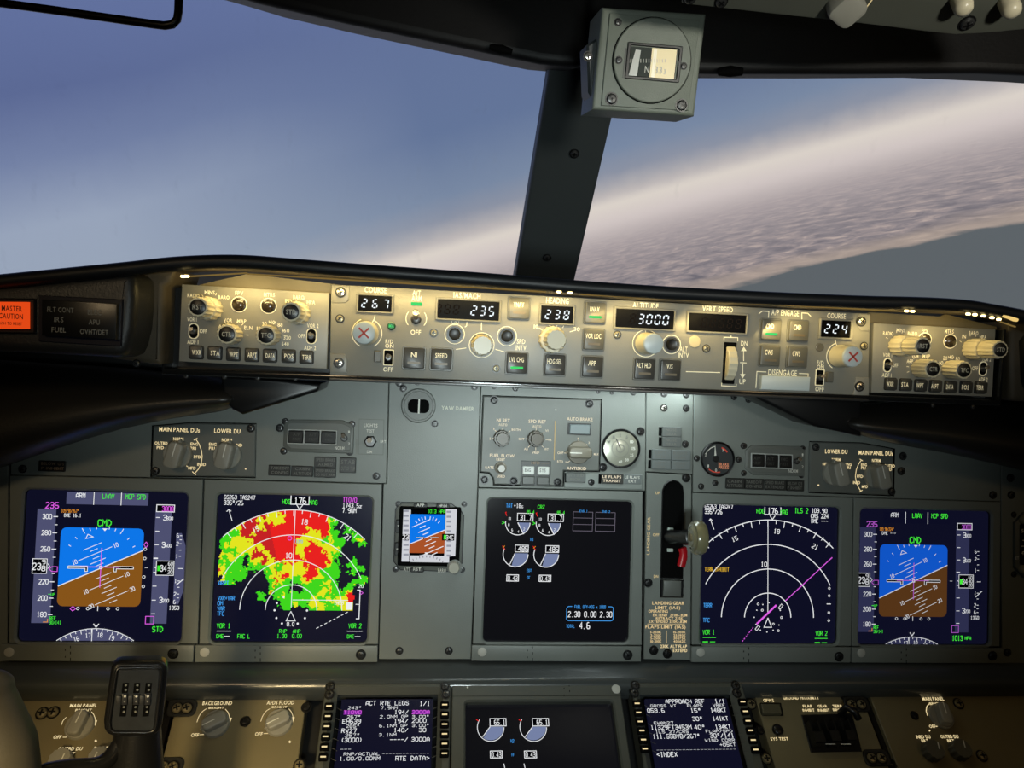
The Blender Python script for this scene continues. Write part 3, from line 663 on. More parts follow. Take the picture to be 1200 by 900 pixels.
# cool panel flood light under the housing, above the centre of the main panel
_a, _b = MCP.P(500, 461, -0.045), MCP.P(860, 478, -0.045)
l = bpy.data.lights.new('panel_flood_light', 'AREA'); l.shape = 'RECTANGLE'; l.size = (_b - _a).length; l.size_y = 0.01; l.energy = 0.20; l.color = (0.86, 1.0, 0.98)
o = bpy.data.objects.new('panel_flood_light', l); COL.objects.link(o); o.location = (_a + _b) / 2; o.rotation_euler = (MAIN.P(640, 600) - (_a + _b) / 2).to_track_quat('-Z', 'Y').to_euler(); o['label'] = 'cool flood light strip under the mode panel housing'; o['category'] = 'lamp light'

_abs = gs.abs
def in_front(name, V, *a, **k):
    out = []
    for v in V:
        v = Vector(v); w = MCP.o + MCP.x * v.x + MCP.y * v.y + MCP.n * v.z; d = (w - MAIN.o).dot(MAIN.n)
        if d < 0.007 and w.y < 0.3 and v.z < 0: v.z += (0.007 - d) / MCP.n.dot(MAIN.n)
        out.append(v)
    return _abs(name, out, *a, **k)
gs.abs = in_front
def moulding(name, pts, z0, z1, bev, m_, steps=5):
    P = MCP.poly(pts, z1); V, Fc = slab(P, z0, z1, bev, steps); return gs.abs(name, V, Fc, m_, smooth=70)
moulding('left_shoulder', [(-420, 384), (-250, 362), (-90, 341), (0, 332), (80, 325), (140, 319), (152, 320), (158, 326), (159, 350), (156, 385), (151, 405), (146, 415), (136, 419), (80, 416), (0, 412), (-90, 412), (-420, 440)], -0.06, GH, 0.009, SHIELD)
moulding('left_cheek', [(130, 320), (205, 316), (200, 332), (193, 336), (190, 426), (186, 428), (130, 420)], -0.06, 0.012, 0.006, INNER)
moulding('right_cheek', [(1184, 372), (1500, 400), (1500, 490), (1188, 470), (1184, 466)], -0.06, -0.004, 0.006, INNER)
moulding('right_shoulder', [(1258, 388), (1400, 414), (1600, 446), (1600, 520), (1400, 484), (1258, 472), (1250, 450), (1248, 400)], -0.06, GH, 0.009, SHIELD)
PODM = mat('dark_brown_black_moulding', (34, 32, 29), 0.4, noise=0.1, nscale=10, bump=0.3, bscale=400)
def pod(name, st, z0, z1, flip):
    V = []; m = 15
    for k, (x, yt, yb) in enumerate(st):
        for i in range(m):
            a = math.pi * i / (m - 1); f = (1 - math.cos(a)) / 2; b = math.sin(a) ** 0.55
            e = min(1.0, (yb - yt) / 36.0); z = z0 + (z1 - z0) * b * (0.55 + 0.45 * f) * (0.55 + 0.45 * e)
            V.append(mp(x, yt + (yb - yt) * f, z))
    Fc = [tuple(range(m)), tuple(len(V) - 1 - i for i in range(m))]
    for k in range(len(st) - 1):
        for i in range(m): j = (i + 1) % m; Fc.append((k * m + i, k * m + j, (k + 1) * m + j, (k + 1) * m + i))
    o = gs.abs(name, V, Fc, PODM, smooth=60); fixn(o.o)
pod('left_pod', [(-420, 440, 700), (-250, 426, 640), (-110, 420, 592), (-50, 421, 566), (0, 421, 549), (70, 426, 525), (110, 428, 512), (150, 431, 500.5), (200, 436, 490), (235, 438, 485), (255, 440, 482), (266, 442, 480), (273, 446, 477), (277, 453, 471), (278, 460, 465)], -0.13, -0.012, 1)
pod('right_pod', [(983, 490, 493), (985, 484, 499), (990, 479, 503), (998, 475, 507), (1012, 472, 511.5), (1050, 470, 520), (1100, 469, 529), (1150, 470, 540), (1200, 471, 552), (1260, 473, 568), (1320, 475, 584), (1450, 485, 620), (1600, 500, 670)], -0.13, -0.020, 1)
moulding('left_gusset', [(258, 440), (376, 450), (372, 459), (300, 481), (284, 486), (272, 480), (262, 470)], -0.10, -0.040, 0.003, BLK, 2)
moulding('right_gusset', [(870, 455), (1010, 462), (1010, 512), (984, 506), (955, 500), (893, 470)], -0.10, -0.050, 0.003, BLK, 2)
# housing behind and around the panels
HB = mat('black_housing_metal', (15, 15, 15), 0.35)
V, Fc = slab(MCP.poly([(189, 335), (388, 342), (700, 362), (1022, 381), (1176, 388), (1172, 474), (700, 455), (189, 437)], -0.017), -0.09, -0.017, 0.001); gs.abs('panel_housing', V, Fc, HB)
def rail(name, q0, q1, w, h0, h1, m_):
    a, b = Vector(MCP.st(*q0, h1)), Vector(MCP.st(*q1, h1)); d = (b - a).normalized(); nn = Vector((-d.y, d.x)) * w / 2
    V, Fc = slab([tuple(a + nn), tuple(a - nn), tuple(b - nn), tuple(b + nn)], h0, h1, min(w, h1 - h0) * 0.25, 2); gs.abs(name, V, Fc, m_, smooth=40)
RAILM = mat('glossy_black_rail', (20, 21, 22), 0.18, coat=0.4)
rail('left_rail', (191, 334), (191, 437), 0.0022, -0.03, 0.004, RAILM); rail('bottom_rail', (190, 435), (1172, 472), 0.005, -0.03, 0.004, RAILM)
rail('tray_edge', (386, 444.5), (1018, 469), 0.0028, -0.02, 0.007, STEEL); rail('right_rail', (1178, 386), (1172, 474), 0.0022, -0.03, 0.004, RAILM)
rail('tray_step', (190, 437.8), (1172, 474.5), 0.0018, -0.035, -0.002, STEEL)
screws(gs, [(218, 440.5), (263, 441.5), (302, 442.5), (346, 443)], 0.002, STEEL, -0.002)
screws(gs, [(160, 426)], 0.003, STEEL, 0.013); screws(gs, [(1093, 475), (1140, 477)], 0.002, STEEL, -0.002)

# warning light and caption panel on the left shoulder
MS = Plane(MCP.o + MCP.n * GH, MCP.x, MCP.y)
wl = Thing('master_caution_light', MS, 8, 370, 'orange lit MASTER CAUTION light at the left end of the glareshield', 'warning light')
V, Fc = slab(MS.poly([(-30, 349), (43, 350), (43, 391), (-30, 390)]), 0, 0.003, 0.001); wl.abs('surround', V, Fc, BLK)
V, Fc = slab(MS.poly([(-22, 353.5), (33, 354), (33, 385.5), (-22, 385)], 0.006), 0.002, 0.008, 0.001); wl.abs('lens', V, Fc, GRED)
ik = Ink(wl, 0.008); DK = mat('dark_caption_print', (96, 40, 20), 0.7)
ik.text(14, 361.5, 'MASTER', 6.5, 24, DK); ik.text(13, 370.5, 'CAUTION', 6.5, 28, DK); ik.text(12, 379, 'PUSH TO RESET', 3.6, 28, DK); ik.build()
sx = Thing('six_caption_panel', MS, 95, 375, 'black rectangular caption panel with six unlit system captions beside the orange light', 'annunciator panel')
V, Fc = slab(MS.poly([(46.5, 346), (145, 351), (143, 406), (46.5, 400)]), 0, 0.002, 0.0005); sx.abs('surround', V, Fc, mat('dark_blue_black_frame', (18, 19, 30), 0.3))
V, Fc = slab(MS.poly([(50, 351), (138, 356), (137, 398), (50, 393)], 0.006), 0.001, 0.008, 0.0012, 2); sx.abs('lens', V, Fc, mat('smoked_caption_lens', (14, 14, 15), 0.3), smooth=40)
ik = Ink(sx, 0.008)
for x, y, t, w in ((71, 363, 'FLT CONT', 31), (69, 374.5, 'IRS', 11), (69, 386.5, 'FUEL', 17), (111, 366, 'ELEC', 16), (110.5, 377.3, 'APU', 13), (110.5, 389, 'OVHT/DET', 33)): ik.text(x, y, t, 6.2, w, INKD)
ik.build()
# ------------------------------------------------------------------ mode control panel
mc = Thing('mode_control_panel', MCP, 702, 400, 'long grey autopilot mode panel with white digits, centred under the hood', 'control panel')
pl = [(388, 333), (1020, 367.5), (1017.5, 466.5), (386.5, 439.5)]
V, Fc = slab(MCP.poly(pl), -0.012, 0.0, 0.0012, 2); mc.abs('faceplate', V, Fc, MCPG, smooth=40)
z3 = (380, 320, 4.615); z4 = (600, 330, 4.615); z5 = (830, 340, 5.714)
# raised corner tabs
for pts in ([(389, 334), (409, 334.6), (409, 351), (405, 355), (389, 355)], [(1006, 368), (1019.5, 368.6), (1018.6, 388.5), (1008, 387.5), (1005, 383)],
            [(387, 414), (404, 415), (407, 420), (406.5, 437), (387, 436.5)], [(1002, 442), (1018, 442.6), (1017.6, 464.8), (996, 464), (1000, 460)]):
    V, Fc = slab(MCP.poly(pts), 0, 0.0012, 0.0008, 2); mc.abs('corner_tab', V, Fc, MCPG, smooth=40)
screws(mc, [(399.3, 342.5), (1009.2, 376.8), (397, 425.3), (1007.3, 453)], 0.0042, CHROME, 0.0012)
screws(mc, [(398.4, 373.5), (508.3, 390.3), (581.4, 431.8), (723.3, 392.3), (827.5, 408.5), (1012.3, 405.4)], 0.0034, mat('dull_brass_screw', (176, 166, 136), 0.35, metal=0.5))
ink = Ink(mc, 0.0)
def T3(*a, z=None, **k): pass
def tx(zm, x, y, t, h, w=None, m_=None, **k):
    ik = ink; ik.text(zm[0] + x / zm[2], zm[1] + y / zm[2], t, h / zm[2], (w / zm[2]) if w else None, m_ or INKL, **k)
INKL = mat('cream_print', (244, 236, 206), 0.5, emit=0.22, ecol=(244, 226, 180))
tx(z3, 278, 92, 'COURSE', 30, 120); tx(z3, 500, 107, 'A/T', 26, 44); tx(z3, 500, 136, 'ARM', 28, 54); tx(z3, 495, 320, 'OFF', 26, 56)
tx(z3, 772, 122, 'IAS/MACH', 30, 145); tx(z3, 708, 264, 'C/O', 22, 44); tx(z3, 352, 370, 'F/D', 22, 42); tx(z3, 352, 394, 'ON', 22, 46); tx(z3, 346, 521, 'OFF', 24, 54)
tx(z3, 1064, 370, 'SPD', 26, 46); tx(z3, 1064, 404, 'INTV', 26, 56)
tx(z4, 246, 103, 'HEADING', 30, 122); tx(z4, 130, 243, '10', 20, 24); tx(z4, 350, 257, '30', 20, 34); tx(z4, 722, 130, 'ALTITUDE', 30, 140)
tx(z4, 928, 365, 'ALT', 26, 42); tx(z4, 928, 398, 'INTV', 26, 56); tx(z4, 1112, 150, 'VERT SPEED', 30, 165)
tx(z5, 515, 152, 'A/P ENGAGE', 36, 185); tx(z5, 858, 173, 'COURSE', 34, 125); tx(z5, 240, 357, 'DN', 32, 44); tx(z5, 228, 612, 'UP', 32, 42)
tx(z5, 497, 553, 'DISENGAGE', 36, 192); tx(z5, 750, 486, 'F/D', 26, 46); tx(z5, 750, 514, 'ON', 26, 48); tx(z5, 745, 662, 'OFF', 30, 58)
def W(zm, pts, w=0.9): ink.line([(zm[0] + x / zm[2], zm[1] + y / zm[2]) for x, y in pts], w, INKL)
W(z3, [(275, 228), (270, 250), (258, 270)]); W(z3, [(850, 262), (850, 310)]); W(z3, [(772, 252), (770, 285), (760, 292)]); W(z3, [(712, 413), (768, 405)]); W(z3, [(925, 412), (972, 425)])
W(z4, [(145, 250), (185, 275)]); W(z4, [(203, 235), (210, 250)]); W(z4, [(243, 235), (243, 245)]); W(z4, [(280, 237), (274, 250)]); W(z4, [(312, 272), (345, 262)]); W(z4, [(722, 255), (722, 275)]); W(z4, [(940, 487), (1125, 492)])
W(z5, [(152, 292), (152, 316)]); W(z5, [(105, 338), (105, 316), (197, 318), (197, 342)]); W(z5, [(90, 620), (88, 640), (186, 646), (187, 628)]); W(z5, [(212, 485), (256, 487)])
W(z5, [(236, 475), (236, 400)]); W(z5, [(230, 492), (230, 570)]); W(z5, [(338, 158), (362, 140), (405, 143), (402, 185)]); W(z5, [(686, 176), (665, 155), (625, 153), (626, 195)])
W(z5, [(388, 548), (325, 545), (318, 655)]); W(z5, [(606, 558), (668, 560), (664, 668)]); W(z5, [(848, 328), (852, 352), (860, 375)])
ink.poly([(830 + 218 / 5.714, 340 + 408 / 5.714), (830 + 256 / 5.714, 340 + 408 / 5.714), (830 + 237 / 5.714, 340 + 378 / 5.714)], INKL)
ink.poly([(830 + 212 / 5.714, 340 + 562 / 5.714), (830 + 248 / 5.714, 340 + 562 / 5.714), (830 + 229 / 5.714, 340 + 592 / 5.714)], INKL)
for (x, y, r_, a0, a1) in ((430, 390.4, 17.5, 115, 245), (430, 390.4, 17.5, -60, 65), (487.8, 373.5, 12, 140, 220), (487.8, 373.5, 12, -40, 40), (984, 417.5, 15.5, 115, 240)): ink.arc(x, y, r_, a0, a1, 0.9, INKL)
for x, y, r_ in ((532.8, 391.5, 11.5), (594, 394, 11.3), (786.8, 403.7, 10.6), (564.5, 404.5, 14.6), (756.8, 402.4, 15.5)): ink.ring(x, y, r_, 0.9, INKL, 28)
# framed windows with white digits
def readout(cx, cy, w, h, txt, dx=0, offs=None, hh=10.2, pitch=12.6):
    k = MCP.ks(cx, cy); Po = rr(w * k, h * k, 0.0012, 3); Pi = rr((w - 5) * k, (h - 5) * k, 0.0006, 3)
    V, Fc = ringslab(Po, Pi, -0.0005, 0.0026, 0.0008, -0.003, 0.0008); f = mc.add('readout_frame', mk('readout_frame', V, Fc, MCPG, smooth=40), cx, cy)
    V, Fc = boxv(-(w - 4) * k / 2, (w - 4) * k / 2, -(h - 4) * k / 2, (h - 4) * k / 2, 0.0001, 0.0006); g = mc.add('readout_window', mk('readout_window', V, Fc, DARKLCD), cx, cy, parent=f)
    sg = Ink(mc, 0.0006); n = len(txt); on = ''.join(c if c.isdigit() else '_' for c in txt)
    sg.seg7(cx + dx, cy, on, hh, pitch, GSEG, None)
    if offs:
        of = offs; sg.seg7(cx + dx, cy, ''.join('8' if c == 'o' else '_' for c in of), hh, pitch, GSEGD, None)
    sg.build('digits', parent=f)
readout(439.6, 355.8, 44, 23.5, '267'); readout(549, 363.4, 77, 27, '____235', -4, 'ooo____', 11, 10.3); readout(652.6, 368.8, 42.5, 24.5, '238', 0.4, None, 10.2, 10.8); readout(755.4, 374, 73, 26, 'xx3000', 0.6, '_o____', 11, 9.7)
readout(840.3, 378.5, 72, 25, '______', 0, '_ooooo', 10.5, 10); readout(978.8, 385.6, 39.5, 23.5, '224', 0.6, None, 9.6, 9.9)
# square push buttons
KEYR = mat('key_rim', (100, 100, 94), 0.4)
KW = 0.0205
mk1 = cached('mcpkey', lambda: key_mesh(KW, KW, 0.004, KEY, KEY, KEYR)); mk2 = cached('mcpkeyg', lambda: key_mesh(KW, KW, 0.004, KEYG, KEYG, KEYR))
barm = {c.name: mk('bar', *boxv(-0.0062, 0.0062, -0.0012, 0.0012, 0, 0.0004), c) for c in (GBAR, mat('unlit_lamp_bar', (104, 92, 70), 0.4))}
def pbutton(x, y, t, lit=False, warm=False, w=None):
    b = mc.add('push_button', mk2 if warm else mk1, x, y); a0, b0 = MCP.st(x, y, 0)
    mc.addl('lamp_bar', barm['green_lamp_bar' if lit else 'unlit_lamp_bar'], a0, b0 - 0.0045, 0.0040, parent=b, label='green lit bar' if lit else None)
    k = Ink(mc, 0.004); k.text(x, y - 4.2, t, 5.6, w or (5.0 * len(t) if len(t) < 5 else 4.15 * len(t)), INKL); k.build('legend', parent=b)
for a in ((608, 361.3, 'VNAV', 0, 1, 12), (485.2, 419.8, 'N1', 0, 0, 7), (517.2, 421, 'SPEED', 0, 0, 14), (605.4, 425.6, 'LVL CHG', 1, 0, 17), (696.9, 366.5, 'LNAV', 1, 1, 11), (695.4, 398, 'VOR LOC', 0, 1, 18),
          (693.8, 429.8, 'APP', 0, 0, 9), (649.9, 427.7, 'HDG SEL', 0, 0, 17), (754.6, 432.4, 'ALT HLD', 0, 0, 17), (784.8, 433.6, 'V/S', 0, 0, 7), (902.3, 386.4, 'CMD', 1, 1, 9), (934.6, 387.8, 'CMD', 0, 1, 9), (901, 417, 'CWS', 0, 1, 9), (933.2, 418.6, 'CWS', 0, 1, 9)): pbutton(*a)
# small round buttons in rings
rb = mk('round_button', *join((*lathe([(0.0078, 0.0001), (0.0078, 0.0008)], 24), 1), (*lathe([(0.0058, 0), (0.0058, 0.003), (0.005, 0.004), (0.0032, 0.0035), (0.0001, 0.0034)], 24, caps=False), 0))[:2], BLK, smooth=40)
for q in ((532.8, 391.5), (594, 394), (786.8, 403.7)): mc.add('round_button', rb, *q)
# rotary knobs
cross = join(*[moved(boxv(-0.0066, 0.0066, -0.00085, 0.00085, 0.0262, 0.0266), rot=a) for a in (R(45), R(-45))])
kn = smoothknob(0.0118, 0.0108, 0.026, KNOBW, KNOBG)
for q in ((429.5, 390.4), (983.5, 417.3)):
    k1 = mc.add('course_knob', kn, *q); mc.add('red_cross', cached('cross', lambda: mk('red_cross', cross[0], cross[1], INKR)), q[0], q[1], parent=k1, label='red cross mark')
mc.add('speed_knob', fluted([(0.0108, 0.0, 0.012), (0.0096, 0.012, 0.026)], KNOBG, KNOBW, False), 564, 404.5)
mc.add('heading_knob', fluted([(0.0138, 0.0, 0.009), (0.0102, 0.009, 0.030)], KNOBG, KNOBW, False), 646.5, 398)
mc.add('altitude_knob', smoothknob(0.0112, 0.0102, 0.028, KNOBW, KNOBG), 757, 402.4)
# lamps, switches, wheel, disengage bar
mc.add('status_lamp', mk('lamp', *lathe([(0.0042, 0), (0.004, 0.0015), (0.003, 0.002)], 16), mat('dark_green_lens', (20, 70, 34), 0.25)), 458.7, 382)
ik = Ink(mc, 0.0021); ik.text(458.7, 382, 'MA', 4.2, 6, GBAR); ik.build('lamp_caption')
mc.add('status_lamp', mk('lamp', *lathe([(0.0046, 0), (0.0044, 0.0008), (0.0034, 0.001)], 16), mat('grey_lens', (96, 92, 82), 0.3)), 960.5, 407)
mc.add('blanking_disc', mk('disc', *lathe([(0.0062, 0), (0.006, 0.0008), (0.005, 0.001)], 20), mat('pale_brass_disc', (196, 182, 146), 0.35)), 814, 400.4)
mc.add('arm_lamp', mk('bar', *boxv(-0.0052, 0.0052, -0.0016, 0.0016, 0, 0.0008), GBAR), 488, 356.2, label='green lit bar')
tg = toggle_mesh(0.013, 0.0026, 0.5); mc.add('arm_switch', tg, 487.6, 374)
def slotsw(th, x, y, w, h, ry=0.0, ht=0.0, me=None):
    k = th.pl.ks(x, y, ht); Po = rr(w * k, h * k, min(ry, w * k * 0.49), 4); Pi = rr((w - 2) * k, (h - 2) * k, min(ry, (w - 2) * k * 0.49), 4)
    V, Fc = ringslab(Po, Pi, 0, 0.0009, 0.0003); f = th.add('slot_switch', mk('slot_frame', V, Fc, INKL), x, y, ht)
    V, Fc = slab(Pi, 0.0, 0.0002); th.add('slot', mk('slot', V, Fc, SLOT), x, y, ht, parent=f); th.add('toggle', me or tgs, x, y, ht, parent=f); return f
tgs = toggle_mesh(0.008, 0.0017, 0.25)
slotsw(mc, 455.2, 419, 12, 19, 0.0008); slotsw(mc, 960.5, 442.4, 10.5, 18.5, 0.0008)
V, Fc = slab(rr(0.007, 0.011, 0.0008), 0, 0.006, 0.0008); blk = mk('guard_block', V, Fc, KEYG, smooth=40); mc.add('guard_block', blk, 443, 417.7); mc.add('guard_block', blk, 970, 441.8)
k = MCP.ks(855, 426); V, Fc = slab(rr(14.5 * k, 47 * k, 0.001), 0, 0.0004); wl_ = mc.add('wheel_slot', mk('wheel_slot', V, Fc, SLOT), 854.5, 425.5)
V, Fc = lathe([(0.0185, -0.0048), (0.0195, -0.004), (0.0195, 0.004), (0.0185, 0.0048)], 64, 18, 0.05); V = [(z, x, y - 0.0085) for x, y, z in V]
mc.add('thumbwheel', mk('thumbwheel', V, Fc, KNOBW, smooth=35), 855.4, 425.8, label='ivory ridged vertical thumbwheel')
V, Fc = slab(MCP.poly([(890, 439.5), (946.5, 441.5), (945.5, 458), (889, 456)]), 0, 0.006, 0.0012, 2); mc.abs('disengage_bar', V, Fc, KNOBG, smooth=40)
ink.build('legend')

# ------------------------------------------------------------------ the two display control panels (left and right of the mode panel)
def efis(corners, label, base, top, sidek, texts, fpv, mtrs, sw1, sw2, keys, left):
    h0 = -0.002
    th = Thing('display_control_panel', MCP, base[0][0], base[0][1] + 25, label, 'control panel', None, h0)
    V, Fc = slab(MCP.poly(corners, h0), -0.014, h0, 0.001, 2); th.abs('faceplate', V, Fc, MCPG, smooth=40)
    ik = Ink(th, h0)
    for x, y, t, hh, w in texts: ik.text(x, y, t, hh, w, INKL)
    big = cached('kb', lambda: fluted([(0.0112, 0, 0.019), (0.0094, 0.0195, 0.041)], BLK, KNOBW, True)); sml = cached('ks', lambda: fluted([(0.0098, 0, 0.022)], BLK, KNOBW, True))
    for (x, y), t, me, L in ((base[0], 'RST', big, 0.041), (base[1], 'STD', big, 0.041), (base[2], 'CTR', sml, 0.022), (base[3], 'TFC', sml, 0.022)):
        kb = th.add('rotary_knob', me, x, y, h0); a0, b0 = MCP.st(x, y, h0)
        kk = Ink(th, h0 + L + 0.001, f=lambda u, v, a0=a0, b0=b0: (a0 + u, b0 + v), k=1.0); kk.text(0, 0, t, 0.0044, 0.0086, mat('pale_print', (186, 184, 170), 0.6)); kk.build('knob_caption', parent=kb)
        for i in range(9): 
            a = R(200 - i * 25); r_ = 0.0135 if me is big else 0.0118
            if me is not big or 2 <= i <= 5: ik.strip([(a0 + r_ * math.cos(a), b0 + r_ * math.sin(a)), (a0 + (r_ + 0.0025) * math.cos(a), b0 + (r_ + 0.0025) * math.sin(a))], 0.0006, INKL)
    for q in (fpv, mtrs):
        ik.ring(*q, 9.2 if left else 7.6, 1.1, INKL, 24)
        th.add('round_button', cached('rbs', lambda: mk('round_button', *lathe([(0.0066, 0), (0.0064, 0.0012), (0.0052, 0.0016), (0.005, 0.003), (0.0035, 0.0038), (0.0008, 0.0042)], 22), mat('dark_brown_button', (52, 44, 34), 0.2, coat=0.5), smooth=40)), *q, h0)
    slotsw(th, *sw1, 12 if left else 9.5, 19 if left else 16, 0.004, h0); slotsw(th, *sw2, 12 if left else 9.5, 19 if left else 16, 0.004, h0)
    km = cached('ek', lambda: key_mesh(0.0122, 0.0118, 0.004, KEY, KEY))
    for (x, y), t in zip(keys, ('WXR', 'STA', 'WPT', 'ARPT', 'DATA', 'POS', 'TERR')):
        b = th.add('push_button', km, x, y, h0); kk = Ink(th, h0 + 0.004); kk.text(x, y, t, 5.6 if left else 5.0, (10.5 if left else 8.4), INKL); kk.build('legend', parent=b)
    ik.build('legend')
def zz(o, s, L): return [(o[0] + x / s, o[1] + y / s, *r_) for x, y, *r_ in L]
z6 = (200, 310)
tl = zz(z6, 6, [(160, 218, 'RADIO', 4.4, 14), (274, 195, 'MINS', 4.4, 12), (374, 230, 'BARO', 4.4, 13), (482, 200, 'FPV', 4.6, 9.5), (694, 212, 'MTRS', 4.6, 13), (900, 230, 'BARO', 4.6, 13), (820, 255, 'IN', 4.4, 5), (987, 265, 'HPA', 4.6, 9.5),
    (150, 386, 'VOR 1', 4.6, 11), (230, 468, 'OFF', 4.8, 8.5), (156, 544, 'ADF 1', 4.8, 13), (403, 392, 'VOR', 4.6, 10), (500, 398, 'MAP', 4.6, 10.5), (372, 436, 'APP', 4.6, 13), (546, 444, 'PLN', 4.6, 9.5), (660, 416, '20', 4.6, 5.5), (714, 406, '40', 4.6, 6), (770, 424, '80', 4.6, 6),
    (622, 450, '10', 4.6, 5.5), (810, 464, '160', 4.6, 8.5), (820, 514, '320', 4.6, 8.5), (806, 558, '640', 4.6, 8.5), (1000, 430, 'VOR 2', 4.8, 13.5), (920, 502, 'OFF', 4.8, 8.5), (980, 586, 'ADF 2', 4.8, 14)])
efis([(213, 333), (386, 343.3), (383, 432.5), (209.5, 423.5)], 'grey display control panel with dark-capped knobs left of the mode panel', [(248, 362), (351, 367.3), (273.5, 391.8), (318, 393)], None, None, tl, (280.2, 356.8), (314.8, 358.5), (227, 388), (365, 394),
     [(200 + x / 6, 310 + y / 6) for x, y in ((182, 617), (313, 622), (443, 630), (573, 636), (700, 641), (831, 644), (957, 652))], True)
z6 = (1000, 340)
tr_ = zz(z6, 6, [(245, 304, 'RADIO', 4.0, 12), (333, 282, 'MINS', 4.0, 10), (415, 306, 'BARO', 4.0, 11), (504, 285, 'FPV', 4.4, 7.5), (674, 290, 'MTRS', 4.4, 10.5), (845, 302, 'BARO', 4.2, 11), (778, 325, 'IN', 4.2, 4.5), (912, 330, 'HPA', 4.2, 8),
    (240, 456, 'VOR 1', 4.2, 10.5), (293, 528, 'OFF', 4.4, 6.8), (234, 598, 'ADF 1', 4.4, 11), (434, 462, 'VOR', 4.2, 8), (513, 465, 'MAP', 4.2, 8.5), (397, 500, 'APP', 4.2, 7.5), (645, 478, '20', 4.4, 5), (688, 470, '40', 4.4, 5), (733, 483, '80', 4.4, 5),
    (618, 512, '10', 4.4, 4.5), (935, 486, 'VOR 2', 4.2, 10.5), (855, 550, 'OFF', 4.4, 6.8), (912, 628, 'ADF 2', 4.4, 10.5)])
efis([(1024, 378.5), (1167, 386), (1163, 465), (1021, 460)], 'grey display control panel with long ivory knobs right of the mode panel', [(1052, 405), (1138, 409), (1077, 431.5), (1112.5, 432.8)], None, None, tr_, (1083.5, 398), (1113.3, 400), (1039.8, 428), (1151.8, 432),
     [(1000 + x / 6, 340 + y / 6) for x, y in ((258, 660), (362, 665), (468, 670), (572, 675), (678, 680), (787, 683), (890, 685))], False)
# ------------------------------------------------------------------ main instrument panel
def plate(name, pts, label, cat='instrument panel', h=0.0, th=0.004, m_=PANEL, pl=MAIN, bev=0.0006, hole=None, group=None):
    cx = sum(p[0] for p in pts) / len(pts); cy = sum(p[1] for p in pts) / len(pts)
    t = Thing(name, pl, cx, cy, label, cat, group, h)
    P = inset(ccw(pl.poly(pts, h)), 0.0004)
    V, Fc = slab(P, h - th, h, bev, 1); t.abs('panel_plate', V, Fc, m_, smooth=30); return t
bk = wobj('panel_backing', [MAIN.P(x, y, z) for z in (-0.03, -0.022) for x, y in ((-420, 400), (1620, 440), (1620, 810), (-420, 800))], [(0, 1, 2, 3), (7, 6, 5, 4), (0, 4, 5, 1), (1, 5, 6, 2), (2, 6, 7, 3), (3, 7, 4, 0)], BACK, kind='structure'); fixn(bk)
p0 = plate('instrument_panel', [(-420, 424), (13, 433), (10, 520), (9, 776), (-420, 776)], 'narrow plain grey panel strip at the far left of the main panel')
screws(p0, [(3, 524)], 0.0034)
pA = plate('instrument_panel', [(13, 433), (456, 443), (453, 567), (239, 561), (12, 557)], 'grey upper left main panel with four dark captions and a toggle')
pY = plate('instrument_panel', [(456, 440), (563.5, 443), (560, 573), (552, 773), (443.5, 773), (449, 567), (453, 566)], 'plain grey main panel strip with the yaw damper gauge and standby display')
pC = plate('instrument_panel', [(563.5, 443), (757, 448), (756.5, 575.5), (560, 571.5)], 'grey upper centre main panel behind the autobrake plate')
pG = plate('instrument_panel', [(757, 448), (813, 450), (812, 556), (756.5, 553)], 'narrow grey panel with six gear caption blocks above the lever slot')
pR = plate('instrument_panel', [(813, 450), (1174, 470), (1173, 588), (1000, 583), (811.5, 577)], 'grey upper right main panel with the brake pressure gauge')
pF = plate('instrument_panel', [(1174, 470), (1620, 500), (1620, 790), (1174, 778), (1173, 588)], 'plain grey main panel strip at the far right')
screws(pA, [(101, 504), (26.5, 549.5), (441, 558), (328, 501.5)], 0.0036)
screws(pY, [(472.5, 455), (509.5, 496.5), (556, 453), (468, 449), (468, 762.5), (526, 762.5), (489, 447)], 0.0036)
screws(pC, [(579, 452.5), (604, 455), (742, 460)], 0.003); screws(pC, [(701, 459), (717, 460)], 0.002)
screws(pG, [(778, 461.5), (804, 462.5), (804, 478.5), (803, 520.5)], 0.0034); me = mk('light_dot', *lathe([(0.0036, 0), (0.0034, 0.0006)], 16), DOT)
pG.add('screw', cached('lscrew', lambda: screw_mesh(0.0036, CHROME)), 778, 478)
screws(pR, [(860, 465), (877, 468.5), (816.5, 537), (821.5, 570), (871, 522.5), (865.5, 538.5), (838, 566)], 0.003)
screws(pR, [(1058, 534.5), (1056, 552), (1183.5 - 20, 580)], 0.004)
screws(pF, [(1184, 560), (1185, 580)], 0.004)

# --- selector modules
def module(pts, label, h=0.0035, m_=PANEL2, name='selector_panel', cat='selector panel', pl=MAIN, th=0.0032):
    t = plate(name, pts, label, cat, h, th, m_, pl, 0.0012)
    V, Fc = slab(inset(ccw(pl.poly(pts, 0)), -0.0006), 0.0001, 0.0007); t.abs('edge_shade_underlay', V, Fc, SLOT); return t  # black underlay draws the shade line around the plate edge
k_m = MAIN.ks(600, 520)
selm = cached('sel', lambda: pointer_knob_mesh(0.0155, 0.019, 0.029, 0.0165, KNOBT))
def legend_arrow(ik, pts, w, m_): ik.line(pts, w, m_)
m1 = module([(179, 499), (222, 495.5), (300, 496.5), (299, 559.5), (177, 558)], 'grey selector panel with two taupe knobs and backlit captions, upper left')
m1.add('selector_knob', selm, 209, 532.5, 0.0035, R(-14)); m1.add('selector_knob', selm, 267, 533.5, 0.0035, R(-12))
ik = Ink(m1, 0.0035, zoom=(160, 470, 3.871))
ik.text(195, 130, 'MAIN PANEL DUs', 20, 184, GL); ik.text(412, 136, 'LOWER DU', 20, 118, GL)
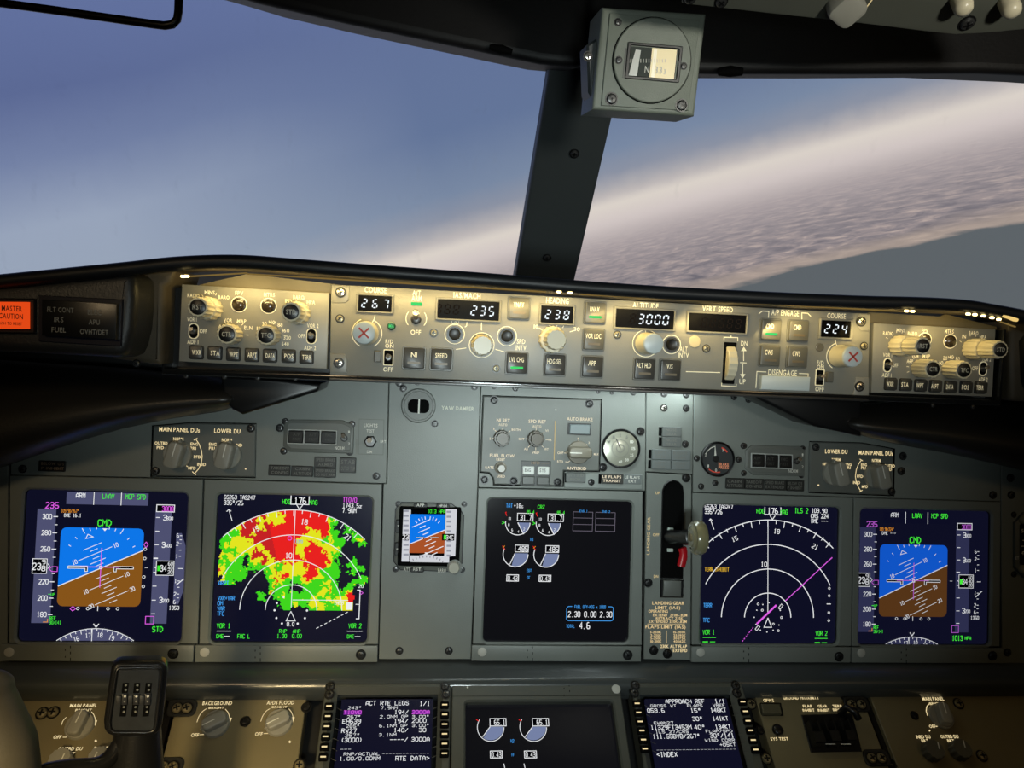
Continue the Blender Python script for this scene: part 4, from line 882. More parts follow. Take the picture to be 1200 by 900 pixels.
for x, y, t, h, w in ((190, 172, 'NORM', 15, 46), (112, 191, 'OUTBD', 14, 58), (108, 211, 'PFD', 14, 32), (262, 195, 'ENG', 14, 34), (257, 214, 'PRI', 14, 26), (276, 253, 'PFD', 14, 32), (295, 287, 'INBD', 14, 38), (252, 304, 'MFD', 14, 34), (410, 177, 'NORM', 15, 46), (346, 196, 'ENG', 14, 34), (342, 214, 'PRI', 14, 26), (467, 200, 'ND', 14, 26)): ik.text(x, y, t, h, w, GL)
for a in ([(189, 183), (189, 198)], [(142, 198), (148, 206)], [(236, 206), (222, 216)], [(228, 251), (252, 251)], [(216, 284), (232, 298)], [(408, 188), (408, 202)], [(362, 206), (370, 214)], [(452, 208), (440, 218)]): ik.line(a, 3, GL)
a_ = [(270, 174), (284, 195), (295, 225), (298, 250), (294, 280), (282, 308), (264, 328)]; ik.line(a_, 3, GL); ik.line([(260, 178), (276, 168)], 3, GL); ik.line([(253, 320), (270, 335)], 3, GL); ik.disc(495, 308, 3.5, GL); ik.build()
screws(m1, [(182, 552), (294, 502)], 0.0038, STEEL, 0.0035)
m2 = module([(949, 517.5), (1010, 519), (1048, 526), (1047, 581), (948, 577)], 'grey selector panel with two taupe knobs and backlit captions, upper right')
m2.add('selector_knob', selm, 977.5, 554.5, 0.0035, R(16)); m2.add('selector_knob', selm, 1026, 557.5, 0.0035, R(14))
ik = Ink(m2, 0.0035, zoom=(930, 460, 4.444))
ik.text(222, 307, 'LOWER DU', 20, 116, GL); ik.text(428, 315, 'MAIN PANEL DUs', 20, 178, GL)
for x, y, t, h, w in ((221, 349, 'NORM', 15, 44), (163, 372, 'ND', 14, 24), (286, 374, 'ENG', 14, 32), (283, 391, 'PRI', 14, 26), (430, 354, 'NORM', 15, 44), (366, 376, 'ENG', 14, 30), (363, 393, 'PRI', 14, 24), (499, 382, 'OUTBD', 14, 56), (496, 400, 'PFD', 14, 30), (345, 436, 'PFD', 14, 30), (328, 469, 'INBD', 14, 36), (370, 490, 'MFD', 14, 30)): ik.text(x, y, t, h, w, GL)
for a in ([(220, 360), (220, 375)], [(175, 378), (184, 388)], [(266, 382), (256, 390)], [(428, 365), (428, 380)], [(384, 388), (394, 398)], [(474, 386), (466, 394)], [(362, 436), (382, 436)], [(382, 480), (394, 468)]): ik.line(a, 3, GL)
ik.line([(352, 352), (338, 372), (326, 402), (321, 436), (326, 466), (336, 492), (350, 514)], 3, GL); ik.line([(344, 346), (360, 356)], 3, GL); ik.line([(342, 518), (358, 508)], 3, GL); ik.disc(129, 482, 4, GL); ik.build()
screws(m2, [(956, 524), (1046.5 - 1.5, 576)], 0.0038, STEEL, 0.0035)

# --- three-lamp warning units with octagonal frames
def octo(pts, px3, label, sw, extra):
    t = Thing('flight_mode_annunciator', MAIN, px3[1][0], px3[1][1], label, 'annunciator')
    V, Fc = slab(MAIN.poly(pts), 0, 0.0022, 0.0012, 2); t.abs('face_plate', V, Fc, PANEL2, smooth=30)
    V, Fc = slab(inset(ccw(MAIN.poly(pts, .0022)), 0.0035), 0.0021, 0.0028, 0.0004); t.abs('raised_centre', V, Fc, PANEL2, smooth=30)
    return t
fa1 = octo([(336, 493), (342, 491.5), (402, 492.5), (412, 497), (415, 501), (414, 531.5), (340, 529.5), (332, 523), (333, 498)], ((348, 511.6), (366.5, 512), (385, 512.5)), 'octagonal unit of three dark square lamps in a white frame, upper left', None, None)
fa2 = octo([(880, 521.5), (937, 523), (943, 528), (942, 558), (882, 556.5), (872, 549), (873, 528)], ((887, 539.5), (902.5, 540), (918, 540.5)), 'octagonal unit of three dark square lamps in a white frame, upper right', None, None)
def threelamps(t, cs, w, h):
    k = MAIN.ks(*cs[1]); km = mk('lamp_cap', *slab(rr((w - 2) * k, (h - 2) * k, 0.0008, 2), 0.002, 0.006, 0.0008), mat('very_dark_lamp', (26, 26, 26), 0.3))
    fr = mk('lamp_frame', *ringslab(rr((w + .6) * k, (h + 1) * k, 0.0004, 1), rr((w - 1.4) * k, (h - 1) * k, 0.0004, 1), 0.002, 0.0045, 0.0002), mat('pale_frame', (190, 192, 188), 0.5))
    for (x, y), tt in zip(cs, ('A/P', 'A/T', 'FMC')):
        c = t.add('lamp_cap', km, x, y); t.add('lamp_frame', fr, x, y); ik = Ink(t, 0.006); ik.text(x, y - 2.5, tt, 3.4, 8, INKF); ik.text(x, y + 3, 'P/RST', 3, 9, INKF); ik.build('lamp_caption', parent=c)
threelamps(fa1, ((347.5, 511.6), (366.5, 512), (385.5, 512.5)), 19, 16.5); threelamps(fa2, ((887, 539.5), (902.8, 540.2), (918.8, 540.8)), 16, 15.5)
tm = toggle_mesh(0.011, 0.0019, 0.3)
fa1.add('toggle_switch', tm, 403.5, 513.5, 0.003); fa2.add('toggle_switch', tm, 933, 540.5, 0.003)
for t, q, r_ in ((fa1, (398, 525), 5), (fa2, (929.5, 552), 4.6)):
    ik = Ink(t, 0.0028); ik.text(*q, 'NORM', 3.8, 11, INKW); ik.text(q[0] + 11, q[1] - 19, '1', 3, 1.6, INKW); ik.text(q[0] + 11, q[1] - 5, '2', 3, 2.4, INKW); ik.build()
screws(pA, [(334.5, 494), (412.5, 497), (332.5, 528.5), (410, 530)], 0.0032); screws(pR, [(872, 522.5), (940.5, 525.5), (871.5, 554.5), (939, 557)], 0.0028)
# --- caption blocks
def capblock(t, cx, cy, w, h, l1, l2, m_=None, ink_=None, d=0.003):
    k = t.pl.ks(cx, cy); me = mk('caption_block', *slab(rr(w * k, h * k, 0.0006, 1), 0, d, 0.0006), m_ or mat('dark_caption_lens', (46, 46, 44), 0.35))
    b = t.add('caption_block', me, cx, cy); ik = Ink(t, d); ii = ink_ or INKD
    if l2: ik.text(cx, cy - h * 0.2, l1, h * 0.27, min(w * 0.86, len(l1) * h * 0.27), ii); ik.text(cx, cy + h * 0.22, l2, h * 0.27, min(w * 0.86, len(l2) * h * 0.27), ii)
    elif l1: ik.text(cx, cy, l1, h * 0.3, min(w * 0.86, len(l1) * h * 0.3), ii)
    ik.build('caption', parent=b); return b
DKC = mat('black_caption_lens', (20, 19, 18), 0.35)
for a in ((61.8, 546, 31, 13, 'BELOW G/S', 'P INHIBIT'),): capblock(pA, *a, m_=DKC, ink_=mat('tan_print', (140, 116, 92), 0.5))
for a in ((327.8, 551, 25.5, 12.5, 'TAKEOFF', 'CONFIG'), (354.3, 552, 25.5, 12.5, 'CABIN', 'ALTITUDE'), (381.5, 541.5, 25.5, 13, 'SPEED BRAKE', 'ARMED'), (381, 553.8, 25.5, 11.2, 'SPEED BRAKE', 'DO NOT ARM'), (407.8, 545, 19, 18, 'STAB', 'OUT OF TRIM')): capblock(pA, *a)
for a in ((860.7, 566.3, 22, 12, 'CABIN', 'ALTITUDE'), (883.3, 567.2, 22, 12, 'TAKEOFF', 'CONFIG'), (908, 568, 25, 12, 'SPEED BRAKE', 'EXTENDED'), (931.4, 569, 20, 12, 'BELOW G/S', 'P INHIBIT')): capblock(pR, *a)
GC1 = mat('grey_caption_lens', (98, 102, 100), 0.4)
for a in ((786.5, 506, 22.5, 11.5, 'NOSE', 'GEAR'), (786.5, 518, 22.5, 11.5, 'NOSE', 'GEAR')): capblock(pG, *a, m_=GC1)
GC2 = mat('pale_grey_caption_lens', (112, 118, 117), 0.4)
for a in ((774.5, 532.5, 22.5, 12, 'LEFT', 'GEAR'), (797.5, 533.5, 22.5, 12, 'RIGHT', 'GEAR'), (774, 544.5, 22.5, 10.5, 'LEFT', 'GEAR'), (797.2, 545.2, 22.5, 10.5, 'RIGHT', 'GEAR')): capblock(pG, *a, m_=GC2)
me = mk('dark_slot', *boxv(-0.0017, 0.0017, -0.0052, 0.0052, 0, 0.0005), SLOT)
for q in ((773.5, 505.5), (773.5, 517.5), (761.5, 532), (761.2, 544)): pG.add('latch_slot', me, *q)
# lights test switch
ls = cached('lt', lambda: toggle_mesh(0.014, 0.0024, 0.15)); pA.add('toggle_switch', ls, 434, 517.5, label='chrome toggle in a round collar')
pA.add('toggle_collar', mk('toggle_collar', *lathe([(0.0074, 0), (0.0072, 0.002), (0.0056, 0.003)], 6), STEEL, smooth=30), 434, 517.5)
ik = Ink(pA, 0.0); ik.text(434.5, 498.5, 'LIGHTS', 4, 16); ik.text(434, 505, 'TEST', 3.4, 9); ik.text(449, 517.5, 'BRT', 3.2, 6.5); ik.text(433, 529.5, 'DIM', 3.2, 6); ik.line([(418, 514), (418, 532)], 0.8, INKD); ik.line([(421, 491), (450, 492), (449, 533), (420, 532), (421, 491)], 0.35, INKF); ik.build()
# yaw damper gauge
yd = Thing('yaw_damper_gauge', MAIN, 490.5, 475.5, 'small round black gauge with one white upright needle, under the mode panel', 'gauge')
k = MAIN.ks(490, 475)
V, Fc, fm = join((*lathe([(20.3 * k, 0), (20.3 * k, 0.0022), (19.2 * k, 0.003), (17.2 * k, 0.003), (16.8 * k, 0.0012)], 40), 0)); yd.add('bezel_ring', mk('bezel_ring', V, Fc, PANEL2, smooth=30), 490.5, 475.5)
V, Fc = slab(rr(25 * k, 16 * k, 6 * k, 5), 0.0012, 0.0020); yd.add('dial', mk('dial', V, Fc, SLOT), 490.7, 476)
V, Fc = boxv(-0.0009, 0.0009, -0.0085, 0.0085, 0.0024, 0.0032); yd.add('needle', mk('needle', V, Fc, INKW), 491, 476)
ik = Ink(pY, 0.0); ik.text(536.5, 478.5, 'YAW DAMPER', 4.6, 38, mat('yaw_print', (226, 224, 206), 0.6)); ik.build()
# brake pressure gauge
bp = Thing('brake_pressure_gauge', MAIN, 840.5, 538, 'round brake pressure gauge with orange lettering beside the right lamp unit', 'gauge')
k = MAIN.ks(840, 538)
V, Fc = lathe([(19.8 * k, 0), (19.8 * k, 0.003), (18.8 * k, 0.004), (18.0 * k, 0.003), (17.6 * k, 0.001)], 44); bp.add('bezel_ring', mk('bezel_ring', V, Fc, BLK, smooth=30), 840.5, 538)
V, Fc = lathe([(17.6 * k, 0.001), (17.6 * k, 0.0014)], 40); bp.add('dial', mk('dial', V, Fc, mat('charcoal_dial', (44, 48, 50), 0.5)), 840.5, 538)
ik = Ink(bp, 0.0015); OR = mat('orange_print', (236, 150, 110), 0.5, emit=0.25); RD = mat('red_arc_print', (214, 70, 50), 0.5, emit=0.15)
ik.arc(840.5, 538, 14.5, 100, 160, 1, INKW); ik.arc(840.5, 538, 14, 35, 70, 1.6, RD); ik.arc(840.5, 538, 15, -75, -130, 1.2, RD); ik.text(848, 544, 'BRAKE', 3.4, 12, OR); ik.text(848, 547.8, 'PRESS', 3.4, 12, OR)
ik.text(827, 533, '2', 3, 2, INKW); ik.text(847, 527.5, '3', 3, 2, INKW); ik.text(830, 546, '1', 3, 1.5, INKW); ik.text(839, 551, '0', 3.4, 2.2, INKW); ik.build('dial_print')
V, Fc = slab([(-0.0012, 0), (0, 0.0145), (0.0012, 0)], 0.002, 0.0026); nb = bp.add('needle', mk('needle', V, Fc, INKW), 837.5, 535, 0, R(3)); bp.add('needle_hub', mk('needle_hub', *lathe([(0.004, 0.0016), (0.004, 0.003), (0.003, 0.0036)], 18), BLK), 838, 537.5)
# --- autobrake plate
ab = module([(566, 463.5), (705, 468), (702.5, 552.5), (661, 552), (660, 570), (578.5, 568), (577.5, 560), (573, 554.5), (562.5, 553.5)], 'grey autobrake plate with two small round knobs and a grip knob', 0.003, th=0.0029)
V, Fc = slab(MAIN.poly([(661.5, 554), (752.5, 556), (752, 573.5), (661, 571)]), 0, 0.002, 0.0006); pC.abs('lower_plate', V, Fc, mat('lighter_grey_paint', (134, 140, 136), 0.4, noise=0.05))
screws(ab, [(579, 469), (690.5, 473)], 0.0042, BLK, 0.003); screws(ab, [(602, 563.5), (653.5, 565)], 0.004, BLK, 0.003)
screws(pC, [(567.7, 562), (692.7, 565), (706.5, 547.5), (750.5, 505.5)], 0.004, BLK, 0.001)
skn = cached('skn', lambda: fluted([(0.0098, 0, 0.010), (0.0072, 0.010, 0.018)], mat('pale_knob_face', (120, 126, 120), 0.4), mat('brown_black_knob', (70, 62, 48), 0.35), False, 12))
ab.add('small_knob', skn, 587.5, 513.5, 0.003); ab.add('small_knob', skn, 627, 514, 0.003)
ab.add('push_knob', mk('push_knob', *lathe([(0.0072, 0), (0.0068, 0.004), (0.0052, 0.005), (0.005, 0.014), (0.004, 0.016)], 24), mat('pearl_knob', (140, 134, 122), 0.25), smooth=45), 586.5, 548, 0.003)
gk = cached('grip', lambda: pointer_knob_mesh(0.0135, 0.017, 0.027, 0.0125, mat('taupe_grey_grip', (124, 118, 104), 0.4)))
ab.add('selector_knob', gk, 677.5, 530, 0.003, R(90)); 
ik = Ink(ab, 0.003, zoom=(560, 455, 7.2)); PL = glow('pale_backlit_legend', (246, 234, 204), 0.95)
for x, y, t, h, w in ((215, 270, 'N1 SET', 26, 112), (212, 308, 'AUTO', 20, 72), (322, 350, 'BOTH', 18, 74), (135, 342, '1', 18, 6), (103, 425, '2', 18, 10), (500, 280, 'SPD REF', 28, 146), (498, 322, 'AUTO', 20, 74), (581, 358, 'V1', 18, 24), (606, 436, 'VR', 18, 30), (578, 514, 'WT', 18, 34), (487, 543, 'VREF', 18, 62), (406, 512, 'AB', 18, 32), (368, 428, 'SET', 18, 48),
    (205, 568, 'FUEL FLOW', 26, 208), (193, 600, 'RESET', 20, 74), (98, 668, 'RATE', 22, 70), (195, 742, 'USED', 20, 68), (860, 260, 'AUTO BRAKE', 26, 216), (696, 545, 'OFF', 20, 50), (694, 618, 'RTO', 20, 48), (845, 425, '1', 16, 6), (938, 460, '2', 16, 10), (998, 556, 'MAX', 18, 40), (832, 676, 'ANTISKID', 26, 164)): ik.text(x, y, t, h, w, PL)
for a in ([(209, 335), (209, 350)], [(141, 352), (155, 366)], [(120, 422), (140, 424)], [(274, 358), (260, 372)], [(492, 338), (492, 356)], [(560, 370), (548, 380)], [(572, 436), (592, 436)], [(540, 486), (556, 500)], [(488, 498), (488, 522)], [(438, 484), (424, 500)], [(400, 428), (424, 428)], [(848, 440), (848, 455)], [(728, 546), (750, 547)], [(738, 620), (762, 622), (776, 612)], [(920, 470), (908, 482)]): ik.line(a, 4, PL)
ik.line([(653, 275), (643, 605)], 7, GL2); ik.disc(657, 182, 6, INKW); ik.build()
ik = Ink(ab, 0.003)
V, Fc = slab(MAIN.poly([(665, 495.5), (691.5, 496.5), (691, 510), (664.5, 509)]), 0.003, 0.004); b_ = ab.abs('lamp_surround', V, Fc, BLK)
V, Fc = slab(MAIN.poly([(667, 497), (690.5, 497.6), (689.8, 509), (666.3, 508)]), 0.003, 0.0065, 0.0008); ab.abs('caption_lamp', V, Fc, mat('blue_grey_lens', (116, 126, 128), 0.35), parent=b_)
V, Fc = slab(MAIN.poly([(610, 539.5), (645, 540), (644, 569.5), (609.5, 568.5)]), 0.003, 0.004, 0.0005); mf = ab.abs('switch_surround', V, Fc, mat('charcoal_surround', (62, 64, 62), 0.4))
kb = mk('lit_key', *slab(rr(0.0135, 0.0095, 0.0008, 2), 0.004, 0.007, 0.0008), mat('white_lit_key', (196, 200, 194), 0.35, emit=0.12)); kd = mk('grey_key', *slab(rr(0.0145, 0.0095, 0.0008, 2), 0.004, 0.0065, 0.0008), mat('mid_grey_key', (82, 84, 80), 0.35))
for q, t in (((618.5, 550.8), 'ENG'), ((636, 551.2), 'SYS')):
    c = ab.add('push_button', kb, *q, label='pale lit key'); kk = Ink(ab, 0.007); kk.text(q[0], q[1], t, 4, 7, INKF); kk.build('key_caption', parent=c)
for q in ((618.5, 562.5), (635.5, 563)): ab.add('push_button', kd, *q)
ik.z += 0.001; ik.text(627.5, 542.3, 'MFD', 3.2, 10, GL3); ik.line([(612, 542.2), (620, 542.4)], 0.4, GL3); ik.line([(634, 542.8), (643, 543)], 0.4, GL3); ik.build('switch_caption')
for a in ((674, 559.3, 23, 11, 'ANTI SKID', 'INOP'),): capblock(pC, *a, m_=GC1, d=0.004)
capblock(pC, 717, 561, 25.5, 11, 'LE FLAPS', 'TRANSIT', m_=mat('dark_flap_lens', (58, 58, 54), 0.35), ink_=PL, d=0.004); capblock(pC, 741, 561.5, 20, 11, 'LE FLAPS', 'EXT', m_=GC2, ink_=INKW, d=0.0025)
me = mk('dark_slot', *boxv(-0.0016, 0.0016, -0.0055, 0.0055, 0.002, 0.0024), SLOT); pC.add('latch_slot', me, 663, 559.5); pC.add('latch_slot', me, 702.5, 561)
# flap gauge
fg = Thing('flap_gauge', MAIN, 727, 525.5, 'round flap gauge with a pale reflection coloured into its glass, right of the autobrake plate', 'gauge')
k = MAIN.ks(727, 525)
V, Fc = lathe([(22.5 * k, 0), (22.5 * k, 0.004), (21.2 * k, 0.0052), (20.2 * k, 0.004), (19.8 * k, 0.0012)], 48); fg.add('bezel_ring', mk('bezel_ring', V, Fc, BLK, smooth=30), 727, 525.5)
V, Fc = lathe([(19.9 * k, 0.0012), (19.9 * k, 0.0032), (15 * k, 0.0040), (8 * k, 0.0046), (0.0002, 0.0048)], 40); fg.add('cover_glass', mk('cover_glass', V, Fc, mat('painted_reflection_glass', (172, 172, 156), 0.22, metal=0.35, coat=0.6), smooth=60), 727, 525.5)  # pale base colour stands in for the reflection on the glass
ik = Ink(fg, 0.0050)
for i, t in enumerate(('UP', '1', '2', '5', '10', '15', '25', '30', '40')):
    a = R(150 - i * 30); x, y = 727 + 15.5 * math.cos(a), 525.5 - 15.5 * math.sin(a)
    ik.text(x, y, t, 3.2, 2.4 * len(t) ** 0.7, INKW if i > 3 else INKD)
ik.ring(727, 525.5, 10, 0.5, INKD, 24); ik.line([(727, 525.5), (722, 514)], 1.2, INKF); ik.ring(727, 525.5, 4.5, 0.8, INKD, 16); ik.build('dial_print')

# --- display units
BEZ = PANEL
def display(outline, scr, hw, hh, strip, label, smat, disc, scw, bez_h=0.003, rec=-0.003):
    cx, cy = scr; t = Thing('display_unit', MAIN, cx, cy, label, 'display', None, 0)
    a, b = MAIN.st(cx, cy, 0)
    Pi = rr(hw * 2, hh * 2, 0.006, 5, a, b); n = len(Pi)
    # outline resampled to match the hole: project the hole's angles on the quad
    Q = ccw(MAIN.poly(outline, bez_h)); Q = inset(Q, 0.0004)
    Po = []
    for (x, y) in Pi:
        dx, dy = x - a, y - b; best = None
        m_ = max(abs(dx) / hw, abs(dy) / hh); dx /= m_; dy /= m_
        for i in range(len(Q)):
            p, q = Vector(Q[i]), Vector(Q[(i + 1) % len(Q)]); e = q - p; den = dx * e.y - dy * e.x
            if abs(den) < 1e-12: continue
            tt = ((p.x - a) * e.y - (p.y - b) * e.x) / den; uu = ((p.x - a) * dy - (p.y - b) * dx) / den
            if tt > 0 and -1e-6 <= uu <= 1 + 1e-6 and (best is None or tt < best): best = tt
        Po.append((a + dx * best, b + dy * best))
    # snap the four corners
    for c in Q:
        i = min(range(n), key=lambda i: (Po[i][0] - c[0]) ** 2 + (Po[i][1] - c[1]) ** 2); Po[i] = c
    V, Fc = ringslab(Po, Pi, -0.003, bez_h, 0.0006, rec - 0.001, 0.0022); t.abs('bezel', V, Fc, BEZ, smooth=40)
    V, Fc = ringslab(rr(hw * 2 + 0.004, hh * 2 + 0.004, 0.007, 5, a, b), rr(hw * 2 - 0.0006, hh * 2 - 0.0006, 0.0055, 5, a, b), rec - 0.001, rec + 0.0022, 0.0003); t.abs('gasket', V, Fc, mat('dark_gasket', (34, 36, 38), 0.6))
    V, Fc = slab(rr(hw * 2 + 0.002, hh * 2 + 0.002, 0.004, 3, a, b), rec - 0.003, rec); sg = t.abs('screen', V, Fc, smat)
    V, Fc = slab(inset(ccw(MAIN.poly(strip, bez_h + 0.002)), 0.0004), 0.0005, bez_h + 0.002, 0.0008, 2); st = t.abs('latch_strip', V, Fc, BEZ, smooth=30)
    x0 = min(p[0] for p in strip); x1 = max(p[0] for p in strip); ym = sum(p[1] for p in strip) / len(strip)
    t.add('light_sensor', cached('sens', lambda: mk('light_sensor', *lathe([(0.0052, 0), (0.005, 0.0006), (0.0042, 0.001)], 18), DOT, smooth=40)), disc[0], disc[1], bez_h + 0.002)
    t.add('latch_screw', cached('lsc', lambda: screw_mesh(0.0046, mat('dull_black_metal', (60, 62, 62), 0.35, metal=0.6))), scw[0], scw[1], bez_h + 0.002, 0.5)
    ik = Ink(t, bez_h + 0.002); xm = x0 + (x1 - x0) * 0.36
    for dx, y0, y1 in ((0, -9, -6), (0, -2, 1), (0, 5, 9), (-6, -5, -3), (-6, 3, 5)): ik.line([(xm + dx, ym + y0), (xm + dx, ym + y1)], 0.9, SLOT)
    ik.build('strip_marks'); return t, sg, a, b
du1 = display([(11, 557), (238, 561.5), (232, 755), (10, 754)], (121.9, 663.5), .0862, .0828, [(1, 755), (227.5, 756), (226.5, 776.5), (1, 775)], 'far left cockpit display with a blue and brown attitude ball', SCRN, (10.8, 764.3), (203, 766))
du2 = display([(239, 561.5), (448, 567), (443.5, 755.5), (233, 755)], (343, 666.3), .0862, .0828, [(228.5, 756), (443, 756.5), (442.5, 776.5), (227.5, 776.5)], 'left inner display with red, yellow and green weather radar picture', SCRN, (239.8, 764.3), (423, 767))
du3 = display([(560, 571.8), (753.5, 576), (752.5, 756.5), (553.5, 755)], (654.3, 668.8), .0862, .0828, [(552.5, 756), (752, 757.5), (751.5, 776), (552, 775)], 'centre engine display, mostly black, with four small round dials', SCRK, (565, 764), (735.5, 767.6))
du4 = display([(811.5, 577.5), (1000, 583), (998, 757.5), (810.5, 756)], (902.5, 673.3), .0862, .0828, [(810, 757.5), (997.5, 758.5), (997, 777), (810, 776.5)], 'right inner map display with white arcs and a magenta course line', SCRN, (821, 764.5), (983, 769.5))
du5 = display([(1000.5, 583), (1173, 588), (1172, 758), (998.5, 757.5)], (1083.7, 676.3), .0862, .0828, [(998.5, 758.5), (1176, 760), (1176, 778), (998, 777)], 'far right cockpit display with a dimmer blue and brown attitude ball', SCRN, (1009.4, 765.2), (1163, 768.5))
REC = -0.003
def scrink(du, uc, vc, k, kv=None):
    t, sg, a, b = du; kv = kv or k; i = Ink(t, REC, f=lambda u, v: (a + (u - uc) * k, b - (v - vc) * kv), k=k); i.sg = sg; i.kr = kv / k; i.stroke = True; return i

# primary flight display symbols (drawing units: 717 across the screen)
def pfd(du, right):
    fx = (lambda u: 212 + (u - 258) * 0.8428) if right else (lambda u: u)
    k = 0.1706 / 717
    if right: ik = scrink(du, (408 - 212) / .8428 + 258, (450 - 303) / .9623 + 258, 0.1706 / 595 * .8428, 0.1656 / 622 * .9623)
    else: ik = scrink(du, 455, 424, k, 0.1656 / 662)
    blue, brn, tape, mg = (GB2, GBr2, GV2, glow('dim_magenta', (170, 84, 190))) if right else (GB, GBr, GV, GM)
    wh = glow('dim_white_symbols', (206, 208, 212)) if right else GW
    for x0, x1 in ((268, 385), (392, 508), (514, 632)): ik.rect((x0 + x1) / 2, 129, x1 - x0, 54, tape if not right else GN)
    for x in (389, 511): ik.rect(x, 129, 3.5, 56, wh)
    ik.text(330, 117, 'ARM', 20, 40, wh); ik.text(453, 118, 'LNAV', 21, 52, GG); ik.text(575, 118, 'MCP SPD', 21, 88, GG)
    ik.rect(185, 428, 82, 498, tape); ik.rect(705, 428, 74, 498, tape)
    for i, v in enumerate((300, 280, 260, None, 220, 200, 180)):
        y = 212 + i * 71.3
        if v: ik.text(188, y, str(v), 20, 40, wh)
        if i != 3: ik.line([(215, y), (235, y)], 4, wh)
        if i < 6: ik.line([(222, y + 35.6), (235, y + 35.6)], 3.2, wh)
    ik.text(207, 163, '235', 25, 56, mg)
    ik.text(287, 186, '109.90/267°' if not right else '109.90/224°', 14, 76, MORA); ik.text(300, 205, 'DME 16.1' if not right else 'DME ---', 14, 74, wh)
    ik.text(443, 236, 'CMD', 27, 58, GG)
    # attitude
    x0, x1, y0, y1 = 252, 621, 258, 603; P = rr(x1 - x0, y1 - y0, 26, 4, (x0 + x1) / 2, (y0 + y1) / 2)
    def clip(P, side):
        out = []; hz = lambda x: 516 - (x - x0) * 0.437
        for i in range(len(P)):
            p, q = P[i], P[(i + 1) % len(P)]; fp, fq = (p[1] - hz(p[0])) * side, (q[1] - hz(q[0])) * side
            if fp >= 0: out.append(p)
            if fp * fq < 0: t = fp / (fp - fq); out.append((p[0] + (q[0] - p[0]) * t, p[1] + (q[1] - p[1]) * t))
        return out
    ik.poly(clip(P, -1), blue); ik.poly(clip(P, 1), brn); ik.line([(x0, 516), (x1, 516 - 369 * 0.437)], 4, wh)
    ca, sa = math.cos(R(23.6)), -math.sin(R(23.6)); C = (437, 436)
    def rt(u, v): return (C[0] + u * ca - v * sa, C[1] + u * sa + v * ca)
    for d in (-2.5, -5, -7.5, -10, -12.5, -15, 5, 7.5, 10, 12.5, 15, 17.5, 20, 22.5):
        w = {0: 80, 5: 34}.get(int(abs(d) % 10) if d % 1 == 0 else 1, 18) if d % 2.5 == 0 else 18
        w = 80 if d % 10 == 0 else (36 if d % 5 == 0 else 18); v = d * 7.0 * 1.0
        if d == -15: w = 44
        ik.line([rt(-w, v), rt(w, v)], 2.6, wh)
        if d % 10 == 0:
            for s in (-1, 1): q = rt(s * (w + 17), v); ik.text(q[0], q[1], str(int(abs(d))), 17, 20, wh, rot=R(23.6))
    for a in (10, 20, 30, 45, 60, -10, -20, -30, -45, -60):
        r0 = 158; r1 = 158 + (26 if abs(a) == 30 else 12); aa = R(90 - a)
        if abs(a) < 50 or abs(a) == 60: ik.line([(437 + r0 * math.cos(aa), 420 - r0 * math.sin(aa)), (437 + r1 * math.cos(aa), 420 - r1 * math.sin(aa))], 3, wh)
    ik.poly([(435, 260), (457, 260), (446, 272)], wh); ik.line([(372, 287), (396, 298), (364, 306), (372, 287)], 3, wh); 
    for pts in ([(292, 427), (378, 427), (378, 450), (368, 450), (368, 437), (292, 437), (292, 427)], [(582, 427), (496, 427), (496, 450), (506, 450), (506, 437), (582, 437), (582, 427)]):
        ik.poly(pts[:-1] if len(pts) == 7 else pts, GK); ik.line(pts, 3, wh)
    ik.line([(345, 430), (520, 430)], 3.5, mg); ik.line([(437, 345), (437, 520)], 3.5, mg); ik.frame(437, 432, 14, 14, 3, wh)
    # speed box, altitude box
    ik.rect(168, 429, 64, 64, GK); ik.frame(168, 429, 66, 66, 3, wh); ik.text(155, 431, '23', 28, 34, wh); ik.text(185, 439, '8', 22, 15, wh); ik.text(185, 411, '9', 18, 14, wh)
    ik.line([(203, 418), (212, 429), (203, 440)], 3, wh); ik.line([(210, 441), (222, 431), (246, 431), (246, 452), (222, 452), (210, 441)], 3, mg)
    ik.text(233, 552, 'UP', 11, 16, GG); ik.line([(212, 551), (224, 551)], 2.5, GG); ik.text(238, 655, 'REF', 14, 26, GG); ik.text(250, 674, '30/141', 14, 50, GG); ik.line([(196, 672), (216, 672), (216, 658)], 3, MORA)
    ik.rect(715, 166, 80, 32, GK); ik.frame(713, 166, 84, 34, 3.5, wh); ik.text(723, 168, '3000', 22, 50, mg)
    for y, t in ((207, '800'), (328, '600'), (572, '200')): ik.text(712, y, '3', 23, 14, wh); ik.text(734, y + 3, t, 14, 28, wh)
    for y in (207, 268, 328, 450, 511, 573, 633): ik.line([(672, y), (690, y)], 3.5, wh)
    ik.rect(680, 388, 20, 6, wh); ik.rect(724, 431, 78, 62, GK); ik.frame(724, 431, 82, 66, 3, wh); ik.rect(697, 432, 14, 24, GG); ik.text(717, 432, '34', 26, 28, wh); ik.text(748, 412, '60', 14, 20, wh); ik.text(748, 430, '40', 14, 20, wh); ik.text(748, 448, '20', 14, 20, wh)
    ik.frame(667, 661, 40, 36, 3, mg); ik.line([(683, 432), (676, 426)], 3, wh)
    ik.poly([(768, 275), (792, 275), (812, 330), (812, 530), (792, 590), (768, 590)], tape if not right else GN)
    for y, t in ((286, '6'), (322, '2'), (377, '1'), (487, '1'), (545, '2'), (580, '6')): ik.text(775, y, t, 16, 9, wh)
    for y in (286, 304, 322, 350, 377, 432, 487, 515, 545, 562, 580): ik.line([(784, y), (794 if y != 432 else 806, y)], 3, wh)
    ik.line([(778, 506), (812, 477)], 4, wh); ik.text(774, 606, '1350', 16, 44, wh)
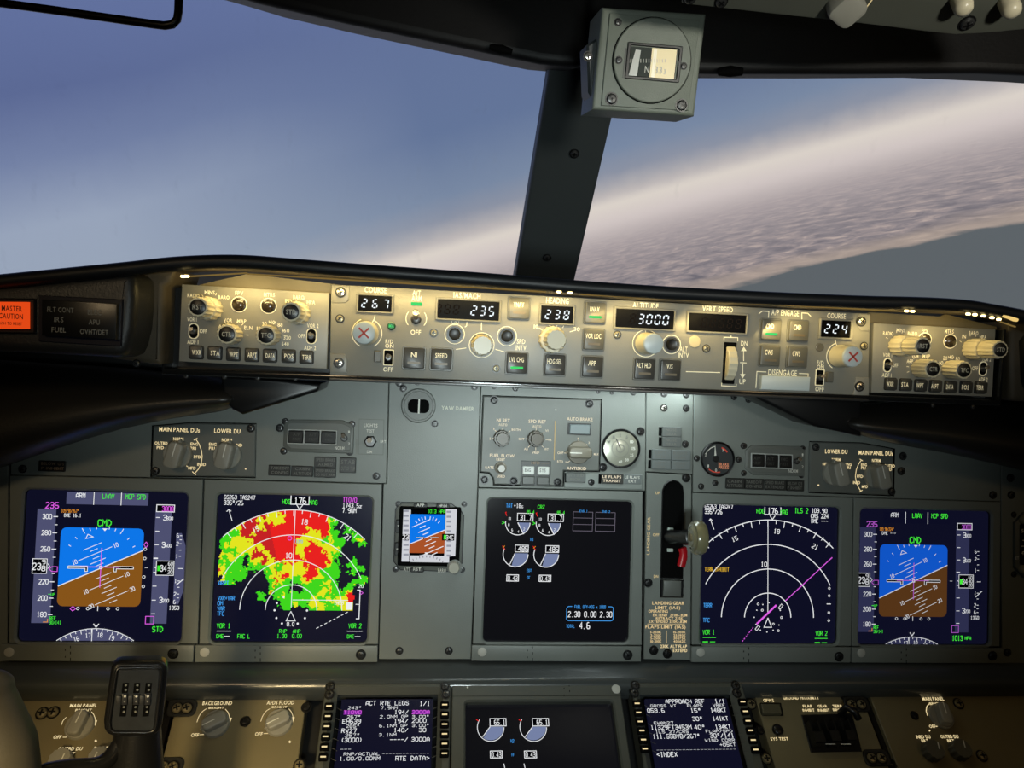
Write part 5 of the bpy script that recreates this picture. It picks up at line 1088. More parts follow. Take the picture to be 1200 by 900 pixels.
    if right: ik.text(680, 704, '1013', 22, 56, GG); ik.text(738, 704, 'HPA', 15, 32, GG)
    else: ik.text(705, 701, 'STD', 23, 46, GG)
    if not right: ik.line([(634, 316), (643, 328), (634, 342), (625, 328), (634, 316)], 3, mg)
    if not right:
        for y in (348, 389, 471, 513): ik.ring(631, y, 6, 2.4, wh, 10)
    for x in (340, 384, 473, 516): ik.ring(x + 6, 612, 6, 2.4, wh, 10)
    ik.line([(434, 600), (434, 622)], 3, wh); ik.line([(634, 430), (648, 430)], 2, wh)
    if not right: ik.line([(312, 613), (324, 603), (336, 613), (324, 623), (312, 613)], 3, mg)
    # heading arc
    cx, cy, rr_ = 431, 975, 276
    ik.put([ik.f(cx + rr_ * math.sin(R(a)), cy - rr_ * math.cos(R(a))) for a in range(-36, 37, 4)], [tuple(range(18, -1, -1))], tape)
    ik.arc(cx, cy, rr_, 54, 126, 3, wh)
    for i in range(-7, 8):
        a = R(i * 5 + 1.0); L = 18 if i % 2 else 10; ik.line([(cx + rr_ * math.sin(a), cy - rr_ * math.cos(a)), (cx + (rr_ - L) * math.sin(a), cy - (rr_ - L) * math.cos(a))], 3, wh)
    for x, y, t, r_ in ((347, 745, '16', 18), (398, 729, '17', 6), (450, 727, '18', -4), (502, 739, '19', -16)): ik.text(x, y, t, 18, 22, wh, rot=R(r_))
    ik.line([(415, 700), (415, 757)], 3, wh); ik.line([(419, 678), (431, 693), (443, 678)], 4, wh)
    ik.build('screen_image', parent=ik.sg)
pfd(du1, False); pfd(du5, True)

# weather radar picture: rough rows read as "start code", ragged edges from value noise
ROWS = ["105g 200y 260r 300y 370r 590g 640.", "105g 150y 210r 300y 385r 592g 640.", "105g 150y 205r 275y 330r 340y 398r 592y 610g 632. 668g 705.", "105g 155y 195r 283y 303r 590y 602g 630. 668g 720.", "105g 150y 205r 277y 305r 500y 528r 590y 600g 622. 668g 705. 712g 760.",
 "105g 185y 195r 248y 262r 482y 552r 594y 604g 645. 710g 785.", "105g 165y 222r 350r 475y 565g 590y 604g 655. 715g 735y 760g 790.", "105g 155y 255r 458y 505r 548y 622g 672. 745g 772.", "105g 130y 300r 452y 505r 562y 632g 662.", "105g 185y 255r 292y 326r 455y 488r 583y 640g 660.",
 "105y 180g 250y 262r 302y 344r 460y 492r 600y 622g 650.", "105g 150y 180g 215. 240g 255y 288r 312y 355r 482y 492r 605y 622g 640. 695g 730.", "105y 125g 208. 245g 270y 288r 322y 372g 385y 492r 592y 605g 648. 695g 760.", "105r 122y 140g 330y 352g 388y 502r 552y 568g 662. 695g 772.", "105r 118y 140g 245. 318g 342y 355r 372y 392r 408y 492r 548y 572g 652. 698g 735.",
 "105y 130g 225. 328g 342y 388r 415y 432g 475y 490r 542y 575g 640. 745g 780.", "140g 180. 330g 345y 352r 362y 402g 488y 530g 580y 605g 655. 690g 780.", "105. 330g 352y 358r 366g 372y 386g 425. 490g 592y 610r 618y 625g 655. 672g 730.", "105. 336g 345y 352r 358g 430. 495g 562y 592g 606r 618y 630g 665g 690y 722.", "105. 288g 318. 352g 378g 395y 410g 555y 590g 650g 682y 695r 722.",
 "105. 285g 320. 380g 470g 530y 560g 600y 640g 655y 690r 722.", "105. 388g 450y 475g 520y 600g 640y 722.", "105. 400g 440. 520g 560y 600g 660y 722."]
def radar(ik):
    rnd = random.Random(3)
    G = [[(rnd.random(), rnd.random()) for _ in range(80)] for _ in range(80)]
    def vn(x, y, s):
        x /= s; y /= s; i, j = int(x) % 79, int(y) % 79; fx, fy = x - int(x), y - int(y); fx = fx * fx * (3 - 2 * fx); fy = fy * fy * (3 - 2 * fy)
        return [G[j][i][c] * (1 - fx) * (1 - fy) + G[j][i + 1][c] * fx * (1 - fy) + G[j + 1][i][c] * (1 - fx) * fy + G[j + 1][i + 1][c] * fx * fy for c in (0, 1)]
    def code(x, y):
        r_ = int((y - 148) / 20); r_ = max(0, min(len(ROWS) - 1, r_)); c = '.'
        for tok in ROWS[r_].split():
            if x >= int(tok[:-1]): c = tok[-1]
        return c
    S = 4; MM = {'g': GRG, 'y': GRY, 'r': GR, 'd': GRD}; acc = {m_: ([], []) for m_ in MM}
    for jy in range(0, 116):
        y = 148 + jy * S + S / 2; run = None; x = 105
        while x <= 790:
            c = '.'
            if x < 784:
                xm = x + S / 2; dx, dy = xm - 437, 608 - y
                if math.hypot(dx, dy) < 460 and not (y > 606) and not (xm > 722 and y > 505):
                    a = vn(xm, y, 19); b = vn(xm + 300, y + 200, 7)
                    c = code(xm + (a[0] - .5) * 30 + (b[0] - .5) * 16, y + (a[1] - .5) * 30 + (b[1] - .5) * 16)
                    if c == 'r' and xm < 318 + (y - 200) * 0.27 and y < 470: c = 'd'
                    if c == 'g' and b[0] > 0.93: c = 'y'
            if run and run[0] != c:
                if run[0] != '.':
                    V, Fs = acc[run[0]]; o = len(V); V += [ik.f(run[1], y - S / 2), ik.f(x, y - S / 2), ik.f(x, y + S / 2), ik.f(run[1], y + S / 2)]; Fs.append((o + 3, o + 2, o + 1, o))
                run = (c, x)
            elif not run: run = (c, x)
            x += S
    for m_, (V, Fs) in acc.items():
        if V: ik.put(V, Fs, MM[m_])
def nd_common(ik, cx, cy, radii, wh):
    for r_, a0, a1 in radii: ik.arc(cx, cy, r_, a0, a1, 3.4, wh, 48)
ik = scrink(du2, 441, 415, 0.1706 / 698, 0.1656 / 673); radar(ik); wh = GW; cx, cy = 440, 608
nd_common(ik, cx, cy, ((460, 45.5, 134), (345, 25, 155.5), (230, 0, 180), (116, 0, 180)), wh)
for i in range(-9, 10):
    a = R(i * 5 - 1.0); L = 28 if i % 2 == 0 else 16
    if abs(i * 5) < 45: ik.line([(cx + 460 * math.sin(a), cy - 460 * math.cos(a)), (cx + (460 - L) * math.sin(a), cy - (460 - L) * math.cos(a))], 3.4, wh)
ik.line([(cx - 1, 148), (cx, 596)], 3, wh)
for x, y, t, r_ in ((264, 240, '15', 26), (483, 202, '18', -7), (684, 270, '21', -34), (418, 358, '10', 0)): ik.text(x, y, t, 22, 28, wh, rot=R(r_))
ik.text(116, 96, 'GS263 TAS247', 18, 138, wh, al='l'); ik.text(116, 121, '335°/26', 19, 86, wh, al='l'); ik.line([(156, 202), (140, 156)], 3, wh); ik.line([(130, 162), (139, 152), (150, 160)], 3, wh)
ik.text(397, 111, 'HDG', 20, 36, GG); ik.rect(458, 106, 80, 34, GK); ik.line([(417, 82), (417, 122), (500, 122), (500, 84)], 4, wh); ik.text(460, 105, '176', 26, 52, wh); ik.text(520, 112, 'MAG', 20, 36, GG); ik.line([(444, 124), (458, 145), (472, 124)], 3.5, wh)
ik.text(656, 96, 'TIOVO', 21, 62, GM, al='l'); ik.text(656, 122, '1743.5z', 20, 86, wh, al='l'); ik.text(654, 146, '7.9NM', 20, 64, wh, al='l')
for x, y, t, w in ((110, 487, 'ARPT', 44), (110, 555, 'WXR+VAR', 74), (110, 578, 'OM', 22), (110, 602, 'VAR', 32), (110, 625, 'TFC', 30)): ik.text(x, y, t, 18, w, GC, al='l')
ik.text(112, 680, 'VOR 1', 20, 58, GG, al='l'); ik.line([(112, 704), (176, 704)], 2.5, wh); ik.text(112, 727, 'DME', 16, 30, GG, al='l'); ik.line([(144, 727), (170, 727)], 2.5, wh)
ik.text(706, 677, 'VOR 2', 20, 58, GG, al='l'); ik.line([(700, 702), (770, 702)], 2.5, wh); ik.text(702, 726, 'DME', 16, 30, GG, al='l'); ik.line([(736, 726), (762, 726)], 2.5, wh)
ik.text(206, 727, 'FMC L', 18, 54, GG, al='l'); ik.text(408, 703, 'RNP', 16, 32, GG); ik.text(404, 725, '1.00', 17, 42, GG); ik.text(470, 703, 'ANP', 16, 32, GG); ik.text(472, 725, '0.00', 17, 42, GG)
ik.line([(440, 612), (420, 656), (462, 656), (440, 612)], 3, wh)
for x, y in ((375, 575), (366, 608), (376, 643), (402, 668), (473, 668), (505, 643), (513, 608), (404, 548)): ik.disc(x, y, 5, wh, 8)
ik.text(441, 671, '0.0', 17, 32, wh); ik.dash((558, 690), (706, 610), 8, 0.62, 3, wh); ik.line([(738, 512), (752, 512), (752, 644), (738, 644)], 4, wh); ik.line([(734, 578), (752, 578)], 3, wh); ik.line([(758, 518), (766, 525), (758, 532), (751, 525), (758, 518)], 2.5, GM)
ik.text(755, 494, '20', 14, 22, wh); ik.line([(445, 560), (700, 560)], 3, wh); ik.text(460, 292, 'TIOVO', 14, 38, GC); ik.ring(420, 278, 9, 3, GM, 10); ik.rect(705, 586, 30, 34, GW); ik.text(658, 572, 'EH639', 15, 40, GW); ik.rect(715, 546, 26, 20, GR)
ik.build('screen_image', parent=ik.sg)

# map display, right
ik = scrink(du4, 584.5, 479, 0.1706 / 572, 0.1656 / 584); cx, cy = 583, 663; wh = GW
nd_common(ik, cx, cy, ((414, 46, 131), (310, 26.5, 153.5), (205, 0, 180), (103, 0, 180)), wh)
for i in range(-9, 9):
    a = R(i * 5 - 2.2 + 1); L = 28 if i % 2 == 0 else 16
    ik.line([(cx + 414 * math.sin(a), cy - 414 * math.cos(a)), (cx + (414 - L) * math.sin(a), cy - (414 - L) * math.cos(a))], 3, wh)
ik.line([(cx - 8, 262), (cx, 650)], 2.6, wh)
for x, y, t, r_ in ((436, 332, '15', 24), (613, 297, '18', -6), (778, 360, '21', -30), (562, 438, '10', 0)): ik.text(x, y, t, 18, 24, wh, rot=R(r_))
ik.text(308, 197, 'GS263 TAS247', 16, 116, wh, al='l'); ik.text(308, 219, '335°/26', 17, 72, wh, al='l'); ik.line([(348, 294), (332, 252)], 2.6, wh); ik.line([(326, 258), (331, 249), (341, 256)], 2.6, wh)
ik.text(542, 212, 'HDG', 18, 32, GG); ik.line([(560, 194), (560, 226), (628, 226), (628, 194)], 3.4, wh); ik.text(594, 210, '176', 22, 42, wh); ik.text(642, 214, 'MAG', 18, 30, GG); ik.line([(582, 230), (593, 247), (604, 230)], 3, wh)
ik.text(716, 206, 'ILS 2', 20, 56, GG); ik.text(760, 205, '109.90', 17, 66, wh, al='l'); ik.text(758, 228, 'CRS 224', 17, 74, wh, al='l'); ik.text(760, 249, 'DME ---', 17, 70, wh, al='l')
ik.text(314, 462, 'TERR INHIBIT', 16, 100, GY, al='l'); ik.text(312, 613, 'TERR', 16, 34, GC, al='l'); ik.text(312, 675, 'TFC', 16, 26, GC, al='l'); ik.text(312, 726, 'VOR 1', 18, 48, GG, al='l'); ik.line([(312, 748), (366, 748)], 2.4, GG); ik.line([(312, 766), (334, 766)], 4, GG); ik.line([(342, 766), (364, 766)], 2.4, GG)
ik.text(788, 728, 'VOR 2', 18, 48, GG, al='l'); ik.line([(784, 750), (838, 750)], 2.4, GG); ik.line([(784, 768), (806, 768)], 4, GG); ik.line([(814, 768), (836, 768)], 2.4, GG)
ik.line([(655, 592), (852, 404)], 3.2, GM); ik.line([(536, 690), (617, 610)], 7, GM); ik.dash((522, 704), (474, 768), 7, 0.6, 2.6, GM)
ik.line([(626, 622), (638, 605), (646, 611), (633, 628), (626, 622)], 2.4, wh); ik.line([(530, 712), (542, 696), (550, 702), (537, 718), (530, 712)], 2.4, wh)
ik.line([(583, 664), (567, 704), (599, 704), (583, 664)], 3, wh)
for x, y, b in ((540, 606, 1), (560, 608, 0), (586, 600, 0), (558, 632, 1), (535, 632, 0), (525, 662, 0), (640, 662, 1), (634, 632, 0), (606, 690, 1), (630, 694, 0), (628, 718, 1), (606, 716, 0), (580, 724, 0), (552, 716, 0), (533, 692, 0)): ik.disc(x, y, 2.6, wh, 6) if not b else ik.ring(x, y, 4.5, 2, wh, 8)
for y in (536, 568, 640, 674): ik.ring(842, y, 4.5, 2, wh, 8)
ik.line([(832, 603), (850, 603)], 3, wh)
ik.build('screen_image', parent=ik.sg)

# engine display (drawing units: 655 across)
def engdial(ik, cx, cy, r_, txt, green, tick, extra):
    ik.arc(cx, cy, r_, 0 if not extra else -5, -225 + 25, 3.2, GW, 30)
    if tick: 
        for i, t in enumerate(('10', '8', '6', '4', '2')):
            a = R(172 + i * 42); ik.text(cx + (r_ - 14) * math.cos(a), cy - (r_ - 14) * math.sin(a), t, 11, 6 * len(t) + 1, GW); ik.line([(cx + r_ * math.cos(a), cy - r_ * math.sin(a)), (cx + (r_ - 7) * math.cos(a), cy - (r_ - 7) * math.sin(a))], 2.4, GW)
def eng(du):
    ik = scrink(du, 790, 421, 0.1706 / 655, 0.1656 / 652)
    ik.text(545, 128, 'TAT', 18, 28, GC, al='l'); ik.text(580, 128, '+18c', 18, 42, GW, al='l'); ik.text(704, 131, 'CRZ', 16, 30, GG)
    for dx in (0, 139):
        ik.sector(600 + dx, 205, 55, 0, -62, GS, 10); ik.arc(600 + dx, 205, 57, 0, -185, 3.4, GW, 28); ik.line([(600 + dx, 205), (628 + dx, 258)], 4, GW)
        for i, t in enumerate(('10', '8', '6', '4', '2')): a = R(-205 + i * 40); ik.text(600 + dx + 42 * math.cos(a), 205 - 42 * math.sin(a), t, 11, 5.5 * len(t), GW)
        ik.line([(543 + dx, 160), (549 + dx, 175)], 3, GR); ik.line([(541 + dx, 160), (548 + dx, 158)], 3, GR); ik.line([(528 + dx, 200), (540 + dx, 207), (528 + dx, 213)], 3, GG)
        ik.rect(633 + dx, 179, 70, 34, GK); ik.frame(633 + dx, 179, 74, 37, 3, GW); ik.text(636 + dx, 181, '31.7', 22, 50, GW); ik.text(656 + dx, 155, '85.4', 13, 34, GG)
        P = [(588 + dx, 346), (650 + dx, 346)] + [(595 + dx + 56 * math.cos(R(-a)), 350 + 56 * math.sin(R(a))) for a in range(0, 116, 12)]
        ik.poly([(592 + dx, 346), (651 + dx, 346)] + [(595 + dx + 56 * math.cos(R(a)), 350 + 56 * math.sin(R(a))) for a in range(8, 118, 11)], GS)
        ik.arc(595 + dx, 350, 58, 0, -205, 3.4, GW, 28); ik.line([(592 + dx, 346), (570 + dx, 398)], 3.4, GW); ik.line([(534 + dx, 312), (546 + dx, 330)], 3, GR); ik.line([(536 + dx, 322), (545 + dx, 312)], 2.4, MORA)
        ik.rect(622 + dx, 324, 58, 30, GK); ik.frame(622 + dx, 324, 62, 34, 3, GW); ik.text(628 + dx, 325, '485', 22, 42, GW)
    for x in (585, 732): ik.rect(x, 459, 52, 28, GK); ik.frame(x, 459, 56, 32, 3.4, GW); ik.text(x, 460, '0.43', 20, 42, GW)
    ik.text(667, 281, 'N1', 13, 14, GC); ik.text(659, 424, 'EGT', 12, 20, GC); ik.text(657, 457, 'FF', 13, 13, GC)
    for x in (897, 1001): 
        ik.frame(x, 194, 92, 90, 2.2, GGy); ik.line([(x - 45, 178), (x + 45, 178)], 2, GGy); ik.line([(x - 45, 208), (x + 45, 208)], 2, GGy); ik.rect(x + 2, 146, 42, 9, GK); ik.text(x + 2, 146, 'ENG 1' if x < 950 else 'ENG 2', 9, 36, GC)
    ik.frame(943, 619, 218, 68, 3, GC, 12); ik.rect(943, 586, 166, 14, SCRK); ik.text(943, 588, 'FUEL QTY-KGS x 1000', 14, 142, GC)
    for x, t in ((870, '2.30'), (944, '0.00'), (1017, '2.30')): ik.text(x, 622, t, 24, 54, GW)
    ik.text(855, 677, 'TOTAL', 14, 38, GC); ik.text(920, 674, '4.6', 28, 46, GW)
    ik.build('screen_image', parent=ik.sg)
eng(du3)

# ------------------------------------------------------------------ standby display
sd = Thing('standby_display', MAIN, 502, 628, 'small bright standby attitude display with clipped corners left of centre', 'display')
OC = [(470, 588), (528, 589), (540, 597), (544, 604), (542, 660), (532, 670), (469, 668), (461, 658), (463, 596)]
V, Fc = slab(MAIN.poly(OC), 0, 0.0016, 0.0006); sd.abs('mounting_plate', V, Fc, BLK)
V, Fc = slab(inset(ccw(MAIN.poly(OC)), 0.0013), 0.001, 0.0032, 0.0012, 2); sd.abs('case', V, Fc, PANEL2, smooth=30)
a, b = MAIN.st(503.3, 628.5, 0.004); hw = MAIN.ks(503, 628) * 36; hh = MAIN.ks(503, 628) * 34.5
V, Fc = slab(rr(hw * 2, hh * 2, 0.002, 3, a, b), 0.002, 0.0062, 0.001); sg = sd.abs('screen_frame', V, Fc, SLOT)
ik = Ink(sd, 0.0062, zoom=(450, 560, 3.871)); ik.stroke = True; ik.rect(207, 262, 236, 240, GK)
ik.rect(101, 262, 34, 236, PALE); ik.rect(302, 248, 50, 212, PALE); ik.rect(207, 368, 178, 30, PALE)
for y in range(150, 360, 22): ik.line([(88, y), (112, y)], 9, PALE2); ik.line([(284, y + 4), (304, y + 4)], 9, PALE2)
ORB = glow('orange_brown_display', (168, 82, 40)); ik.poly([(118, 164), (278, 166), (276, 236), (116, 300)], GB); ik.poly([(276, 236), (274, 342), (114, 340), (116, 300)], ORB); ik.line([(116, 300), (277, 236)], 3.5, GW)
for i, (u, w) in enumerate(((-72, 44), (-54, 14), (-36, 28), (-18, 14), (18, 14), (36, 28), (54, 14), (72, 50), (88, 14))):
    c = (196 + u * 0.38, 268 + u * 0.86); ik.line([(c[0] - w * 0.93, c[1] + w * 0.40), (c[0] + w * 0.93, c[1] - w * 0.40)], 3.4, GW)
ik.arc(198, 262, 88, 50, 130, 1.5, GB, 12)
for a_ in (50, 62, 72, 82, 98, 108, 118, 130): ik.line([(198 + 88 * math.cos(R(a_)), 262 - 88 * math.sin(R(a_))), (198 + 74 * math.cos(R(a_)), 262 - 74 * math.sin(R(a_)))], 3, GW)
ik.line([(146, 270), (180, 270), (180, 278)], 5, GK); ik.line([(246, 270), (210, 270), (210, 278)], 5, GK); ik.line([(146, 270), (180, 270)], 2, GW); ik.line([(210, 270), (246, 270)], 2, GW)
ik.rect(98, 268, 32, 26, GK); ik.text(98, 268, '23', 20, 26, GW); ik.rect(291, 269, 56, 30, GK); ik.rect(277, 269, 12, 20, GG); ik.text(298, 270, '34C', 18, 32, GW)
ik.text(238, 152, '1013 HPA', 15, 80, GG); ik.poly([(184, 338), (202, 338), (193, 350)], GW); ik.put([ik.f(193 + 120 * math.sin(R(a)), 455 - 108 * math.cos(R(a))) for a in range(-42, 43, 7)], [tuple(range(12, -1, -1))], PALE)
for i in range(-5, 6): ik.line([(193 + 118 * math.sin(R(i * 8)), 455 - 104 * math.cos(R(i * 8))), (193 + 112 * math.sin(R(i * 8)), 455 - 94 * math.cos(R(i * 8)))], 3, GGy)
ik.build('screen_image', parent=sg)
V, Fc = lathe([(34 / 3.871 * MAIN.ks(533, 662), 0.0028), (34 / 3.871 * MAIN.ks(533, 662), 0.0078)], 24); sd.add('knob_boss', mk('knob_boss', V, Fc, PANEL2), 532.7, 663)
sd.add('setting_knob', mk('setting_knob', *lathe([(0.0068, 0.003), (0.0068, 0.014), (0.006, 0.016)], 40, 16, 0.06), mat('pale_taupe_knob', (170, 166, 150), 0.4), smooth=35), 531.5, 662.6)
kd2 = mk('key', *slab(rr(0.0155, 0.0052, 0.0015, 2), 0.002, 0.0056, 0.0008), KEYE)
for q, t in (((492.7, 591.8), 'APP'), ((519, 592.6), 'HP/IN'), ((488.8, 667), 'RST')):
    c = sd.add('push_button', kd2, *q); kk = Ink(sd, 0.0056); kk.text(*q, t, 3.4, 9, INKW); kk.build('legend', parent=c)
kd3 = mk('key', *slab(rr(0.0062, 0.0155, 0.0015, 2), 0.002, 0.0052, 0.0008), KEYE)
for q, t in (((467, 616), '+'), ((466, 642.5), '-')):
    c = sd.add('push_button', kd3, *q); kk = Ink(sd, 0.0052); kk.text(*q, t, 3, 3, INKW); kk.build('legend', parent=c)
ik = Ink(sd, 0.0032); ik.text(477, 667.2, 'ATT', 4, 8); ik.text(518, 668.4, 'BARO', 4, 9.5); ik.build()
screws(pY, [(466.5, 590.5), (544, 590.8), (463.5, 667), (541.5, 667.5)], 0.0028)

# ------------------------------------------------------------------ landing gear lever panel
gp = plate('gear_lever_panel', [(757.5, 553.5), (811, 556.5), (809.5, 774), (754, 773)], 'narrow grey landing gear panel with a long black slot and speed limits text', 'lever panel', 0.002, 0.006)
sl = MAIN.poly([(775.5, 575), (778, 568), (783, 563.5), (789, 562), (795, 564), (799.5, 569), (801, 577), (800, 678), (773.5, 677.5)], 0.002)
V, Fc = slab(sl, 0.002, 0.0024); gp.abs('lever_slot', V, Fc, SLOT)
V, Fc = ringslab(ccw(sl), inset(ccw(sl), 0.0014), 0.002, 0.0042, 0.0006); gp.abs('slot_rim', V, Fc, BLK, smooth=40)
V, Fc = slab(MAIN.poly([(773, 678.5), (800, 679), (799.5, 700), (772.5, 699.5)]), 0.002, 0.004, 0.001); gp.abs('slot_guard', V, Fc, BLK)
V, Fc = slab(MAIN.poly([(776, 679), (796.5, 679.5), (796, 698), (775.5, 697.5)]), 0.003, 0.0065, 0.001, 2); gp.abs('guard_block', V, Fc, PANEL2, smooth=30)
screws(gp, [(804, 560), (759.5, 683)], 0.0042, BLK, 0.002); screws(gp, [(766, 762), (782, 766)], 0.0044, BLK, 0.002)
ik = Ink(gp, 0.002, zoom=(750, 560, 3.75))
ik.text(78, 66, 'UP', 12, 20, GL2); ik.text(70, 250, 'OFF', 12, 28, GL2); ik.text(70, 433, 'DN', 12, 20, GL2); ik.text(37, 255, 'LANDING GEAR', 12, 160, GL2, rot=R(90))
GLP = glow('peach_backlit_legend', (236, 206, 150), 0.9)
for x, y, t, h, w, c in ((124, 550, 'LANDING GEAR', 14, 140, GLP), (122, 570, 'LIMIT (IAS)', 13, 110, GLP), (80, 586, 'OPERATING', 12, 86, GLP), (132, 603, 'EXTEND  270K-.82M', 11, 150, GLP), (130, 617, 'RETRACT 235K', 11, 120, GLP), (122, 631, 'EXTENDED 320K-.82M', 11, 166, GLP), (112, 655, 'FLAPS LIMIT (IAS)', 13, 176, GLP),
    (70, 678, '1-250K', 10, 48, GLP), (70, 692, '2-250K', 10, 48, GLP), (70, 705, '5-250K', 10, 48, GLP), (70, 718, '10-210K', 10, 48, GLP), (174, 678, '15-200K', 10, 54, GLP), (174, 692, '25-190K', 10, 54, GLP), (174, 705, '30-175K', 10, 54, GLP), (174, 718, '40-162K', 10, 54, GLP), (148, 740, '230K ALT FLAP', 13, 116, GL), (176, 758, 'EXTEND', 13, 62, GL)): ik.text(x, y, t, h, w, c)
ik.line([(32, 642), (196, 642)], 1.6, GLP); ik.line([(116, 672), (116, 726)], 2, GLP); ik.build()
gl = Thing('landing_gear_lever', MAIN, 786, 629, 'black landing gear lever with a translucent olive wheel knob', 'lever', None, 0.003)
base = Vector((*MAIN.st(785, 629, 0.003), 0.003)); LV = 0.090
tip = Vector((*MAIN.st(818, 630, 0.003 + LV), 0.003 + LV))
d = tip - base
V, Fc = tube([base, base + d * 0.3, base + d * 0.55, base + d * 0.56, base + d * 0.84, base + d * 0.85, tip], [0.0085, 0.0078, 0.0072, 0.0086, 0.0086, 0.006, 0.0055], 18); gl.abs('shaft', V, Fc, BLK, smooth=40)
V, Fc = lathe([(0.0045, -0.0085), (0.010, -0.0085), (0.0125, -0.0065), (0.0165, -0.0062), (0.0182, -0.003), (0.0182, 0.003), (0.0165, 0.0062), (0.0125, 0.0065), (0.010, 0.0085), (0.0045, 0.0085)], 36)
V = [(tip.x + z * 0.97 + 0.0, tip.y + y, tip.z + x - z * 0.1) for x, y, z in V]
OLV = mat('translucent_olive_plastic', (150, 146, 112), 0.22, coat=0.4); OLV.node_tree.nodes['Principled BSDF'].inputs['Transmission Weight'].default_value = 0.35
gl.abs('wheel_knob', V, Fc, OLV, smooth=35, label='translucent olive wheel')
V, Fc = lathe([(0.0042, -0.0095), (0.0042, 0.0095)], 18); V = [(tip.x + z, tip.y + y, tip.z + x) for x, y, z in V]; gl.abs('wheel_hub', V, Fc, mat('brass_hub', (120, 108, 80), 0.35), smooth=35)
q0 = Vector((*MAIN.st(799.5, 642, 0.008), 0.008)); q1 = Vector((*MAIN.st(801, 652, 0.008), 0.008)); q2 = Vector((*MAIN.st(798, 664, 0.008), 0.008))
V, Fc = tube([q0, q0.lerp(q1, .5) + Vector((0.0006, 0, 0)), q1, q1.lerp(q2, .5), q2], 0.0032, 8, flat=1.6); gl.abs('lock_trigger', V, Fc, mat('red_enamel', (190, 24, 34), 0.3), smooth=50, label='red trigger')
glint = mk('glint', *slab(rr(0.0072, 0.0042, 0.0008, 2), 0, 0.002, 0.0005), mat('pale_glint_paint', (200, 214, 206), 0.25)); gl.add('lever_glint', glint, 785.5, 620.5, 0.0025); gl.add('lever_glint', glint, 785, 644.5, 0.0025)  # pale blocks stand in for two light glints on the lever

# ------------------------------------------------------------------ octagonal clock at the right edge
ck = Thing('panel_clock', MAIN, 1218, 640, 'octagonal clock cut off by the right edge of the picture', 'clock')
OC = [(1198, 600), (1240, 602), (1252, 612), (1252, 668), (1240, 679), (1198, 676), (1187, 664), (1187, 612)]
V, Fc = slab(MAIN.poly(OC), 0, 0.004, 0.0014, 2); ck.abs('case', V, Fc, PANEL2, smooth=30)
V, Fc = slab(inset(ccw(MAIN.poly(OC, .004)), 0.009), 0.0041, 0.0048); dd = ck.abs('dial', V, Fc, SLOT)
ik = Ink(ck, 0.0048)
for i in range(24): a_ = R(i * 15); ik.line([(1221 + 24 * math.cos(a_), 640 + 27 * math.sin(a_)), (1221 + 21 * math.cos(a_), 640 + 24 * math.sin(a_))], 1.0, INKW)
for y, t in ((622, '50'), (648, '40')): ik.text(1199.5, y, t, 4, 5, INKW)
ik.build('dial_print', parent=dd); ik = Ink(ck, 0.004); ik.text(1192, 654, 'ET', 3, 4); ik.build()
ckn = mk('clock_button', *lathe([(0.0055, 0), (0.0055, 0.003), (0.0042, 0.006)], 14), mat('tan_button', (170, 156, 120), 0.4), smooth=40)
for q in ((1199, 609), (1198, 667)): ck.add('push_button', ckn, q[0], q[1], 0.004)
screws(pF, [(1188, 603), (1188, 673)], 0.003); screws(pF, [(1180.5, 764.5)], 0.004)
# ------------------------------------------------------------------ rounded ledge under the main panel
LEDM = mat('ledge_grey_paint', (66, 70, 70), 0.28, noise=0.06, nscale=6, bump=0.15, coat=0.2)
lg = Thing('panel_ledge', MAIN, 600, 785, 'dark grey rounded ledge running the full width under the displays', 'ledge')
def lprof(x): return [(0.0, 0.012), (0.004, 0.014), (0.0, 0.018)]
xa, xb = MAIN.st(-430, 780)[0], MAIN.st(1640, 785)[0]
t0 = MAIN.st(600, 778, 0.002)[1]
prof = [(0.003, -0.02), (0.000, 0.006), (-0.003, 0.010), (-0.008, 0.022), (-0.012, 0.026), (-0.017, 0.028), (-0.022, 0.027), (-0.032, 0.022), (-0.0362, 0.015), (-0.038, 0.005), (-0.038, -0.003)]
V = [(x, t0 + a, b) for x in [xa + (xb - xa) * i / 24 for i in range(25)] for a, b in prof]; n = len(prof); Fc = [tuple(range(n)), tuple(24 * n + n - 1 - i for i in range(n))]
for i in range(24):
    for k in range(n): k2 = (k + 1) % n; Fc.append((i * n + k, (i + 1) * n + k, (i + 1) * n + k2, i * n + k2))
o = lg.abs('ledge_moulding', V, Fc, LEDM, smooth=60); fixn(o.o)

# ------------------------------------------------------------------ forward lower panels
LOWM = mat('lower_brown_grey_paint', (122, 112, 84), 0.42, noise=0.08, nscale=9, bump=0.25, bscale=600)
bk2 = wobj('lower_backing', [LOW.P(x, y, z) for z in (-0.035, -0.028) for x, y in ((-420, 800), (1640, 800), (1900, 1050), (-700, 1050))], [(0, 1, 2, 3), (7, 6, 5, 4), (0, 4, 5, 1), (1, 5, 6, 2), (2, 6, 7, 3), (3, 7, 4, 0)], BACK, kind='structure'); fixn(bk2)
def lplate(pts, label, m_=LOWM, h=0.0, name='lower_panel', th=0.02): return plate(name, pts, label, 'panel', h, th, m_, LOW, 0.0008)
VPX, VPY = 528, -436
def dn(x, y0, y1):   # follow the panel's own vertical direction down to y1
    return x + (x - VPX) / (y0 - VPY) * (y1 - y0)
def quad(xl, xr, y0, y1, yr=None): 
    yr = yr or y0
    return [(xl, y0), (xr, yr), (dn(xr, yr, y1), y1), (dn(xl, y0, y1), y1)]
def lq(xl, xr, y=806): return quad(dn(xl, 800, y), dn(xr, 800, y), y, 960)
la = lplate(lq(-420, 200), 'brown grey lower left panel with backlit dimmer captions')
lb = lplate(lq(213, 362), 'brown grey lower panel with background and flood dimmer knobs')
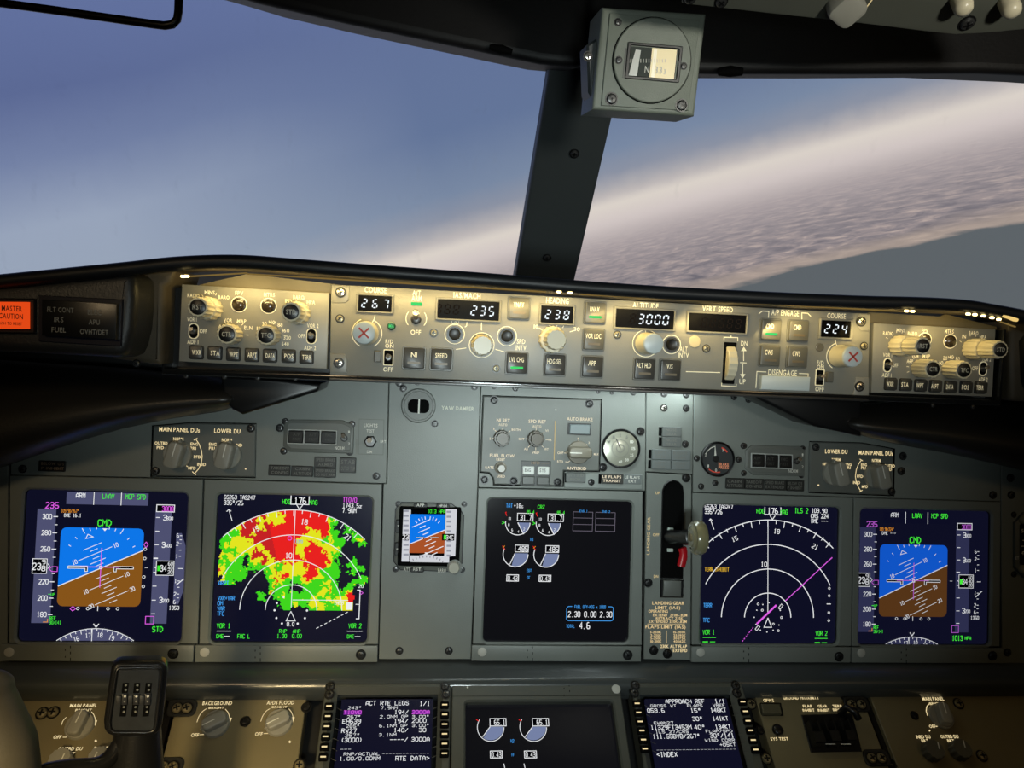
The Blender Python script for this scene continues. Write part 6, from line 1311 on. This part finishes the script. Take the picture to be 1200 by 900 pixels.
lc = lplate(lq(880, 1004), 'brown grey lower right panel with the ground proximity switches')
ld = lplate(lq(1013, 1640), 'brown grey lower panel at the far right with three dimmer knobs')
# slotted joints with fasteners
def joint(xt, label, x2=None):
    t = Thing('panel_joint_strip', LOW, xt, 850, label, 'joint strip', 'joint strips between the lower panels', -0.006)
    P = [(xt - 4, 800), (xt + 4, 800), (dn(xt + 4, 800, 960), 960), (dn(xt - 4, 800, 960), 960)]
    V, Fc = slab(LOW.poly(P, -0.006), -0.016, -0.006, 0.0005); t.abs('strip', V, Fc, BLK); return t
j1 = joint(206.5, 'black joint strip between the two lower left panels'); j2 = joint(1008.5, 'black joint strip left of the far right lower panel')
fas = cached('fas', lambda: screw_mesh(0.0052, mat('dull_brass_fastener', (150, 138, 106), 0.35, metal=0.5)))
tabm = mk('fastener_tab', *slab(rr(0.030, 0.018, 0.006, 4), 0, 0.0022, 0.0008), mat('black_tab', (34, 34, 32), 0.5), smooth=30)
def ftab(t, x, y, dx=11.5):
    b = t.add('fastener_tab', tabm, x, y, 0.0005)
    for s in (-1, 1): t.add('fastener', fas, x + s * dx / 2, y, 0.0028, 0.4, parent=b)
ftab(lb, 213.5, 830); ftab(lb, 197, 899); ftab(ld, 1003.5, 825.5); ftab(ld, 1027, 888.5)
la.add('fastener', fas, 49.5, 836); la.add('fastener', fas, 62.5, 835); la.add('fastener', fas, 40, 897); la.add('fastener', fas, 1, 868)
screws(lb, [(287.5, 845.5), (359, 829)], 0.0045, BLK); lb.add('fastener', fas, 351, 897)
lc.add('fastener', fas, 880, 825.3); lc.add('fastener', fas, 897.8, 889.5); screws(lc, [(890.5, 856)], 0.004, BLK); screws(lc, [(988, 817)], 0.003, BLK)
ld.add('fastener', fas, 1123, 824.8); ld.add('fastener', fas, 1150.5, 886); screws(ld, [(1071.5, 838.5), (1044, 894.5)], 0.004, BLK)
# knobs
pk = cached('pk', lambda: pointer_knob_mesh(0.0142, 0.0135, 0.0245, 0.0135, KNOBT)); dk = cached('dkn', lambda: fluted([(0.0108, 0, 0.012)], KNOBT, KNOBT, False, 12)); gr = cached('grk', lambda: fluted([(0.0112, 0, 0.012)], mat('dark_taupe_knob', (92, 90, 80), 0.4), mat('dark_taupe_knob', (92, 90, 80), 0.4), False, 12))
lb.add('dimmer_knob', pk, 253, 849, 0, R(118)); lb.add('dimmer_knob', pk, 327, 847.5, 0, R(118))
la.add('dimmer_knob', pk, 94, 851, 0, R(-8)); la.add('dimmer_knob', dk, 74, 893); la.add('dimmer_knob', dk, 119, 891)
ld.add('dimmer_knob', pk, 1102, 840, 0, R(-8)); ld.add('dimmer_knob', gr, 1090, 882); ld.add('dimmer_knob', gr, 1122, 881)
def pin(t, x, y): t.add('knob_pointer', cached('kp', lambda: mk('knob_pointer', *boxv(-0.0005, 0.0005, 0, 0.008, 0, 0.0004), INKW)), x, y, 0.0122, R(-10))
pin(la, 70.5, 893); pin(la, 109, 891); pin(ld, 1101, 878); pin(ld, 1131, 876)
def text_l(t, L, zoom, m_=GL, lines=(), arcs=(), tris=()):
    ik = Ink(t, 0.0, zoom=zoom)
    for x, y, s, h, w in L: ik.text(x, y, s, h, w, m_)
    for l in lines: ik.line(l, 3.2, m_)
    for p in tris: ik.poly(p, m_)
    ik.build()
text_l(lb, ((374, 270, 'BACKGROUND', 22, 172), (368, 298, 'BRIGHT', 12, 90), (243, 457, 'OFF', 20, 46), (744, 267, 'AFDS FLOOD', 22, 160), (738, 293, 'BRIGHT', 12, 90), (617, 451, 'OFF', 20, 44)), (180, 770, 5),
    lines=([(254, 382), (262, 355), (275, 332), (292, 314), (310, 303)], [(420, 305), (435, 322), (443, 342), (446, 358)], [(270, 455), (296, 454), (312, 441)], [(628, 378), (636, 352), (648, 330), (664, 313), (682, 302)], [(792, 303), (806, 320), (814, 338), (817, 352)], [(645, 449), (670, 448), (684, 436)]),
    tris=([(437, 356), (459, 356), (446, 388)], [(805, 352), (827, 352), (815, 384)], [(790, 497), (798, 488), (806, 497), (798, 506)]))
text_l(la, ((490, 384, 'MAIN PANEL', 20, 158), (490, 411, 'BRIGHT', 15, 96), (337, 569, 'OFF', 20, 46), (413, 637, 'OUTBD DU', 20, 140), (414, 666, 'BRT', 16, 50), (604, 634, 'INBD DU', 20, 104), (615, 663, 'BRT', 16, 40)), (0, 750, 5),
    lines=([(360, 498), (368, 475), (388, 452)], [(536, 420), (550, 438), (557, 456), (559, 474)], [(368, 570), (388, 570), (402, 562)]), tris=([(549, 470), (570, 470), (558, 504)], [(553, 591), (561, 583), (570, 591), (561, 600)]))
text_l(ld, ((800, 146, 'MAIN PANEL', 14, 94), (815, 167, 'BRIGHT', 10, 62), (797, 267, 'OFF', 12, 28), (757, 313, 'INBD DU', 13, 62), (764, 330, 'BRT', 11, 30), (872, 312, 'OUTBD DU', 13, 78), (878, 330, 'BRT', 11, 30)), (880, 780, 3.75),
    lines=([(776, 220), (770, 200), (772, 182), (782, 168)], [(812, 268), (826, 266), (832, 256)]), tris=([(781, 286), (785, 281), (789, 286), (785, 291)],))
text_l(lc, ((77, 153, 'GPWS', 13, 46), (220, 142, 'GROUND PROXIMITY', 13, 158), (248, 178, 'FLAP', 11, 40), (253, 196, 'INHIBIT', 11, 52), (314, 178, 'GEAR', 11, 40), (320, 196, 'INHIBIT', 11, 52), (380, 178, 'TERR', 11, 42), (386, 194, 'INHIBIT', 11, 52), (125, 322, 'SYS TEST', 12, 78)), (880, 780, 3.75))
V, Fc = slab(LOW.poly([(890.5, 824), (915, 824), (918, 839), (893, 839)]), 0, 0.001, 0.0003); b = lc.abs('lamp_surround', V, Fc, BLK); V, Fc = slab(LOW.poly([(892, 824.5), (914, 824.5), (916.5, 836), (894, 836)], .007), 0.001, 0.007, 0.001, 2); lc.abs('caption_lamp', V, Fc, mat('olive_grey_lens', (84, 80, 62), 0.4), parent=b)
lc.add('test_button', mk('test_button', *lathe([(0.0062, 0), (0.006, 0.003), (0.0045, 0.0042), (0.001, 0.0046)], 20), BLK, smooth=50), 911, 856)
# guarded switches, open guards standing up
V, Fc = slab(LOW.poly([(938.5, 838), (998, 836), (1010, 881), (950, 882)]), 0, 0.0015, 0.0006); gb = lc.abs('guard_base', V, Fc, BLK)
gm = []
gd = mk('switch_guard', *join(boxv(-0.0055, -0.0042, -0.013, 0.012, 0.001, 0.013), boxv(0.0042, 0.0055, -0.013, 0.012, 0.001, 0.013), boxv(-0.0055, 0.0055, -0.012, -0.001, 0.012, 0.0165), boxv(-0.0055, 0.0055, -0.014, -0.0125, 0.001, 0.0135))[:2], mat('black_guard_plastic', (11, 11, 11), 0.5))
for q in ((952, 862), (970, 861), (988, 860)): lc.add('switch_guard', gd, q[0], q[1], 0.001, parent=gb)
V, Fc = tube([Vector((*LOW.st(x, y, h), h)) for x, y, h in ((984, 836, 0.004), (992, 829, 0.016), (1001, 833, 0.018), (1006, 842, 0.012))], 0.004, 8); lc.abs('guard_arm', V, Fc, BLK, smooth=50)
lc.add('guard_ring', mk('guard_ring', *lathe([(0.005, 0), (0.005, 0.002), (0.0038, 0.003)], 16), mat('tarnished_brass', (170, 150, 100), 0.35, metal=0.5)), 996, 868, 0.003)
ik = Ink(lc, 0.014); ik.line([(967, 872), (979, 872)], 0.8, INKW); ik.line([(985, 872), (997, 872)], 0.8, INKW); ik.build('guard_marks')

# ------------------------------------------------------------------ control display units
CDUM = mat('cdu_dark_grey_paint', (78, 80, 74), 0.42, noise=0.06, nscale=16, bump=0.2)
def cdu(xl, xr, y0, sx0, sx1, sy0, label, draw, zoom, kl, kr, nk=6):
    h = 0.020
    t = Thing('control_display_unit', LOW, (xl + xr) / 2, 850, label, 'computer terminal', None, h)
    q = quad(xl, xr, y0, 990); A = LOW.st(*q[0], h); B = LOW.st(*q[1], h); C = LOW.st(*q[2], h); D = LOW.st(*q[3], h)
    x0 = (A[0] + D[0]) / 2; x1 = (B[0] + C[0]) / 2; yt = (A[1] + B[1]) / 2; yb = (C[1] + D[1]) / 2
    S0 = LOW.st(sx0, sy0, h - 0.006); S1 = LOW.st(sx1, sy0, h - 0.006)
    sb = yt - 0.215; st_ = (S0[1] + S1[1]) / 2
    Po = rr(x1 - x0, yt - yb, 0.003, 3, (x0 + x1) / 2, (yt + yb) / 2); Pi = rr(S1[0] - S0[0] + 0.012, st_ - sb + 0.012, 0.001, 3, (S0[0] + S1[0]) / 2, (st_ + sb) / 2 + 0.000)
    V, Fc = ringslab(Po, Pi, -0.004, h, 0.0012, h - 0.0075, 0.006); t.abs('front_plate', V, Fc, CDUM, smooth=40)
    V, Fc = slab(rr(S1[0] - S0[0] + 0.002, st_ - sb + 0.002, 0.001, 2, (S0[0] + S1[0]) / 2, (st_ + sb) / 2), h - 0.010, h - 0.006); sg = t.abs('screen', V, Fc, SCRN)
    key = cached('lsk', lambda: mk('line_key', *join((*slab(rr(0.0094, 0.0072, 0.0012, 2), 0, 0.003, 0.0008, 2), 0))[:2], SLOT, smooth=40)); ln = cached('lskl', lambda: mk('key_line', *boxv(-0.0028, 0.0028, -0.0007, 0.0007, 0, 0.0003), GL))
    for side, (xx, yy0, dy) in ((-1, kl), (1, kr)):
        for i in range(nk):
            y = yy0 + dy * i; x = dn(xx, yy0, y); b = t.add('line_key', key, x, y, h); a0, b0 = LOW.st(x, y, h); t.addl('key_mark', ln, a0, b0, h + 0.003, parent=b)
    scw = cached('cdus', lambda: screw_mesh(0.0042, STEEL))
    for q_ in ((xl + 6.5, y0 + 4), (xr - 6, y0 + 4), (xl + 5.5, y0 + 13), (xr - 4.5, y0 + 13)): t.add('screw', scw, q_[0], q_[1], h)
    ik = Ink(t, h - 0.006, zoom=zoom); ik.stroke = True; draw(ik); ik.build('screen_image', parent=sg)
    ik = Ink(t, h)
    for i in range(nk):
        ya = kl[1] + kl[2] * i; xx = dn(kl[0], kl[1], ya); ik.line([(xx + 9, ya + 1), (xx + 15, ya + 4)], 0.5, INKF)
        ya = kr[1] + kr[2] * i; xx = dn(kr[0], kr[1], ya); ik.line([(xx - 8, ya + 1), (xx - 14, ya + 4)], 0.5, INKF)
    ik.build('key_lines'); return t
def d1(ik):
    T = lambda x, y, s, h, w, c=GW, al='l': ik.text(x, y, s, h, w, c, al=al)
    ik.rect(320, 330, 126, 30, GMb); ik.rect(800, 328, 124, 28, GMb)
    T(414, 265, 'ACT RTE LEGS', 28, 300); T(792, 268, '1/1', 28, 70)
    for y, x, s, w in ((298, 288, '243°', 92), (361, 282, '267°', 92), (427, 275, '265°', 92), (490, 268, '267°', 100)): T(x, y, s, 19, w)
    T(518, 298, '7.9NM', 19, 115); T(512, 360, '2.0NM GP', 19, 195); T(508, 424, '6.1NM GP', 19, 195); T(505, 488, '3.1NM', 19, 120); T(738, 360, '3.00°', 19, 118); T(738, 422, '3.00°', 19, 118)
    T(258, 330, 'TIOVO', 24, 122, GM); T(250, 393, 'EH639', 28, 126); T(243, 460, 'RW27', 28, 102); T(238, 525, '(3000)', 28, 150)
    T(615, 328, '194/', 26, 96); T(738, 328, '2000A', 24, 122, GM); T(612, 391, '194/', 26, 96); T(738, 389, '2000', 26, 98); T(610, 456, '140/', 26, 98); T(786, 454, '30', 26, 48); T(582, 522, '----/', 26, 124); T(734, 520, '3000A', 26, 126)
    T(235, 590, '---', 14, 72); T(258, 625, 'RNP/ACTUAL', 20, 252); T(528, 622, '--------------', 8, 328); T(228, 657, '1.00/0.00NM', 23, 284); T(622, 655, 'RTE DATA>', 28, 236)
def d2(ik):
    T = lambda x, y, s, h, w, c=GW, al='l': ik.text(x, y, s, h, w, c, al=al)
    T(360, 253, 'APPROACH REF', 26, 274); T(706, 251, '1/1', 26, 68); T(254, 284, 'GROSS WT', 17, 180); T(512, 283, 'FLAPS', 17, 106); T(694, 280, 'VREF', 17, 82)
    T(232, 317, '059.6', 26, 118); T(536, 317, '15°', 26, 70); T(676, 314, '148KT', 26, 108); T(548, 375, '30°', 26, 70); T(690, 373, '141KT', 26, 108)
    T(278, 405, 'EHAM27', 17, 134); T(256, 436, '11329FT3453M', 26, 286); T(562, 435, '40°', 26, 72); T(708, 432, '134KT', 26, 108)
    T(288, 468, 'ILS 27/CRS', 17, 232); T(642, 463, 'FLAP/SPD', 17, 186); T(270, 500, '111.55BVB/267°', 26, 330); T(672, 494, '30°/141', 26, 166); T(636, 527, 'WIND CORR', 17, 208); T(740, 558, '+05KT', 20, 110)
    T(296, 596, '----------------------', 8, 564); T(298, 628, '<INDEX', 28, 142)
cdu(380.5, 527, 801, 401.5, 506.5, 820.5, 'left flight computer terminal showing ACT RTE LEGS in white and magenta', d1, (360, 780, 6), (385.7, 828.5, 11.9), (521, 827, 11.4))
cdu(738, 868, 799.5, 756.5, 850.5, 820, 'right flight computer terminal showing APPROACH REF in white', d2, (720, 780, 6), (746, 825.5, 10.6), (869.5, 823.5, 11.2))
# lower centre display
ldh = 0.016
t = Thing('display_unit', LOW, 632, 850, 'lower centre display with two partly filled engine dials between the terminals', 'display', None, ldh)
q = quad(528.5, 724, 797, 990); A = [LOW.st(*p, ldh) for p in q]; x0 = (A[0][0] + A[3][0]) / 2; x1 = (A[1][0] + A[2][0]) / 2; yt = (A[0][1] + A[1][1]) / 2; yb = (A[2][1] + A[3][1]) / 2
S0 = LOW.st(545.5, 822, ldh); S1 = LOW.st(718, 821, ldh); sy = (S0[1] + S1[1]) / 2
V, Fc = ringslab(rr(x1 - x0, yt - yb, 0.002, 3, (x0 + x1) / 2, (yt + yb) / 2), rr(S1[0] - S0[0], 0.19, 0.003, 3, (S0[0] + S1[0]) / 2, sy - 0.095), -0.004, ldh, 0.001, ldh - 0.012, 0.002); t.abs('bezel', V, Fc, CDUM, smooth=40)
V, Fc = slab(rr(S1[0] - S0[0] + .002, 0.192, 0.003, 3, (S0[0] + S1[0]) / 2, sy - 0.095), ldh - 0.016, ldh - 0.010); sg = t.abs('screen', V, Fc, SCRK)
t.add('light_sensor', mk('light_sensor', *lathe([(0.0052, 0), (0.005, 0.0006), (0.0042, 0.001)], 18), DOT, smooth=40), 722, 807.5, ldh)
ik = Ink(t, ldh); ik.line([(529, 816), (733, 815)], 0.5, SLOT); ik.disc(548, 805.5, 1.2, INKW, 8)
for x, y in ((659, 799), (661, 806), (661, 814), (667, 802.5), (667.5, 809)): ik.line([(x, y), (x, y + 2)], 0.8, SLOT)
ik.build('strip_marks')
ik = Ink(t, ldh - 0.010, zoom=(520, 780, 5)); ik.stroke = True
for dx in (0, 249):
    cx, cy = 275 + dx, 362
    ik.poly([(270 + dx, 358), (350 + dx, 358)] + [(cx + 76 * math.cos(R(a)), cy + 76 * math.sin(R(a))) for a in range(4, 130, 12)], GS); ik.arc(cx, cy, 78, 0, -215, 3.6, GW, 30); ik.line([(272 + dx, 358), (228 + dx, 418)], 4, GW)
    ik.line([(190 + dx, 316), (206 + dx, 326)], 4, GR); ik.rect(318 + dx, 332, 92, 40, GK); ik.frame(318 + dx, 332, 98, 46, 4, GW); ik.text(328 + dx, 333, '65.1', 26, 62, GW)
for x in (308, 508): ik.rect(x, 521, 66, 34, GK); ik.frame(x, 521, 74, 42, 4, GW); ik.text(x, 522, '0.43', 26, 56, GW)
ik.text(402, 442, 'N2', 18, 18, GC); ik.text(406, 524, 'FF', 16, 14, GC); ik.line([(352, 575), (358, 600)], 4, GW); ik.line([(470, 575), (476, 600)], 4, GW); ik.build('screen_image', parent=sg)

# ------------------------------------------------------------------ left control wheel
zy = 0.56
YP = Plane(at(160, 820, zy), (math.cos(R(17)), math.sin(R(17)), 0), (-math.sin(R(17)) * math.sin(R(12)), math.cos(R(17)) * math.sin(R(12)), math.cos(R(12))))
yk = Thing('control_yoke', YP, 160, 820, 'black control yoke hub with number drums and a grey brown grip, lower left', 'control yoke')
YM = mat('black_wheel_plastic', (24, 24, 25), 0.3, noise=0.08, nscale=30, bump=0.3, bscale=600, coat=0.2)
P = YP.poly([(129, 789), (130, 783), (135, 778), (142, 776), (186, 775), (193, 778), (196, 784), (196, 792), (190, 850), (187, 858), (180, 863), (172, 864.5), (132, 864.5), (125, 861), (121.5, 855), (121, 846)])
V, Fc = slab(P, -0.013, 0.0, 0.004, 4); yk.abs('hub_cover', V, Fc, YM, smooth=50)
V, Fc = ringslab(inset(ccw(P), 0.0030), inset(ccw(P), 0.0052), -0.001, 0.0016, 0.0007); yk.abs('hub_rim', V, Fc, YM, smooth=50)
V, Fc = slab(inset(ccw(P), 0.0056), -0.002, 0.0004, 0.0003); yk.abs('number_plate', V, Fc, mat('worn_black_plate', (42, 44, 46), 0.3, noise=0.2, nscale=120))
dr = mk('number_drum', *lathe([(0.0034, -0.0018), (0.0036, -0.0014), (0.0036, 0.0014), (0.0034, 0.0018)], 18), BLK, smooth=30)
for i, x in enumerate((147.5, 161, 174.5)):
    ik = Ink(yk, 0.0006)
    for j, (y0, y1) in enumerate(((800, 811.5), (825.5, 839))): 
        V, Fc = slab(YP.poly([(x - 3.6 - (y0 - 800) * .09, y0), (x + 3.6 - (y0 - 800) * .09, y0), (x + 3.2 - (y1 - 800) * .09, y1), (x - 4 - (y1 - 800) * .09, y1)]), 0.0004, 0.0012, 0.0002); w = yk.abs('drum_window', V, Fc, SLOT)
        kk = Ink(yk, 0.0012)
        for dy in (3, 8.5): kk.disc(x - (y0 - 800) * .09, y0 + dy, 1.5, INKD, 8)
        kk.build('drum_digit', parent=w)
    V, Fc = slab(YP.poly([(x - 10.5, 814), (x - 5, 814), (x - 5.5, 824.5), (x - 11, 824.5)]), 0.0004, 0.0022, 0.0006, 2); yk.abs('thumb_wheel', V, Fc, KEYE, smooth=40)
    V, Fc = slab(YP.poly([(x - 4.4, 812), (x + 2.6, 812), (x + 2, 825), (x - 5, 825)]), 0.0004, 0.0026, 0.0009, 2); w = yk.abs('number_drum', V, Fc, mat('dark_drum', (48, 48, 50), 0.3), smooth=40); kk = Ink(yk, 0.0026); kk.disc(x - 1, 816, 1.5, INKW, 8); kk.disc(x - 1.5, 822, 1.3, INKD, 8); kk.build('drum_digit', parent=w)
def yp(x, y, h): a, b = YP.st(x, y, h); return Vector((a, b, h))
V, Fc = tube([yp(162, 850, -0.03), yp(160, 880, -0.032), yp(159, 910, -0.034), yp(158, 990, -0.03)], [0.0165, 0.019, 0.021, 0.022], 20); yk.abs('wheel_column', V, Fc, YM, smooth=60)
V, Fc = tube(catmull([yp(140, 872, -0.026), yp(132, 884, -0.022), yp(122, 893, -0.018), (yp(108, 898, -0.014)), yp(80, 900, -0.008), yp(52, 905, 0.0), yp(30, 915, 0.004)], 5), 0.0062, 14); yk.abs('wheel_arm', V, Fc, YM, smooth=60)
GRM = mat('grey_brown_grip', (98, 94, 84), 0.55, noise=0.08, nscale=20, bump=0.3, bscale=500)
gp_ = catmull([yp(-16, 788, 0.010), yp(-14, 800, 0.012), yp(-10, 820, 0.013), yp(-4, 845, 0.014), yp(2, 870, 0.014), yp(6, 900, 0.012), yp(8, 940, 0.010), yp(12, 980, 0.006)], 5)
n = len(gp_); rad = [0.004 + 0.0125 * min(1, (i / 6.0)) ** 0.5 + 0.007 * min(1, max(0, (i - 9) / 12)) for i in range(n)]
V, Fc = tube(gp_, rad, 22, flat=0.9); yk.abs('wheel_grip', V, Fc, GRM, smooth=70, label='grey brown hand grip')

# ------------------------------------------------------------------ repeats share a group
GROUPS = {'display_unit': 'flight displays of the cockpit', 'instrument_panel': 'grey plates of the main instrument panel', 'selector_panel': 'selector modules on the main panel', 'display_control_panel': 'display control panels beside the mode panel',
          'flight_mode_annunciator': 'three lamp warning units', 'control_display_unit': 'flight computer terminals', 'lower_panel': 'brown grey lower panels'}
for o in SC.objects:
    if o.parent is None and 'category' in o.keys() and 'group' not in o.keys():
        g = GROUPS.get(o.name.split('.')[0])
        if g: o['group'] = g
